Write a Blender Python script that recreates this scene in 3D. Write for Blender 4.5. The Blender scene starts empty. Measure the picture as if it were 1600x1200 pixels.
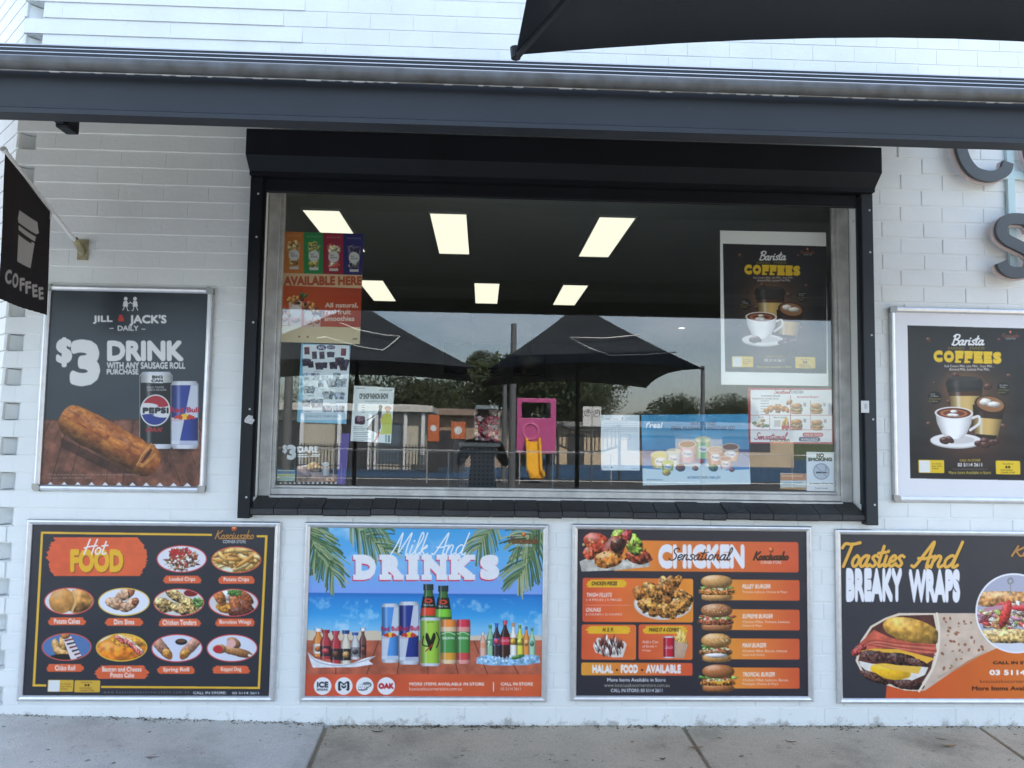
import bpy, bmesh, math, random
import numpy as np
from mathutils import Vector, Matrix
random.seed(7); RNG = np.random.default_rng(11)
R = math.radians
scene = bpy.context.scene
C = scene.collection

# ---------------------------------------------------------------- camera
FPX, CAM = 1180.0, np.array([0.0, -4.0, 1.53])
YAW, PITCH, ROLL = 0.03750878, 0.06939042, 0.0153948
_cy, _sy, _cp, _sp, _cr, _sr = (math.cos(YAW), math.sin(YAW), math.cos(PITCH), math.sin(PITCH), math.cos(ROLL), math.sin(ROLL))
FWD = np.array([_sy*_cp, _cy*_cp, _sp]); _r0 = np.array([_cy, -_sy, 0.0]); _u0 = np.cross(_r0, FWD)
RIGHT = _r0*_cr + _u0*_sr; UP = -_r0*_sr + _u0*_cr
cam_d = bpy.data.cameras.new('camera'); cam = bpy.data.objects.new('camera', cam_d); C.objects.link(cam)
cam_d.sensor_fit = 'HORIZONTAL'; cam_d.sensor_width = 36.0; cam_d.lens = 36.0*FPX/1600.0
cam_d.clip_start = 0.02; cam_d.clip_end = 2000
m = Matrix.Identity(4)
for i in range(3):
    m[i][0], m[i][1], m[i][2], m[i][3] = RIGHT[i], UP[i], -FWD[i], CAM[i]
cam.matrix_world = m
scene.camera = cam
scene.render.resolution_x, scene.render.resolution_y = 1024, 768

def ray(px, py):
    return FWD*FPX + RIGHT*(px-800.0) + UP*(600.0-py)
def at(px, py, Y=0.0):
    d = ray(px, py); t = (Y-CAM[1])/d[1]
    return CAM + d*t

# ---------------------------------------------------------------- light
SUN_EL, SUN_AZ = R(47), R(24)          # azimuth measured from +Y (behind the shop) towards +X
world = bpy.data.worlds.new('World'); scene.world = world; world.use_nodes = True
wn = world.node_tree; wn.nodes.clear()
w_out = wn.nodes.new('ShaderNodeOutputWorld'); w_bg = wn.nodes.new('ShaderNodeBackground')
sky = wn.nodes.new('ShaderNodeTexSky'); sky.sky_type = 'NISHITA'; sky.sun_disc = False
sky.sun_elevation = SUN_EL; sky.sun_rotation = SUN_AZ
sky.air_density = 1.0; sky.dust_density = 1.6; sky.ozone_density = 1.0
tc = wn.nodes.new('ShaderNodeTexCoord'); mp = wn.nodes.new('ShaderNodeMapping'); mp.inputs['Scale'].default_value = (1.0, 1.0, 2.6)
nz = wn.nodes.new('ShaderNodeTexNoise'); nz.inputs['Scale'].default_value = 2.3; nz.inputs['Detail'].default_value = 7; nz.inputs['Roughness'].default_value = 0.6
rp = wn.nodes.new('ShaderNodeValToRGB'); rp.color_ramp.elements[0].position = 0.46; rp.color_ramp.elements[1].position = 0.70
mx = wn.nodes.new('ShaderNodeMix'); mx.data_type = 'RGBA'
mul = wn.nodes.new('ShaderNodeMath'); mul.operation = 'MULTIPLY'; mul.inputs[1].default_value = 0.62
wn.links.new(tc.outputs['Generated'], mp.inputs['Vector']); wn.links.new(mp.outputs['Vector'], nz.inputs['Vector'])
wn.links.new(nz.outputs['Fac'], rp.inputs['Fac']); wn.links.new(rp.outputs['Color'], mul.inputs[0])
wn.links.new(mul.outputs[0], mx.inputs['Factor']); wn.links.new(sky.outputs['Color'], mx.inputs['A'])
mx.inputs['B'].default_value = (8.2, 8.6, 9.2, 1)
wn.links.new(mx.outputs['Result'], w_bg.inputs['Color']); w_bg.inputs['Strength'].default_value = 0.10
wn.links.new(w_bg.outputs['Background'], w_out.inputs['Surface'])
sun_d = bpy.data.lights.new('sun', 'SUN'); sun_d.energy = 3.2; sun_d.angle = R(0.6); sun_d.color = (1.0, 0.95, 0.88)
sun = bpy.data.objects.new('sun', sun_d); C.objects.link(sun)
sdir = Vector((math.sin(SUN_AZ)*math.cos(SUN_EL), math.cos(SUN_AZ)*math.cos(SUN_EL), math.sin(SUN_EL)))
sun.location = sdir*60; sun.rotation_euler = sdir.to_track_quat('Z', 'Y').to_euler()
scene.view_settings.view_transform = 'Standard'; scene.view_settings.look = 'None'
scene.view_settings.gamma = 1.0; scene.view_settings.exposure = 2.48

# ---------------------------------------------------------------- materials
def s2l(c):
    c = np.asarray(c, float)
    return np.where(c <= 0.04045, c/12.92, ((c+0.055)/1.055)**2.4)
def hx(s):
    return np.array([int(s[i:i+2], 16)/255 for i in (0, 2, 4)])
def mat(name, col, rough=0.5, metal=0.0, spec=0.5, var=0.0, vscale=8.0, bump=0.0, bscale=40.0, emit=0.0, coat=0.0, dark=None, scuff=None):
    """procedural Principled material with noise variation of colour and bump"""
    m = bpy.data.materials.new(name); m.use_nodes = True
    nt = m.node_tree; b = nt.nodes['Principled BSDF']
    col = tuple(float(x) for x in (hx(col) if isinstance(col, str) else col))
    if isinstance(col, tuple) and len(col) == 3: col = (*col, 1)
    b.inputs['Base Color'].default_value = col
    b.inputs['Roughness'].default_value = rough; b.inputs['Metallic'].default_value = metal
    b.inputs['Specular IOR Level'].default_value = spec; b.inputs['Coat Weight'].default_value = coat
    t = nt.nodes.new('ShaderNodeTexCoord')
    n = nt.nodes.new('ShaderNodeTexNoise'); n.inputs['Scale'].default_value = vscale; n.inputs['Detail'].default_value = 6
    nt.links.new(t.outputs['Object'], n.inputs['Vector'])
    r = nt.nodes.new('ShaderNodeValToRGB')
    d = dark if dark is not None else tuple(c*(1-var) for c in col[:3])
    r.color_ramp.elements[0].color = (*d, 1); r.color_ramp.elements[0].position = 0.3
    r.color_ramp.elements[1].color = tuple(min(1, c*(1+var*0.35)) for c in col[:3]) + (1,); r.color_ramp.elements[1].position = 0.7
    nt.links.new(n.outputs['Fac'], r.inputs['Fac'])
    if var or dark is not None: nt.links.new(r.outputs['Color'], b.inputs['Base Color'])
    if bump:
        n2 = nt.nodes.new('ShaderNodeTexNoise'); n2.inputs['Scale'].default_value = bscale; n2.inputs['Detail'].default_value = 5
        nt.links.new(t.outputs['Object'], n2.inputs['Vector'])
        bp = nt.nodes.new('ShaderNodeBump'); bp.inputs['Strength'].default_value = bump; bp.inputs['Distance'].default_value = 0.01
        nt.links.new(n2.outputs['Fac'], bp.inputs['Height']); nt.links.new(bp.outputs['Normal'], b.inputs['Normal'])
    if scuff:      # pale scuffs and bird-drop streaks with a shape of their own
        mp = nt.nodes.new('ShaderNodeMapping'); mp.inputs['Scale'].default_value = (5, 5, 2.2); nt.links.new(t.outputs['Object'], mp.inputs['Vector'])
        n4 = nt.nodes.new('ShaderNodeTexNoise'); n4.inputs['Scale'].default_value = 1.6; n4.inputs['Detail'].default_value = 9; n4.inputs['Roughness'].default_value = .68; nt.links.new(mp.outputs[0], n4.inputs['Vector'])
        r4 = nt.nodes.new('ShaderNodeValToRGB'); r4.color_ramp.elements[0].position = .66; r4.color_ramp.elements[0].color = (0, 0, 0, 1); r4.color_ramp.elements[1].position = .80; r4.color_ramp.elements[1].color = (.8, .8, .8, 1)
        nt.links.new(n4.outputs['Fac'], r4.inputs['Fac']); x = nt.nodes.new('ShaderNodeMix'); x.data_type = 'RGBA'; x.inputs['B'].default_value = (*scuff, 1)
        nt.links.new(r4.outputs['Color'], x.inputs['Factor']); nt.links.new(r.outputs['Color'], x.inputs['A']); nt.links.new(x.outputs['Result'], b.inputs['Base Color'])
    if emit:
        b.inputs['Emission Color'].default_value = col; b.inputs['Emission Strength'].default_value = emit
    return m

M = {}
M['alu'] = mat('brushed_aluminium', (0.66, 0.67, 0.69), 0.38, 0.75, var=0.10, vscale=30)
M['alu_dull'] = mat('dull_window_aluminium', (0.55, 0.55, 0.53), 0.5, 0.4, var=0.25, vscale=14, bump=0.1)
M['black'] = mat('black_powder_coat', (0.008, 0.010, 0.014), 0.5, spec=0.3, var=0.25, vscale=5)
M['charcoal'] = mat('charcoal_paint', (0.021, 0.026, 0.033), 0.52, spec=0.4, var=0.16, vscale=3, bump=0.05, bscale=12, scuff=(0.16, 0.165, 0.17))
M['gutter'] = mat('weathered_gutter', (0.105, 0.11, 0.115), 0.45, 0.2, var=0.3, vscale=14, dark=(0.06, 0.057, 0.05))
M['soffit'] = mat('dark_soffit', (0.085, 0.088, 0.09), 0.6)
M['white_metal'] = mat('white_enamel', (0.78, 0.79, 0.78), 0.4, var=0.06)
M['grime'] = mat('yellowed_steel', (0.40, 0.36, 0.22), 0.6, 0.2, var=0.4, vscale=40)
M['letter'] = mat('dark_grey_letter', (0.075, 0.085, 0.092), 0.5)
M['backing'] = mat('letter_backing', (0.62, 0.52, 0.50), 0.6)
M['paleblue'] = mat('pale_blue_bar', (0.52, 0.68, 0.70), 0.5, var=0.1)
M['sillpaint'] = mat('black_sill_paint', (0.026, 0.027, 0.030), 0.5, var=0.3, vscale=12, bump=0.35, bscale=90)
M['canvas'] = mat('black_canvas', (0.030, 0.037, 0.045), 0.8, spec=0.25, var=0.3, vscale=2.0, bump=0.2, bscale=300)
M['pole'] = mat('grey_pole', (0.16, 0.165, 0.17), 0.5, 0.3, var=0.1)
M['dark'] = mat('dark_interior', (0.05, 0.052, 0.055), 0.7)
M['ceil'] = mat('interior_ceiling', (0.46, 0.49, 0.48), 0.9, var=0.05)
M['intwall'] = mat('interior_wall', (0.40, 0.41, 0.40), 0.85, var=0.1)
M['intfloor'] = mat('interior_floor', (0.30, 0.29, 0.27), 0.5)
M['screen'] = mat('screen_black', (0.006, 0.006, 0.007), 0.12)
M['leaf'] = mat('dry_leaf', (0.30, 0.20, 0.09), 0.7, var=0.4, vscale=60)
M['leafdark'] = mat('dead_leaf', (0.10, 0.075, 0.05), 0.8, var=0.4, vscale=60)
M['rubber'] = mat('black_rubber', (0.02, 0.02, 0.02), 0.8)

# ---------------------------------------------------------------- object helpers
def link(o, parent=None):
    C.objects.link(o)
    if parent is not None: o.parent = parent
    return o
def tag(o, label=None, cat=None, group=None, kind=None):
    if label: o['label'] = label
    if cat: o['category'] = cat
    if group: o['group'] = group
    if kind: o['kind'] = kind
    return o
def empty(name, loc, label, cat, group=None):
    o = bpy.data.objects.new(name, None); o.location = loc; o.empty_display_size = 0.1
    C.objects.link(o); return tag(o, label, cat, group)
class MB:
    """collects shapes in world coordinates; build() links ONE mesh object (origin at parent's base)"""
    def __init__(s): s.v = []; s.f = []; s.m = []
    def add(s, vs, fs, mi=0):
        o = len(s.v); s.v += [tuple(float(c) for c in q) for q in vs]; s.f += [tuple(o+i for i in f) for f in fs]; s.m += [mi]*len(fs); return s
    def box(s, x0, x1, y0, y1, z0, z1, b=0.0, mi=0):
        if b <= 0:
            v = [(x, y, z) for x in (x0, x1) for y in (y0, y1) for z in (z0, z1)]
            return s.add(v, [(0,1,3,2),(4,6,7,5),(0,4,5,1),(2,3,7,6),(0,2,6,4),(1,5,7,3)], mi)
        bm = bmesh.new(); bmesh.ops.create_cube(bm, size=1)
        for q in bm.verts: q.co = Vector(((x0+x1)/2+q.co.x*(x1-x0), (y0+y1)/2+q.co.y*(y1-y0), (z0+z1)/2+q.co.z*(z1-z0)))
        bmesh.ops.bevel(bm, geom=list(bm.edges), offset=b, segments=2, affect='EDGES', profile=0.5)
        bm.verts.index_update(); s.add([q.co[:] for q in bm.verts], [[q.index for q in f.verts] for f in bm.faces], mi); bm.free(); return s
    def tube(s, pts, r, n=10, mi=0, caps=True):
        pts = [Vector(p) for p in pts]; rs = r if isinstance(r, (list, tuple)) else [r]*len(pts); rings = []
        for i, p in enumerate(pts):
            d = (pts[min(i+1, len(pts)-1)]-pts[max(i-1, 0)]).normalized()
            a = d.orthogonal().normalized() if i == 0 else (a - d*a.dot(d)).normalized()
            bb = d.cross(a); rings.append([p+(a*math.cos(k*2*math.pi/n)+bb*math.sin(k*2*math.pi/n))*rs[i] for k in range(n)])
        v = [q for rg in rings for q in rg]; f = []
        for i in range(len(pts)-1):
            for k in range(n):
                f.append((i*n+k, i*n+(k+1) % n, (i+1)*n+(k+1) % n, (i+1)*n+k))
        if caps: f += [tuple(range(n))[::-1], tuple((len(pts)-1)*n+k for k in range(n))]
        return s.add(v, f, mi)
    def extrude_x(s, prof, x0, x1, mi=0, closed=True):
        """profile [(y,z)...] extruded along X"""
        n = len(prof); v = [(x0, y, z) for y, z in prof]+[(x1, y, z) for y, z in prof]
        f = [(i, (i+1) % n, n+(i+1) % n, n+i) for i in range(n if closed else n-1)]
        if closed: f += [tuple(range(n))[::-1], tuple(range(n, 2*n))]
        return s.add(v, f, mi)
    def poly_y(s, pts, y0, y1, mi=0):
        """outline [(x,z)...] given thickness along Y"""
        n = len(pts); v = [(x, y0, z) for x, z in pts]+[(x, y1, z) for x, z in pts]
        return s.add(v, [tuple(range(n)), tuple(range(n, 2*n))[::-1]]+[(i, i+n, (i+1) % n+n, (i+1) % n) for i in range(n)], mi)
    def build(s, name, mats, parent=None, smooth=False):
        if not isinstance(mats, (list, tuple)): mats = [mats]
        me = bpy.data.meshes.new(name); off = Vector(parent.matrix_world.translation) if parent is not None else Vector((0, 0, 0))
        if parent is not None:
            off = Vector((0, 0, 0)); q = parent
            while q is not None: off += Vector(q.location); q = q.parent
        me.from_pydata([tuple(Vector(v)-off) for v in s.v], [], s.f)
        for mm in mats: me.materials.append(mm)
        if len(mats) > 1: me.polygons.foreach_set('material_index', s.m)
        me.update()
        bm = bmesh.new(); bm.from_mesh(me); bmesh.ops.recalc_face_normals(bm, faces=bm.faces); bm.to_mesh(me); bm.free()
        if smooth: me.polygons.foreach_set('use_smooth', [True]*len(me.polygons))
        return link(bpy.data.objects.new(name, me), parent)
def single(mb, name, mats, loc, label, cat, group=None, smooth=False):
    """a one-mesh thing with its origin at loc"""
    mb.v = [(a-loc[0], b-loc[1], c-loc[2]) for a, b, c in mb.v]
    o = mb.build(name, mats, None, smooth); o.location = loc
    return tag(o, label, cat, group)
def struct(mb, name, mats, smooth=False):
    return tag(mb.build(name, mats, None, smooth), kind='structure')
# ---------------------------------------------------------------- printed artwork
# A print is one flat sheet: a fine grid whose vertices carry the printed colour (procedurally drawn here).
PRINT_MATS = {}
def print_mat(rough, coat):
    k = (rough, coat)
    if k in PRINT_MATS: return PRINT_MATS[k]
    m = mat('printed_sheet', (0.8, 0.8, 0.8), rough, spec=.35, coat=coat); nt = m.node_tree; b = nt.nodes['Principled BSDF']
    a = nt.nodes.new('ShaderNodeVertexColor'); a.layer_name = 'ink'
    nt.links.new(a.outputs['Color'], b.inputs['Base Color'])
    t = nt.nodes.new('ShaderNodeTexCoord'); n = nt.nodes.new('ShaderNodeTexNoise'); n.inputs['Scale'].default_value = 3.5; n.inputs['Detail'].default_value = 2
    bp = nt.nodes.new('ShaderNodeBump'); bp.inputs['Strength'].default_value = 0.35; bp.inputs['Distance'].default_value = 0.02
    nt.links.new(t.outputs['Object'], n.inputs['Vector']); nt.links.new(n.outputs['Fac'], bp.inputs['Height']); nt.links.new(bp.outputs['Normal'], b.inputs['Normal'])
    PRINT_MATS[k] = m; return m

_TX = {}
def glyph_edges(s, bold):
    k = (s, bold)
    if k not in _TX:
        c = bpy.data.curves.new('lettering', 'FONT'); c.body = s; c.offset = bold; c.resolution_u = 3
        o = bpy.data.objects.new('lettering', c); me = o.to_mesh()
        co = np.zeros(len(me.vertices)*3); me.vertices.foreach_get('co', co); co = co.reshape(-1, 3)[:, :2]
        cnt = {}
        for p in me.polygons:
            vs = p.vertices
            for i in range(len(vs)):
                a, b = vs[i], vs[(i+1) % len(vs)]; a, b = (a, b) if a < b else (b, a)
                # weld by position
                cnt[(a, b)] = cnt.get((a, b), 0)+1
        e = np.array([k2 for k2, v in cnt.items() if v == 1])
        E = np.concatenate([co[e[:, 0]], co[e[:, 1]]], 1) if len(e) else np.zeros((0, 4))
        o.to_mesh_clear(); bpy.data.objects.remove(o); bpy.data.curves.remove(c)
        lo = np.minimum(E[:, :2].min(0), E[:, 2:].min(0)); hi = np.maximum(E[:, :2].max(0), E[:, 2:].max(0))
        _TX[k] = (E, lo, hi)
    return _TX[k]

def catmull(pts, n=7):
    P = [np.array(p, float) for p in pts]
    if len(P) < 3: return np.array(P)
    P = [2*P[0]-P[1]]+P+[2*P[-1]-P[-2]]; out = []
    for i in range(1, len(P)-2):
        for k in range(n):
            t = k/n; a, b, c, d = P[i-1], P[i], P[i+1], P[i+2]
            out.append(0.5*(2*b+(c-a)*t+(2*a-5*b+4*c-d)*t*t+(3*b-a-3*c+d)*t**3))
    out.append(P[-2]); return np.array(out)

GL = {  # hand-lettered script: strokes and advance
 'a': ([[(.38,.40),(.25,.46),(.08,.35),(.03,.15),(.12,0),(.28,.08),(.38,.40)],[(.38,.44),(.34,.12),(.42,0),(.54,.08)]],.52),
 'r': ([[(.06,.3),(.1,.44),(.08,.2),(.08,0)],[(.08,.2),(.16,.38),(.34,.42)]],.36),
 'i': ([[(.08,.44),(.06,.1),(.12,0),(.26,.08)],[(.1,.62),(.12,.65)]],.26),
 's': ([[(.34,.4),(.2,.46),(.08,.36),(.2,.24),(.3,.12),(.2,0),(.02,.06)]],.38),
 't': ([[(.14,.85),(.08,.15),(.14,0),(.3,.08)],[(-.06,.55),(.3,.6)]],.31),
 'o': ([[(.2,.46),(.06,.32),(.05,.12),(.17,0),(.32,.1),(.34,.32),(.2,.46)]],.42),
 'l': ([[(0,.1),(.22,.7),(.2,.98),(.1,.95),(.06,.3),(.12,0),(.28,.1)]],.29),
 'k': ([[(.1,1),(.05,0)],[(.08,.2),(.25,.44),(.28,.34),(.1,.22),(.3,0),(.42,.06)]],.42),
 'n': ([[(.06,.44),(.05,0)],[(.05,.2),(.18,.44),(.3,.38),(.28,.1),(.36,0),(.48,.08)]],.47),
 'd': ([[(.36,.38),(.22,.46),(.06,.32),(.05,.12),(.14,0),(.3,.12),(.37,.4)],[(.44,1.0),(.36,.12),(.44,0),(.54,.08)]],.52),
 'e': ([[(.03,.18),(.25,.24),(.33,.36),(.22,.46),(.06,.32),(.06,.1),(.18,0),(.4,.12)]],.4),
 'c': ([[(.34,.36),(.22,.46),(.06,.32),(.06,.1),(.2,0),(.38,.1)]],.38),
 'u': ([[(.06,.44),(.05,.12),(.14,0),(.28,.1),(.35,.44)],[(.35,.44),(.32,.1),(.4,0),(.5,.08)]],.48),
 'z': ([[(.04,.42),(.18,.45),(.34,.42),(.2,.2),(.04,.02),(.2,0),(.4,.04)]],.4),
 'h': ([[(.1,1),(.05,0)],[(.05,.2),(.18,.44),(.3,.38),(.28,.1),(.36,0),(.48,.08)]],.47),
 'B': ([[(.14,.95),(.06,0)],[(-.02,.82),(.2,1.0),(.5,.93),(.46,.65),(.16,.52)],[(.16,.52),(.52,.42),(.48,.1),(.25,-.02),(0,.06)]],.6),
 'H': ([[(.16,1),(.1,.5),(.02,0)],[(.62,1),(.54,.5),(.5,0)],[(-.05,.42),(.3,.52),(.7,.58)]],.66),
 'M': ([[(-.05,.05),(.08,.4),(.22,1.0),(.26,.5),(.3,.1),(.5,.6),(.68,1.0),(.66,.4),(.7,0),(.8,.05)]],.82),
 'A': ([[(-.08,.06),(.05,.05),(.28,.6),(.46,1.0),(.46,.5),(.48,0),(.58,.05)],[(.08,.35),(.3,.34),(.58,.42)]],.6),
 'S': ([[(.52,.85),(.36,1.0),(.14,.85),(.22,.6),(.42,.4),(.4,.1),(.15,-.02),(-.06,.12)]],.55),
 'T': ([[(-.1,.78),(.02,.96),(.35,.93),(.75,1.0)],[(.38,.95),(.28,.4),(.2,0)]],.58),
 'K': ([[(.14,1),(.08,.5),(.02,0)],[(.58,.98),(.35,.7),(.1,.48)],[(.14,.5),(.34,.2),(.5,0),(.66,.06)]],.6),
 ' ': ([], .3)}

class Print:
    """flat artwork on the plane O + U*u - V*v ; photo measurements are brought onto that plane at its real size"""
    def __init__(s, O, U, V, w, h, pitch, zoom=None):
        s.O, s.U, s.V, s.w, s.h = np.array(O, float), np.array(U, float), np.array(V, float), w, h
        s.N = np.cross(s.U, s.V); s.nx, s.ny = max(2, int(round(w/pitch))+1), max(2, int(round(h/pitch))+1)
        s.px, s.py = w/(s.nx-1), h/(s.ny-1)
        s.c = np.ones((s.ny, s.nx, 3), np.float32); s.alpha = None; s.clip = None
        s.zoom(*(zoom or (0, 0, 1600, 1600)))
    def zoom(s, x0, y0, x1, zw): s.z = (x0, y0, (x1-x0)/zw); return s
    def l(s, p):
        """measured point -> (u,v) metres on the sheet"""
        d = ray(s.z[0]+p[0]*s.z[2], s.z[1]+p[1]*s.z[2])
        t = np.dot(s.O-CAM, s.N)/np.dot(d, s.N); q = CAM+d*t-s.O
        return np.array([np.dot(q, s.U), -np.dot(q, s.V)])
    def sc(s, p):
        a, b, c = s.l(p), s.l((p[0]+4, p[1])), s.l((p[0], p[1]+4))
        return np.linalg.norm(b-a)/4, np.linalg.norm(c-a)/4
    def _win(s, u0, v0, u1, v1):
        i0, i1 = max(0, int(u0/s.px)-1), min(s.nx, int(u1/s.px)+3); j0, j1 = max(0, int(v0/s.py)-1), min(s.ny, int(v1/s.py)+3)
        return (i0, i1, j0, j1) if i1 > i0 and j1 > j0 else None
    def _put(s, w, cov, col):
        i0, i1, j0, j1 = w; cov = cov.astype(np.float32)
        if s.clip is not None: cov = cov*s.clip[j0:j1, i0:i1]
        t = s.c[j0:j1, i0:i1]; col = np.asarray(col, np.float32)
        t += (col-t)*cov[..., None]
    def uv(s, w):
        i0, i1, j0, j1 = w
        return np.meshgrid(np.arange(i0, i1)*s.px, np.arange(j0, j1)*s.py)
    def noise(s, w, size, seed=0, oct=3):
        i0, i1, j0, j1 = w; g = np.random.default_rng(seed); out = 0; amp = 1; tot = 0
        for o in range(oct):
            st = max(size/2**o/s.px, 1.01); ny, nx = int((j1-j0)/st)+3, int((i1-i0)/st)+3
            L = g.random((ny, nx)); y = np.arange(j1-j0)/st; x = np.arange(i1-i0)/st
            yi, xi = y.astype(int), x.astype(int); fy, fx = (y-yi)[:, None], (x-xi)[None]; fy = fy*fy*(3-2*fy); fx = fx*fx*(3-2*fx)
            out = out+amp*((L[yi][:, xi]*(1-fx)+L[yi][:, xi+1]*fx)*(1-fy)+(L[yi+1][:, xi]*(1-fx)+L[yi+1][:, xi+1]*fx)*fy); tot += amp; amp *= .55
        return out/tot
    def edges_cov(s, E):
        w = s._win(min(E[:, 0].min(), E[:, 2].min()), min(E[:, 1].min(), E[:, 3].min()), max(E[:, 0].max(), E[:, 2].max()), max(E[:, 1].max(), E[:, 3].max()))
        if w is None: return None, None
        i0, i1, j0, j1 = w; cov = np.zeros((j1-j0, i1-i0+1)); SS = 4
        xs = np.arange(i0, i1)
        for j in range(j0, j1):
            for k in range(SS):
                v = (j+(k+.5)/SS-.5)*s.py
                mk = (E[:, 1] <= v) != (E[:, 3] <= v)
                if not mk.any(): continue
                q = E[mk]; x = np.sort(q[:, 0]+(v-q[:, 1])/(q[:, 3]-q[:, 1])*(q[:, 2]-q[:, 0]))/s.px
                for a, b in zip(x[0::2], x[1::2]):
                    cov[j-j0, :-1] += np.clip(np.minimum(b, xs+.5)-np.maximum(a, xs-.5), 0, 1)
        return w, np.clip(cov[:, :-1]/SS, 0, 1)
    # --- primitives in measured coordinates
    def fill(s, col): s.c[:] = hx(col) if isinstance(col, str) else col
    def vgrad(s, stops):
        t = np.linspace(0, 1, s.ny); xs = [a for a, _ in stops]
        for k in range(3): s.c[..., k] = np.interp(t, xs, [hx(c)[k] for _, c in stops])[:, None]
    def poly(s, pts, col, a=1.0, raw=False, grad=None, tex=0.0, seed=1, ts=.03):
        P = np.array(pts if raw else [s.l(p) for p in pts]); E = np.concatenate([P, np.roll(P, -1, 0)], 1)
        w, cov = s.edges_cov(E)
        if w is None: return
        c = hx(col) if isinstance(col, str) else np.asarray(col)
        c = np.ones(cov.shape+(3,))*c
        if grad:   # horizontal blend to a second colour
            u, v = s.uv(w); t = np.clip((u-P[:, 0].min())/max(np.ptp(P[:, 0]), 1e-6), 0, 1)[..., None]; c = c*(1-t)+hx(grad)*t
        if tex: c = np.clip(c*(1+tex*(s.noise(w, ts, seed)[..., None]-.5)*2), 0, 1)
        s._put(w, cov*a, c)
    def rect(s, x0, y0, x1, y1, col, **k): s.poly([(x0, y0), (x1, y0), (x1, y1), (x0, y1)], col, **k)
    def rrect(s, x0, y0, x1, y1, r, col, **k):
        a, b = s.l((x0, y0)), s.l((x1, y1)); rr = r*s.sc((x0, y0))[0]; pts = []
        for cx, cy, t0 in ((b[0]-rr, a[1]+rr, -90), (b[0]-rr, b[1]-rr, 0), (a[0]+rr, b[1]-rr, 90), (a[0]+rr, a[1]+rr, 180)):
            pts += [(cx+rr*math.cos(R(t0+t)), cy+rr*math.sin(R(t0+t))) for t in range(0, 91, 15)]
        s.poly(pts, col, raw=True, **k)
    def frame(s, x0, y0, x1, y1, t, col):
        for q in ((x0, y0, x1, y0+t), (x0, y1-t, x1, y1), (x0, y0, x0+t, y1), (x1-t, y0, x1, y1)): s.rect(*q, col)
    def _ell(s, cx, cy, rx, ry, rot=0, grow=1.0):
        c = s.l((cx, cy)); k = s.sc((cx, cy)); rx, ry = rx*k[0], ry*k[1]; q = max(rx, ry)*1.25*grow
        w = s._win(c[0]-q, c[1]-q, c[0]+q, c[1]+q)
        if w is None: return None
        u, v = s.uv(w); u = u-c[0]; v = v-c[1]; ca, sa = math.cos(R(rot)), math.sin(R(rot))
        return w, (u*ca+v*sa)/rx, (-u*sa+v*ca)/ry, min(rx, ry)
    def ell(s, cx, cy, rx, ry, col, rot=0, a=1.0, soft=0.0):
        e = s._ell(cx, cy, rx, ry, rot)
        if e is None: return
        w, x, y, r = e; d = np.sqrt(x*x+y*y)
        cov = np.clip((1-d)*r/s.px+.5, 0, 1) if not soft else np.clip((1-d)/soft, 0, 1)
        s._put(w, cov*a, hx(col) if isinstance(col, str) else col)
    def clip_ell(s, cx, cy, rx, ry):
        s.clip = None; w, x, y, r = s._ell(cx, cy, rx, ry); m = np.zeros((s.ny, s.nx), np.float32)
        m[w[2]:w[3], w[0]:w[1]] = np.clip((1-np.sqrt(x*x+y*y))*r/s.px+.5, 0, 1); s.clip = m
    def blob(s, cx, cy, rx, ry, col, rot=0, rough=.25, lump=.12, seed=None, gloss=.25, amb=.5, power=2.0):
        """a printed photograph of a lumpy lit thing"""
        seed = int(RNG.integers(1e6)) if seed is None else seed
        e = s._ell(cx, cy, rx, ry, rot)
        if e is None: return
        w, x, y, r = e; n1 = s.noise(w, max(r*.9, s.px*2), seed, 3)-.5; n2 = s.noise(w, max(r*.35, s.px*1.5), seed+1, 2)-.5
        d = (np.abs(x)**power+np.abs(y)**power)**(1/power)*(1+lump*2*n1)
        cov = np.clip((1-d)*r/s.px+.5, 0, 1); dd = np.clip(d, 0, 1); z = np.sqrt(1-dd*dd*.94)
        ca, sa = math.cos(R(rot)), math.sin(R(rot)); nx, ny = (x*ca-y*sa), (x*sa+y*ca)
        sh = amb+(1.05-amb)*np.clip(-.35*nx-.6*ny+.72*z, 0, 1.2)+rough*n2*1.6
        c = hx(col) if isinstance(col, str) else np.asarray(col)
        px = np.clip(c*sh[..., None]*1.12, 0, 1); hl = np.clip((-.35*nx-.6*ny+.72*z-.82)*4, 0, 1)*gloss
        px = px+(1-px)*hl[..., None]
        s._put(w, cov, px)
    def cyl(s, pts_l, pts_r, col, amb=.45, a=1.0, hl=.35):
        """upright printed can/bottle: left and right outline (same number of points), shaded across"""
        Lp = np.array([s.l(p) for p in pts_l]); Rp = np.array([s.l(p) for p in pts_r]); P = np.concatenate([Lp, Rp[::-1]])
        w, cov = s.edges_cov(np.concatenate([P, np.roll(P, -1, 0)], 1))
        if w is None: return
        u, v = s.uv(w); ol, orr = np.argsort(Lp[:, 1]), np.argsort(Rp[:, 1])
        l = np.interp(v, Lp[ol, 1], Lp[ol, 0]); r = np.interp(v, Rp[orr, 1], Rp[orr, 0]); t = np.clip((u-l)/np.maximum(r-l, 1e-5), 0, 1)
        sh = amb+(1.1-amb)*np.sin(np.pi*np.clip(t*.86+.07, 0, 1))**.8; c = hx(col) if isinstance(col, str) else np.asarray(col)
        px = np.clip(c*sh[..., None], 0, 1); h = np.exp(-((t-.27)/.07)**2)*hl; px = px+(1-px)*h[..., None]; s._put(w, cov*a, px)
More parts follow.
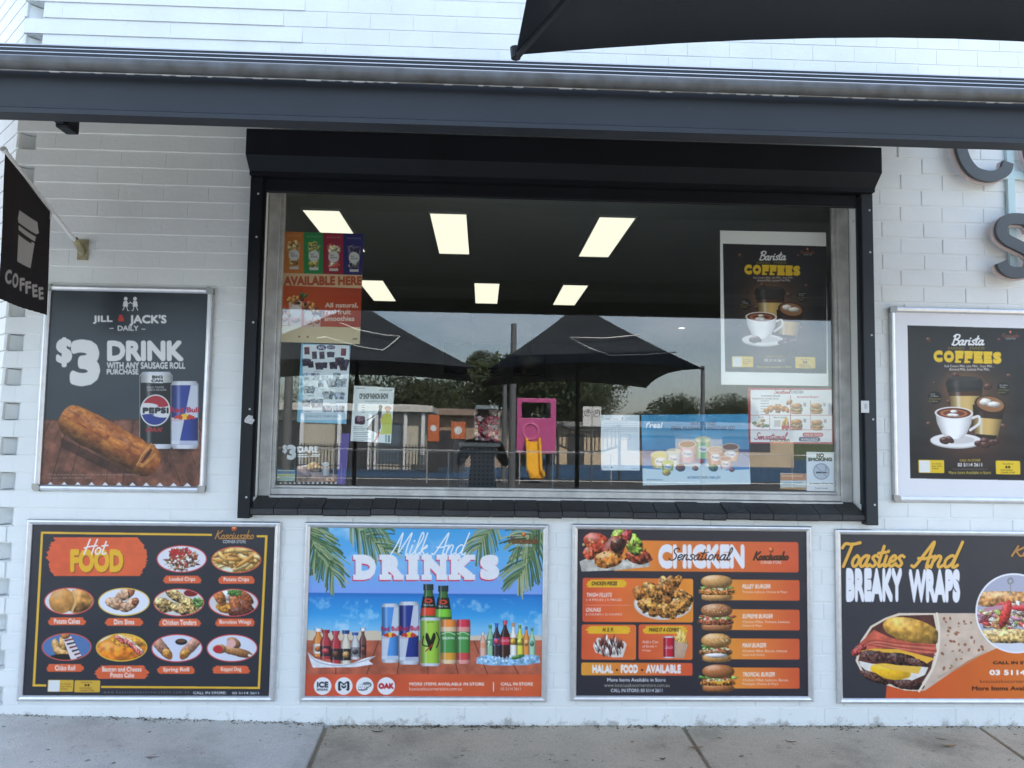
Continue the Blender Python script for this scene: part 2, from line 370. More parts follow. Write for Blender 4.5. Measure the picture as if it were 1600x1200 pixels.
    def stroke(s, pts, wd, col, raw=False, smooth=True, a=1.0):
        P = np.array(pts if raw else [s.l(p) for p in pts]); P = catmull(P) if smooth else P
        w = s._win(P[:, 0].min()-wd, P[:, 1].min()-wd, P[:, 0].max()+wd, P[:, 1].max()+wd)
        if w is None: return
        u, v = s.uv(w); d = np.full(u.shape, 1e9)
        for i in range(len(P)-1):
            ax, ay = P[i]; bx, by = P[i+1]; L = (bx-ax)**2+(by-ay)**2+1e-12
            t = np.clip(((u-ax)*(bx-ax)+(v-ay)*(by-ay))/L, 0, 1); d = np.minimum(d, np.hypot(u-ax-t*(bx-ax), v-ay-t*(by-ay)))
        s._put(w, np.clip((wd/2-d)/s.px+.5, 0, 1)*a, hx(col) if isinstance(col, str) else col)
    def _box(s, x0, y0, x1, y1):
        a, b, c, d = s.l((x0, y0)), s.l((x1, y0)), s.l((x1, y1)), s.l((x0, y1)); return a, b, c, d
    def txt(s, t, x0, y0, x1, y1, col, bold=0.0, shear=0.0, a=1.0, arc=0.0, dx=0.0, dy=0.0):
        """lettering whose ink fills the measured box; bold thickens the strokes by that part of the type size"""
        E, lo, hi = glyph_edges(t, 0.0); A, B, Cc, D = s._box(x0, y0, x1, y1)
        lines = t.count('\n')+1; W = np.linalg.norm(B-A); H = np.linalg.norm(D-A); n = max(len(t)/lines, 1)
        ry = bold*H/max(hi[1]-lo[1], 1e-6); rx = min(bold*W/max(hi[0]-lo[0], 1e-6)*1.15, W/n*.085)
        ux, uy = (B-A)/W, (D-A)/H; A = A+ux*rx+uy*ry; W2 = max(W-2*rx, W*.3); H2 = max(H-2*ry, H*.3)
        def mp(q):
            x = (q[:, 0]-lo[0])/(hi[0]-lo[0]); y = (hi[1]-q[:, 1])/(hi[1]-lo[1])
            p = A+ux*(W2*x)[:, None]+uy*(H2*y)[:, None]
            p[:, 0] += shear*(.5-y)*H+dx; p[:, 1] += dy; return p
        E2 = np.concatenate([mp(E[:, :2]), mp(E[:, 2:])], 1); w, cov = s.edges_cov(E2)
        if w is None: return
        if bold > 0 and max(rx/s.px, ry/s.py) > .15:
            i0, i1, j0, j1 = w; px, py = int(rx/s.px)+2, int(ry/s.py)+2
            w2 = (max(0, i0-px), min(s.nx, i1+px), max(0, j0-py), min(s.ny, j1+py))
            big = np.zeros((w2[3]-w2[2]+2*py+2, w2[1]-w2[0]+2*px+2)); oy, ox = j0-w2[2]+py+1, i0-w2[0]+px+1
            big[oy:oy+cov.shape[0], ox:ox+cov.shape[1]] = cov; hh, ww = w2[3]-w2[2], w2[1]-w2[0]; out = big[py+1:py+1+hh, px+1:px+1+ww].copy()
            for k in range(16):
                fx, fy = math.cos(k*math.pi/8)*rx/s.px, math.sin(k*math.pi/8)*ry/s.py; ix, iy = math.floor(fx), math.floor(fy); tx, ty = fx-ix, fy-iy
                q = lambda yy, xx: big[py+1+yy:py+1+yy+hh, px+1+xx:px+1+xx+ww]
                out = np.maximum(out, (q(iy, ix)*(1-tx)+q(iy, ix+1)*tx)*(1-ty)+(q(iy+1, ix)*(1-tx)+q(iy+1, ix+1)*tx)*ty)
            w, cov = w2, out
        s._put(w, cov*a, hx(col) if isinstance(col, str) else col)
    def script(s, t, x0, y0, x1, y1, col, wd, shear=.25, dx=0.0, dy=0.0):
        x = 0; st = []
        for ch in t:
            g, adv = GL[ch]
            for q in g: st.append(np.array([(x+px+shear*py, py) for px, py in catmull(q, 6)]))
            x += adv
        al = np.concatenate(st); lo, hi = al.min(0), al.max(0); A, B, Cc, D = s._box(x0, y0, x1, y1)
        for q in st:
            n = (q-lo)/(hi-lo); p = A+(B-A)*n[:, :1]+(D-A)*(1-n[:, 1:]); s.stroke(p+np.array([dx, dy]), wd, col, raw=True, smooth=False)
    def brush(s, x0, y0, x1, y1, col, seed=3, n=9, grad=None, rag=.06):
        """dry brush stroke block with ragged ends"""
        g = np.random.default_rng(seed); L, Rr = [], []; W = x1-x0; H = y1-y0
        for i in range(n+1):
            y = y0+H*i/n; k = math.sin(math.pi*min(max(i/n, .06), .94))**.5
            for e in (0, 1):
                yy = y+H/n*e*.8
                L.append((x0+W*(1-k)*.12+g.random()*W*rag, yy)); Rr.append((x1-W*(1-k)*.12-g.random()*W*rag, yy))
        s.poly([p for p in L if p[1] <= y1+1]+[p for p in Rr[::-1] if p[1] <= y1+1], col, grad=grad, tex=.05, seed=seed)
    def pastry(s, cx, cy, rx, ry, rot, cols, seed=1):
        """printed photograph of a baked roll: rounded, browned in patches, grain running along it"""
        w, x, y, r = s._ell(cx, cy, rx, ry, rot, 1.1); g = np.random.default_rng(seed)
        def samp(ax, ay):
            L = g.random((80, 80)); X = np.clip((x+1.4)*ax, 0, 78); Y_ = np.clip((y+1.4)*ay, 0, 78); i, j = X.astype(int), Y_.astype(int); fx, fy = X-i, Y_-j; fx, fy = fx*fx*(3-2*fx), fy*fy*(3-2*fy)
            return (L[j, i]*(1-fx)+L[j, i+1]*fx)*(1-fy)+(L[j+1, i]*(1-fx)+L[j+1, i+1]*fx)*fy
        wob = samp(7, 2)-.5; yy = y*(1+.10*wob); d = (np.abs(x)**7+np.abs(yy)**2.6)**(1/4.0); cov = np.clip((1-d)*r*1.4/s.px+.5, 0, 1)
        n = .5*samp(6, 3)+.3*samp(16, 8)+.2*samp(26, 18); k = np.clip((n-.3)*2.2, 0, 1)[..., None]
        c = hx(cols[0])*(1-k)+hx(cols[1])*k; k2 = np.clip((samp(9, 5)-.62)*4, 0, 1)[..., None]; c = c*(1-k2*.7)+hx(cols[2])*k2*.7
        sh = .42+.66*np.clip(np.cos((yy+.38)*1.25), 0, 1)**1.1-.12*np.clip((x-.6)*2, 0, 1); sh = sh+.10*(samp(24, 9)-.5)
        hl = np.exp(-((yy+.42+.12*wob)/.17)**2)*.20*samp(9, 3); px = np.clip(c*sh[..., None]*1.12, 0, 1); px = px+(1-px)*hl[..., None]
        s._put(w, cov, px)
    def scatter(s, cx, cy, rx, ry, n, cols, ln, wd, seed=5, rotr=(0, 180), rough=.2):
        g = np.random.default_rng(seed)
        for i in range(n):
            r, t = math.sqrt(g.random()), g.random()*6.28
            s.blob(cx+rx*r*math.cos(t), cy+ry*r*math.sin(t), ln*(.7+.6*g.random()), wd*(.8+.4*g.random()), cols[int(g.integers(len(cols)))], rot=g.uniform(*rotr), rough=rough, seed=int(g.integers(1e6)), power=2.6)
    def speckle(s, cx, cy, rx, ry, n, cols, size, seed=5):
        g = np.random.default_rng(seed)
        for i in range(n):
            r, t = math.sqrt(g.random()), g.random()*6.28
            s.ell(cx+rx*r*math.cos(t), cy+ry*r*math.sin(t), size*(.5+g.random()), size*(.5+g.random()), cols[int(g.integers(len(cols)))], a=.85)
    def logo(s, x0, y0, x1, y1, ink='d9a566', small='e8e8e8'):
        """shop emblem: little orange mark, script name, CORNER STORE below"""
        w, h = x1-x0, y1-y0; cx = (x0+x1)/2
        s.blob(cx, y0+h*.17, w*.07, h*.16, 'e2673a', rough=.3); s.ell(cx, y0+h*.12, w*.03, h*.06, 'f0a060')
        s.script('Kosciuszko', x0, y0+h*.28, x1, y0+h*.74, '201410', .0042*w*s.z[2]/25)
        s.script('Kosciuszko', x0, y0+h*.28, x1, y0+h*.74, ink, .0026*w*s.z[2]/25)
        s.txt('CORNER STORE', x0+w*.2, y0+h*.80, x1-w*.2, y0+h*.98, small, .03)
    def sheet(s, name, parent=None, rough=.32, coat=.0, thick=.0015, gain=.92, back=None):
        """link the sheet as one mesh: printed front grid plus a plain back and edges"""
        nx, ny = s.nx, s.ny; org = np.zeros(3); q = parent
        while q is not None: org += np.array(q.location); q = q.parent
        if parent is None: org = s.O+s.U*s.w/2-s.V*s.h/2
        u, v = np.meshgrid(np.linspace(0, s.w, nx), np.linspace(0, s.h, ny))
        P = s.O+u[..., None]*s.U-v[..., None]*s.V-org
        n = np.cross(s.U, s.V); n = n/np.linalg.norm(n)
        if np.dot(n, CAM-s.O) < 0: n = -n
        if getattr(s, 'warp', None): P = P+n*s.warp(u, v)[..., None]
        if s.alpha is None: keep = np.ones((ny-1, nx-1), bool)
        else: keep = (s.alpha[:-1, :-1]+s.alpha[1:, 1:]) > 1.0
        i = np.arange(nx*ny).reshape(ny, nx)
        F = np.stack([i[:-1, :-1], i[1:, :-1], i[1:, 1:], i[:-1, 1:]], -1)[keep]
        col = s2l(np.clip(s.c, 0, 1))*gain; V = P.reshape(-1, 3); col = col.reshape(-1, 3)
        if s.alpha is None:   # back sheet and edges give it thickness
            per = np.concatenate([i[0, :-1], i[:-1, -1], i[-1, :0:-1], i[:0:-1, 0]]); k = len(per); o = len(V)
            base = (s.O+u[..., None]*s.U-v[..., None]*s.V-org).reshape(-1, 3); wm = 0.0 if not getattr(s, 'warp', None) else float(-np.min(s.warp(u, v)))
            V = np.concatenate([V, base[per]-n*(thick+max(wm, 0))]); bc = np.tile(s2l(hx(back)) if back else np.array([.7, .7, .7]), (k, 1)); col = np.concatenate([col, bc])
            j = np.arange(k); j2 = (j+1) % k
            F = np.concatenate([F, np.stack([per[j], per[j2], o+j2, o+j], -1)])
            cs = [o, o+nx-1, o+nx-1+ny-1, o+2*(nx-1)+ny-1]; F = np.concatenate([F, np.array([cs])])
        me = bpy.data.meshes.new(name); me.vertices.add(len(V)); me.vertices.foreach_set('co', V.astype(np.float32).ravel())
        me.loops.add(F.size); me.loops.foreach_set('vertex_index', F.astype(np.int32).ravel())
        me.polygons.add(len(F)); me.polygons.foreach_set('loop_start', np.arange(0, F.size, 4, dtype=np.int32))
        me.update(calc_edges=True)
        at_ = me.color_attributes.new('ink', 'FLOAT_COLOR', 'POINT')
        at_.data.foreach_set('color', np.concatenate([col, np.ones((len(col), 1))], 1).astype(np.float32).ravel())
        me.materials.append(print_mat(rough, coat))
        o = link(bpy.data.objects.new(name, me), parent)
        if parent is None: o.location = org
        return o
def wall_print(x0, x1, z0, z1, y, pitch, zoom):
    return Print((x0, y, z1), (1, 0, 0), (0, 0, 1), x1-x0, z1-z0, pitch, zoom)
# ---------------------------------------------------------------- ground
def concrete(name, col, stain):
    m = bpy.data.materials.new(name); m.use_nodes = True; nt = m.node_tree; b = nt.nodes['Principled BSDF']; b.inputs['Roughness'].default_value = 0.9
    t = nt.nodes.new('ShaderNodeTexCoord')
    def noise(sc, det, ro=0.6):
        n = nt.nodes.new('ShaderNodeTexNoise'); n.inputs['Scale'].default_value = sc; n.inputs['Detail'].default_value = det; n.inputs['Roughness'].default_value = ro
        nt.links.new(t.outputs['Object'], n.inputs['Vector']); return n
    def ramp(n, stops):
        r = nt.nodes.new('ShaderNodeValToRGB'); e = r.color_ramp.elements
        e[0].position, e[0].color = stops[0][0], (*stops[0][1], 1); e[1].position, e[1].color = stops[-1][0], (*stops[-1][1], 1)
        for p, c in stops[1:-1]: q = e.new(p); q.color = (*c, 1)
        nt.links.new(n.outputs['Fac'], r.inputs['Fac']); return r
    def mixc(a, bb, mode, fac=1.0):
        x = nt.nodes.new('ShaderNodeMix'); x.data_type = 'RGBA'; x.blend_type = mode; x.inputs['Factor'].default_value = fac
        nt.links.new(a, x.inputs['A']); nt.links.new(bb, x.inputs['B']); return x.outputs['Result']
    big = ramp(noise(2.1, 8, .68), [(0.3, tuple(c*.62 for c in col)), (0.5, col), (0.72, tuple(min(1, c*1.18) for c in col))])
    grain = ramp(noise(170, 3), [(0.3, (0.72,)*3), (0.7, (1.12,)*3)])
    spots = ramp(noise(27, 3, .5), [(0.0, (1, 1, 1)), (0.64, (1, 1, 1)), (0.71, stain)])
    dots = ramp(noise(23, 1, .3), [(0.0, (1, 1, 1)), (0.745, (1, 1, 1)), (0.77, (0.42, 0.39, 0.36))])
    c = mixc(big.outputs['Color'], grain.outputs['Color'], 'MULTIPLY'); c = mixc(c, spots.outputs['Color'], 'MULTIPLY'); c = mixc(c, dots.outputs['Color'], 'MULTIPLY')
    nt.links.new(c, b.inputs['Base Color'])
    bp = nt.nodes.new('ShaderNodeBump'); bp.inputs['Strength'].default_value = .5; bp.inputs['Distance'].default_value = .004
    n3 = noise(120, 4); nt.links.new(n3.outputs['Fac'], bp.inputs['Height']); nt.links.new(bp.outputs['Normal'], b.inputs['Normal'])
    return m
M['conc'] = concrete('aged_concrete', (0.50, 0.435, 0.335), (0.74, 0.72, 0.69))
M['render'] = concrete('light_cement', (0.60, 0.585, 0.545), (0.86, 0.73, 0.71))
M['asphalt'] = concrete('asphalt', (0.055, 0.055, 0.057), (0.8, 0.8, 0.8))
M['grass'] = mat('verge_grass', (0.10, 0.13, 0.045), 0.9, var=0.5, vscale=3)
M['court'] = mat('blue_court', (0.030, 0.085, 0.17), 0.8, var=0.2, vscale=1.0)

PZ = 0.045                                                   # pavement level at the wall
mb = MB(); mb.box(-300, 300, -400, 300, -0.6, -0.12); struct(mb, 'ground', M['grass'])
mb = MB(); mb.box(-120, 120, -15.5, -7.0, -0.115, -0.10); struct(mb, 'road', M['asphalt'])
mb = MB(); mb.box(-120, 120, -7.0, -6.85, -0.118, 0.015, 0.02); struct(mb, 'kerb', M['conc'])
# footpath: separate cast slabs with tooled joints between them
mb = MB()
def slab(pts, zt, zb=-0.11):                                 # pts plan outline (ccw), sheared edges
    mb.add([(x, y, zt) for x, y in pts]+[(x, y, zb) for x, y in pts], [tuple(range(len(pts))), tuple(range(len(pts), 2*len(pts)))[::-1]]+[(i, i+len(pts), (i+1) % len(pts)+len(pts), (i+1) % len(pts)) for i in range(len(pts))])
g1 = [at(510, 1132)[0], at(1066, 1136)[0], at(1527, 1140)[0]]
def jx(i, y): return g1[i]
def pave_y(px, py, z=PZ):
    d = ray(px, py); t = (z-CAM[2])/d[2]; q = CAM+d*t; return q
e0, e1, e2 = pave_y(482, 1199), pave_y(1108, 1199), pave_y(1598, 1184)
def joint(i, e, y):
    k = (e[0]-g1[i])/(e[1]-0.0); return g1[i]+k*y
J = lambda i, y: joint(i, (e0, e1, e2)[i], y)
gp = 0.012
YB, YF = 0.02, -6.86
for a, b in ((0, 1), (1, 2)):
    slab([(J(a, YB)+gp, YB), (J(a, YF)+gp, YF), (J(b, YF)-gp, YF), (J(b, YB)-gp, YB)], PZ)
slab([(J(2, YB)+gp, YB), (J(2, YF)+gp, YF), (12, YF), (12, YB)], PZ)
slab([(12.02, YB), (12.02, YF), (60, YF), (60, YB)], PZ)
mb.box(-60, 60, -6.86, 0.015, -0.115, PZ-0.014)
struct(mb, 'footpath', M['conc'])
# lighter cement ramp on the left, a few centimetres proud and rising to the left
mb = MB(); xr = lambda y: J(0, y)-gp
for (ya, yb) in ((YB, -1.2), (-1.2, YF)):
    P = [(xr(ya), ya, PZ+.012), (xr(yb), yb, PZ+.012), (-2.45, yb, .100), (-2.45, ya, .100), (-9, ya, .12), (-9, yb, .12)]
    mb.add(P+[(x, y, -.11) for x, y, z in P], [(0, 3, 2, 1), (3, 4, 5, 2), (0, 1, 7, 6), (6, 7, 8, 9), (9, 8, 11, 10), (4, 10, 11, 5), (0, 6, 9, 3), (3, 9, 10, 4), (1, 2, 8, 7), (2, 5, 11, 8)])
struct(mb, 'cement_ramp', M['render'])

mb = MB(); mb.box(-40, -4.2, .03, 30, -.115, .03); mb.box(-4.19, -2.6, 2.3, 30, -.115, .03); struct(mb, 'lane', M['asphalt'])
# ---------------------------------------------------------------- the shop building
shop = empty('corner_shop', (0.4, 0.0, 0.0), 'white painted brick corner shop front with a wide black framed window', 'shop')
def paint_wall():
    m = bpy.data.materials.new('white_painted_brick'); m.use_nodes = True; nt = m.node_tree; b = nt.nodes['Principled BSDF']; b.inputs['Roughness'].default_value = .55
    t = nt.nodes.new('ShaderNodeTexCoord')
    n = nt.nodes.new('ShaderNodeTexNoise'); n.inputs['Scale'].default_value = 3; n.inputs['Detail'].default_value = 6; nt.links.new(t.outputs['Object'], n.inputs['Vector'])
    r = nt.nodes.new('ShaderNodeValToRGB'); r.color_ramp.elements[0].position = .25; r.color_ramp.elements[0].color = (.72, .745, .735, 1); r.color_ramp.elements[1].position = .75; r.color_ramp.elements[1].color = (.81, .835, .825, 1)
    nt.links.new(n.outputs['Fac'], r.inputs['Fac'])
    # splashed dirt on the lowest course: patchy, its own shape
    sx = nt.nodes.new('ShaderNodeSeparateXYZ'); nt.links.new(t.outputs['Object'], sx.inputs[0])
    n2 = nt.nodes.new('ShaderNodeTexNoise'); n2.inputs['Scale'].default_value = 11; n2.inputs['Detail'].default_value = 8; n2.inputs['Roughness'].default_value = .7; nt.links.new(t.outputs['Object'], n2.inputs['Vector'])
    mr = nt.nodes.new('ShaderNodeMapRange'); mr.inputs['From Min'].default_value = .20; mr.inputs['From Max'].default_value = .03; mr.inputs['To Min'].default_value = -.28; mr.inputs['To Max'].default_value = .10
    nt.links.new(sx.outputs['Z'], mr.inputs['Value'])
    ad = nt.nodes.new('ShaderNodeMath'); ad.operation = 'ADD'; nt.links.new(mr.outputs[0], ad.inputs[0]); nt.links.new(n2.outputs['Fac'], ad.inputs[1])
    r2 = nt.nodes.new('ShaderNodeValToRGB'); r2.color_ramp.elements[0].position = .52; r2.color_ramp.elements[0].color = (0, 0, 0, 1); r2.color_ramp.elements[1].position = .64; r2.color_ramp.elements[1].color = (.7, .7, .7, 1)
    nt.links.new(ad.outputs[0], r2.inputs['Fac'])
    x = nt.nodes.new('ShaderNodeMix'); x.data_type = 'RGBA'; nt.links.new(r2.outputs['Color'], x.inputs['Factor']); nt.links.new(r.outputs['Color'], x.inputs['A']); x.inputs['B'].default_value = (.33, .31, .28, 1)
    # small chips and marks
    n4 = nt.nodes.new('ShaderNodeTexNoise'); n4.inputs['Scale'].default_value = 9; n4.inputs['Detail'].default_value = 3; n4.inputs['Roughness'].default_value = .55
    mp = nt.nodes.new('ShaderNodeMapping'); mp.inputs['Scale'].default_value = (1, 1, 2.2); nt.links.new(t.outputs['Object'], mp.inputs['Vector']); nt.links.new(mp.outputs[0], n4.inputs['Vector'])
    r4 = nt.nodes.new('ShaderNodeValToRGB'); r4.color_ramp.elements[0].position = .74; r4.color_ramp.elements[0].color = (0, 0, 0, 1); r4.color_ramp.elements[1].position = .78; r4.color_ramp.elements[1].color = (.5, .5, .5, 1)
    nt.links.new(n4.outputs['Fac'], r4.inputs['Fac'])
    x2 = nt.nodes.new('ShaderNodeMix'); x2.data_type = 'RGBA'; nt.links.new(r4.outputs['Color'], x2.inputs['Factor']); nt.links.new(x.outputs['Result'], x2.inputs['A']); x2.inputs['B'].default_value = (.42, .41, .39, 1)
    nt.links.new(x2.outputs['Result'], b.inputs['Base Color'])
    n3 = nt.nodes.new('ShaderNodeTexNoise'); n3.inputs['Scale'].default_value = 45; n3.inputs['Detail'].default_value = 6; nt.links.new(t.outputs['Object'], n3.inputs['Vector'])
    bp = nt.nodes.new('ShaderNodeBump'); bp.inputs['Strength'].default_value = .35; bp.inputs['Distance'].default_value = .004; nt.links.new(n3.outputs['Fac'], bp.inputs['Height']); nt.links.new(bp.outputs['Normal'], b.inputs['Normal'])
    return m
M['brick'] = paint_wall()
OX0, OX1, OZ0, OZ1 = -1.19, 2.03, 1.15, 3.02                # window opening
COURSE, Z0, BL = 0.0897, 1.037, 0.2345
WT, WR = 5.7, 7.0                                            # wall top, raised out of view to lengthen its shadow; right end
k0, k1 = math.floor((0.0-Z0)/COURSE), math.ceil((WT-Z0)/COURSE)
jx0 = at(1436.8, 264)[0]; kj = round((at(1436.8, 264)[2]-Z0)/COURSE-.5)
mb = MB(); g = random.Random(5)
def brick(x0, x1, z0, z1, lap, gv):
    hj = .0034
    flat = lap or z0 > 3.3; a, b_, c, d = x0+gv, x1-gv, z0+hj, z1-hj
    if b_-a < .012 or d-c < .012: return
    if flat: v_ = .35
    else: v_ = 1.0
    t = .0035 if not flat else .0012; dy = v_*g.uniform(-.0012, .0012); tl = v_*g.uniform(-.0010, .0010); tz = g.uniform(-.0008, .0008)
    yb, yt = (-.0068, -.0010) if lap else (-.0024, -.0021)      # lapped courses lean out at their lower edge
    e = 0.0 if flat else t
    v = [(a+e, yb+dy-tl, c+t), (b_-e, yb+dy+tl, c+t), (b_-e, yt+dy+tl+tz, d-t), (a+e, yt+dy-tl+tz, d-t), (a, .0035, c), (b_, .0035, c), (b_, .0035, d), (a, .0035, d)]
    mb.add(v, [(0, 1, 2, 3), (4, 5, 1, 0), (5, 6, 2, 1), (6, 7, 3, 2), (7, 4, 0, 3)])
for k in range(k0, k1):
    za, zb = Z0+COURSE*k, Z0+COURSE*(k+1)
    ph = jx0+(BL/2 if (k-kj) % 2 else 0.0)+g.uniform(-.012, .012)
    xl = -2.492
    n0 = math.floor((xl-ph)/BL)
    x = ph+n0*BL
    while x < WR:
        a, b_ = max(x, xl), min(x+BL, WR); x += BL
        lap = (a < OX0-.02 and za > 1.03)
        gv = .0003 if lap else .0011 if za > 3.3 else .0022 if za < 1.03 and g.random() < .55 else .0026
        segs = [(a, b_)]
        if zb > OZ0+.01 and za < OZ1-.01: segs = [q for q in ((a, min(b_, OX0)), (max(a, OX1), b_)) if q[1]-q[0] > .01]
        if k % 2 == 0 and a < -2.392: segs = [q for q in ((a, min(b_, -2.478)), (max(a, -2.392), b_)) if q[1]-q[0] > .012]
        for q in segs: brick(q[0], q[1], za, zb, lap, gv)
# backing wall (mortar plane) with the opening, reveals and the return on the left
for x0, x1, z0, z1 in ((-2.392, OX0, 0, WT), (OX1, WR, 0, WT), (OX0, OX1, 0, OZ0), (OX0, OX1, OZ1, WT)):
    mb.box(x0, x1, 0.001, .11, z0, z1)
mb.box(-2.392, OX0-.02, .111, .24, 0, WT); mb.box(OX1+.02, WR, .111, .24, 0, WT); mb.box(OX0-.02, OX1+.02, .111, .24, 0, OZ0-.02); mb.box(OX0-.02, OX1+.02, .111, .24, OZ1+.02, WT)
mb.box(-2.489, -2.3925, .062, .16, 0, WT)
for k in range(k0, k1):                                       # header pockets at the corner, then the return running back to the left
    za, zb = Z0+COURSE*k+.0005, Z0+COURSE*(k+1)-.0005
    if k % 2: mb.box(-2.489, -2.3925, .0045, .0615, za, zb)
    else: mb.box(-2.489, -2.478, .0045, .0615, za, zb)
    za += .004; zb -= .004; c45 = .7071; st = .26
    for i in range(12):
        s0, s1 = i*st+.001-(st/2 if k % 2 else 0), (i+1)*st-.001-(st/2 if k % 2 else 0); s0 = max(s0, 0)
        p0 = (-2.4925-s0*c45, .004+s0*c45); p1 = (-2.4925-s1*c45, .004+s1*c45); q0 = (p0[0]+.08*c45, p0[1]+.08*c45); q1 = (p1[0]+.08*c45, p1[1]+.08*c45)
        v = [(p[0], p[1], z) for z in (za, zb) for p in (p0, p1, q1, q0)]
        mb.add(v, [(0, 1, 5, 4), (3, 2, 1, 0), (4, 5, 6, 7), (1, 2, 6, 5), (0, 4, 7, 3)])
mb.add([(-2.485, .012, 0), (-4.7, 2.227, 0), (-4.7, 2.227, WT), (-2.485, .012, WT), (-2.44, .057, 0), (-4.655, 2.272, 0), (-4.655, 2.272, WT), (-2.44, .057, WT)], [(0, 1, 2, 3), (7, 6, 5, 4)])
mb.build('wall', M['brick'], shop)
mb = MB(); mb.poly_y([(-2.6, WT), (WR, WT), (WR, WT+.06), (-2.6, WT+.06)], -.05, 9.0); mb.build('roof', M['gutter'], shop)
# interior shell
mb = MB(); IX0, IX1, IY1, IZ = -2.35, 3.6, 9.5, 3.2
mb.box(IX0-.06, IX1+.06, .245, IY1+.05, IZ, IZ+.09); mb.build('ceiling', M['ceil'], shop)
mb = MB(); mb.box(IX0-.1, IX0-.002, .246, IY1+.07, -.01, IZ+.12); mb.box(IX1+.002, IX1+.1, .246, IY1+.07, -.01, IZ+.12); mb.box(IX0-.05, IX1+.05, IY1+.002, IY1+.1, -.015, IZ+.11); mb.build('interior_wall', M['intwall'], shop)
mb = MB(); mb.box(IX0, IX1, .245, IY1, -.02, .05); mb.build('interior_floor', M['intfloor'], shop)
# window: frame, glass, sill
FY0, FY1 = .085, .135; WX0, WX1, WZ0, WZ1 = OX0+.004, OX1-.004, OZ0+.002, OZ1-.004
gx0, gx1, gz0, gz1 = -1.105, 1.945, 1.252, 2.97
mb = MB()
mb.box(WX0, gx0-.018, FY0, FY1, WZ0, WZ1, .004); mb.box(gx1+.018, WX1, FY0, FY1, WZ0, WZ1, .004)
mb.box(gx0-.0179, gx0, FY0+.012, FY1-.004, gz0-.02, gz1, .003); mb.box(gx1, gx1+.0179, FY0+.012, FY1-.004, gz0-.02, gz1, .003)
mb.box(gx0-.018, gx1+.018, FY0, FY1, WZ0+.052, gz0-.014, .004); mb.box(gx0-.0185, gx1+.0185, FY0-.022, FY1-.002, WZ0+.01, WZ0+.05, .004)
mb.box(gx0, gx1, FY0+.012, FY1-.004, gz0-.0135, gz0, .003); mb.box(gx0, gx1, FY0, FY1, gz1, WZ1, .003)
win = mb.build('window', M['alu_dull'], shop)
def glass():
    m = bpy.data.materials.new('window_glass'); m.use_nodes = True; nt = m.node_tree; nt.nodes.remove(nt.nodes['Principled BSDF']); out = nt.nodes['Material Output']
    tr = nt.nodes.new('ShaderNodeBsdfTransparent'); tr.inputs['Color'].default_value = (.965, .975, .97, 1)
    gl = nt.nodes.new('ShaderNodeBsdfGlossy'); gl.inputs['Roughness'].default_value = 0.0; gl.inputs['Color'].default_value = (1, 1, 1, 1)
    ge = nt.nodes.new('ShaderNodeNewGeometry'); d = nt.nodes.new('ShaderNodeVectorMath'); d.operation = 'DOT_PRODUCT'
    nt.links.new(ge.outputs['Normal'], d.inputs[0]); nt.links.new(ge.outputs['Incoming'], d.inputs[1])
    ab = nt.nodes.new('ShaderNodeMath'); ab.operation = 'ABSOLUTE'; nt.links.new(d.outputs['Value'], ab.inputs[0])
    om = nt.nodes.new('ShaderNodeMath'); om.operation = 'SUBTRACT'; om.inputs[0].default_value = 1; nt.links.new(ab.outputs[0], om.inputs[1])
    pw = nt.nodes.new('ShaderNodeMath'); pw.operation = 'POWER'; pw.inputs[1].default_value = 5; nt.links.new(om.outputs[0], pw.inputs[0])
    ma = nt.nodes.new('ShaderNodeMath'); ma.operation = 'MULTIPLY_ADD'; ma.inputs[1].default_value = .94; ma.inputs[2].default_value = GLASS_F0; nt.links.new(pw.outputs[0], ma.inputs[0])
    mx = nt.nodes.new('ShaderNodeMixShader'); nt.links.new(ma.outputs[0], mx.inputs['Fac']); nt.links.new(tr.outputs[0], mx.inputs[1]); nt.links.new(gl.outputs[0], mx.inputs[2])
    nt.links.new(mx.outputs[0], out.inputs['Surface']); return m
GLASS_F0 = .053
M['glass'] = glass()
mb = MB(); mb.box(gx0+.0005, gx1-.0005, .116, .122, gz0+.0005, gz1-.0005); mb.build('pane', M['glass'], win)
mb = MB(); g = random.Random(3); n = 26; sx0, sx1 = OX0+.004, OX1-.006; st = (sx1-sx0)/n
for i in range(n):                                             # brick-on-edge sill, each with its own tilt and slipped joint
    a, b_ = sx0+i*st+.0018, sx0+(i+1)*st-.0018; dz, dy = g.uniform(-.003, .003), g.uniform(-.004, .004); e = .006
    pr = [(.10, 1.205+dz), (-.052+dy, 1.150+dz), (-.060+dy, 1.143+dz), (-.060+dy, 1.118+dz), (-.050+dy, 1.110+dz), (.10, 1.110)]
    mb.extrude_x(pr, a, b_)
mb.extrude_x([(.095, 1.196), (-.045, 1.140), (-.045, 1.116), (.095, 1.116)], sx0, sx1)
mb.build('sill', M['sillpaint'], win)

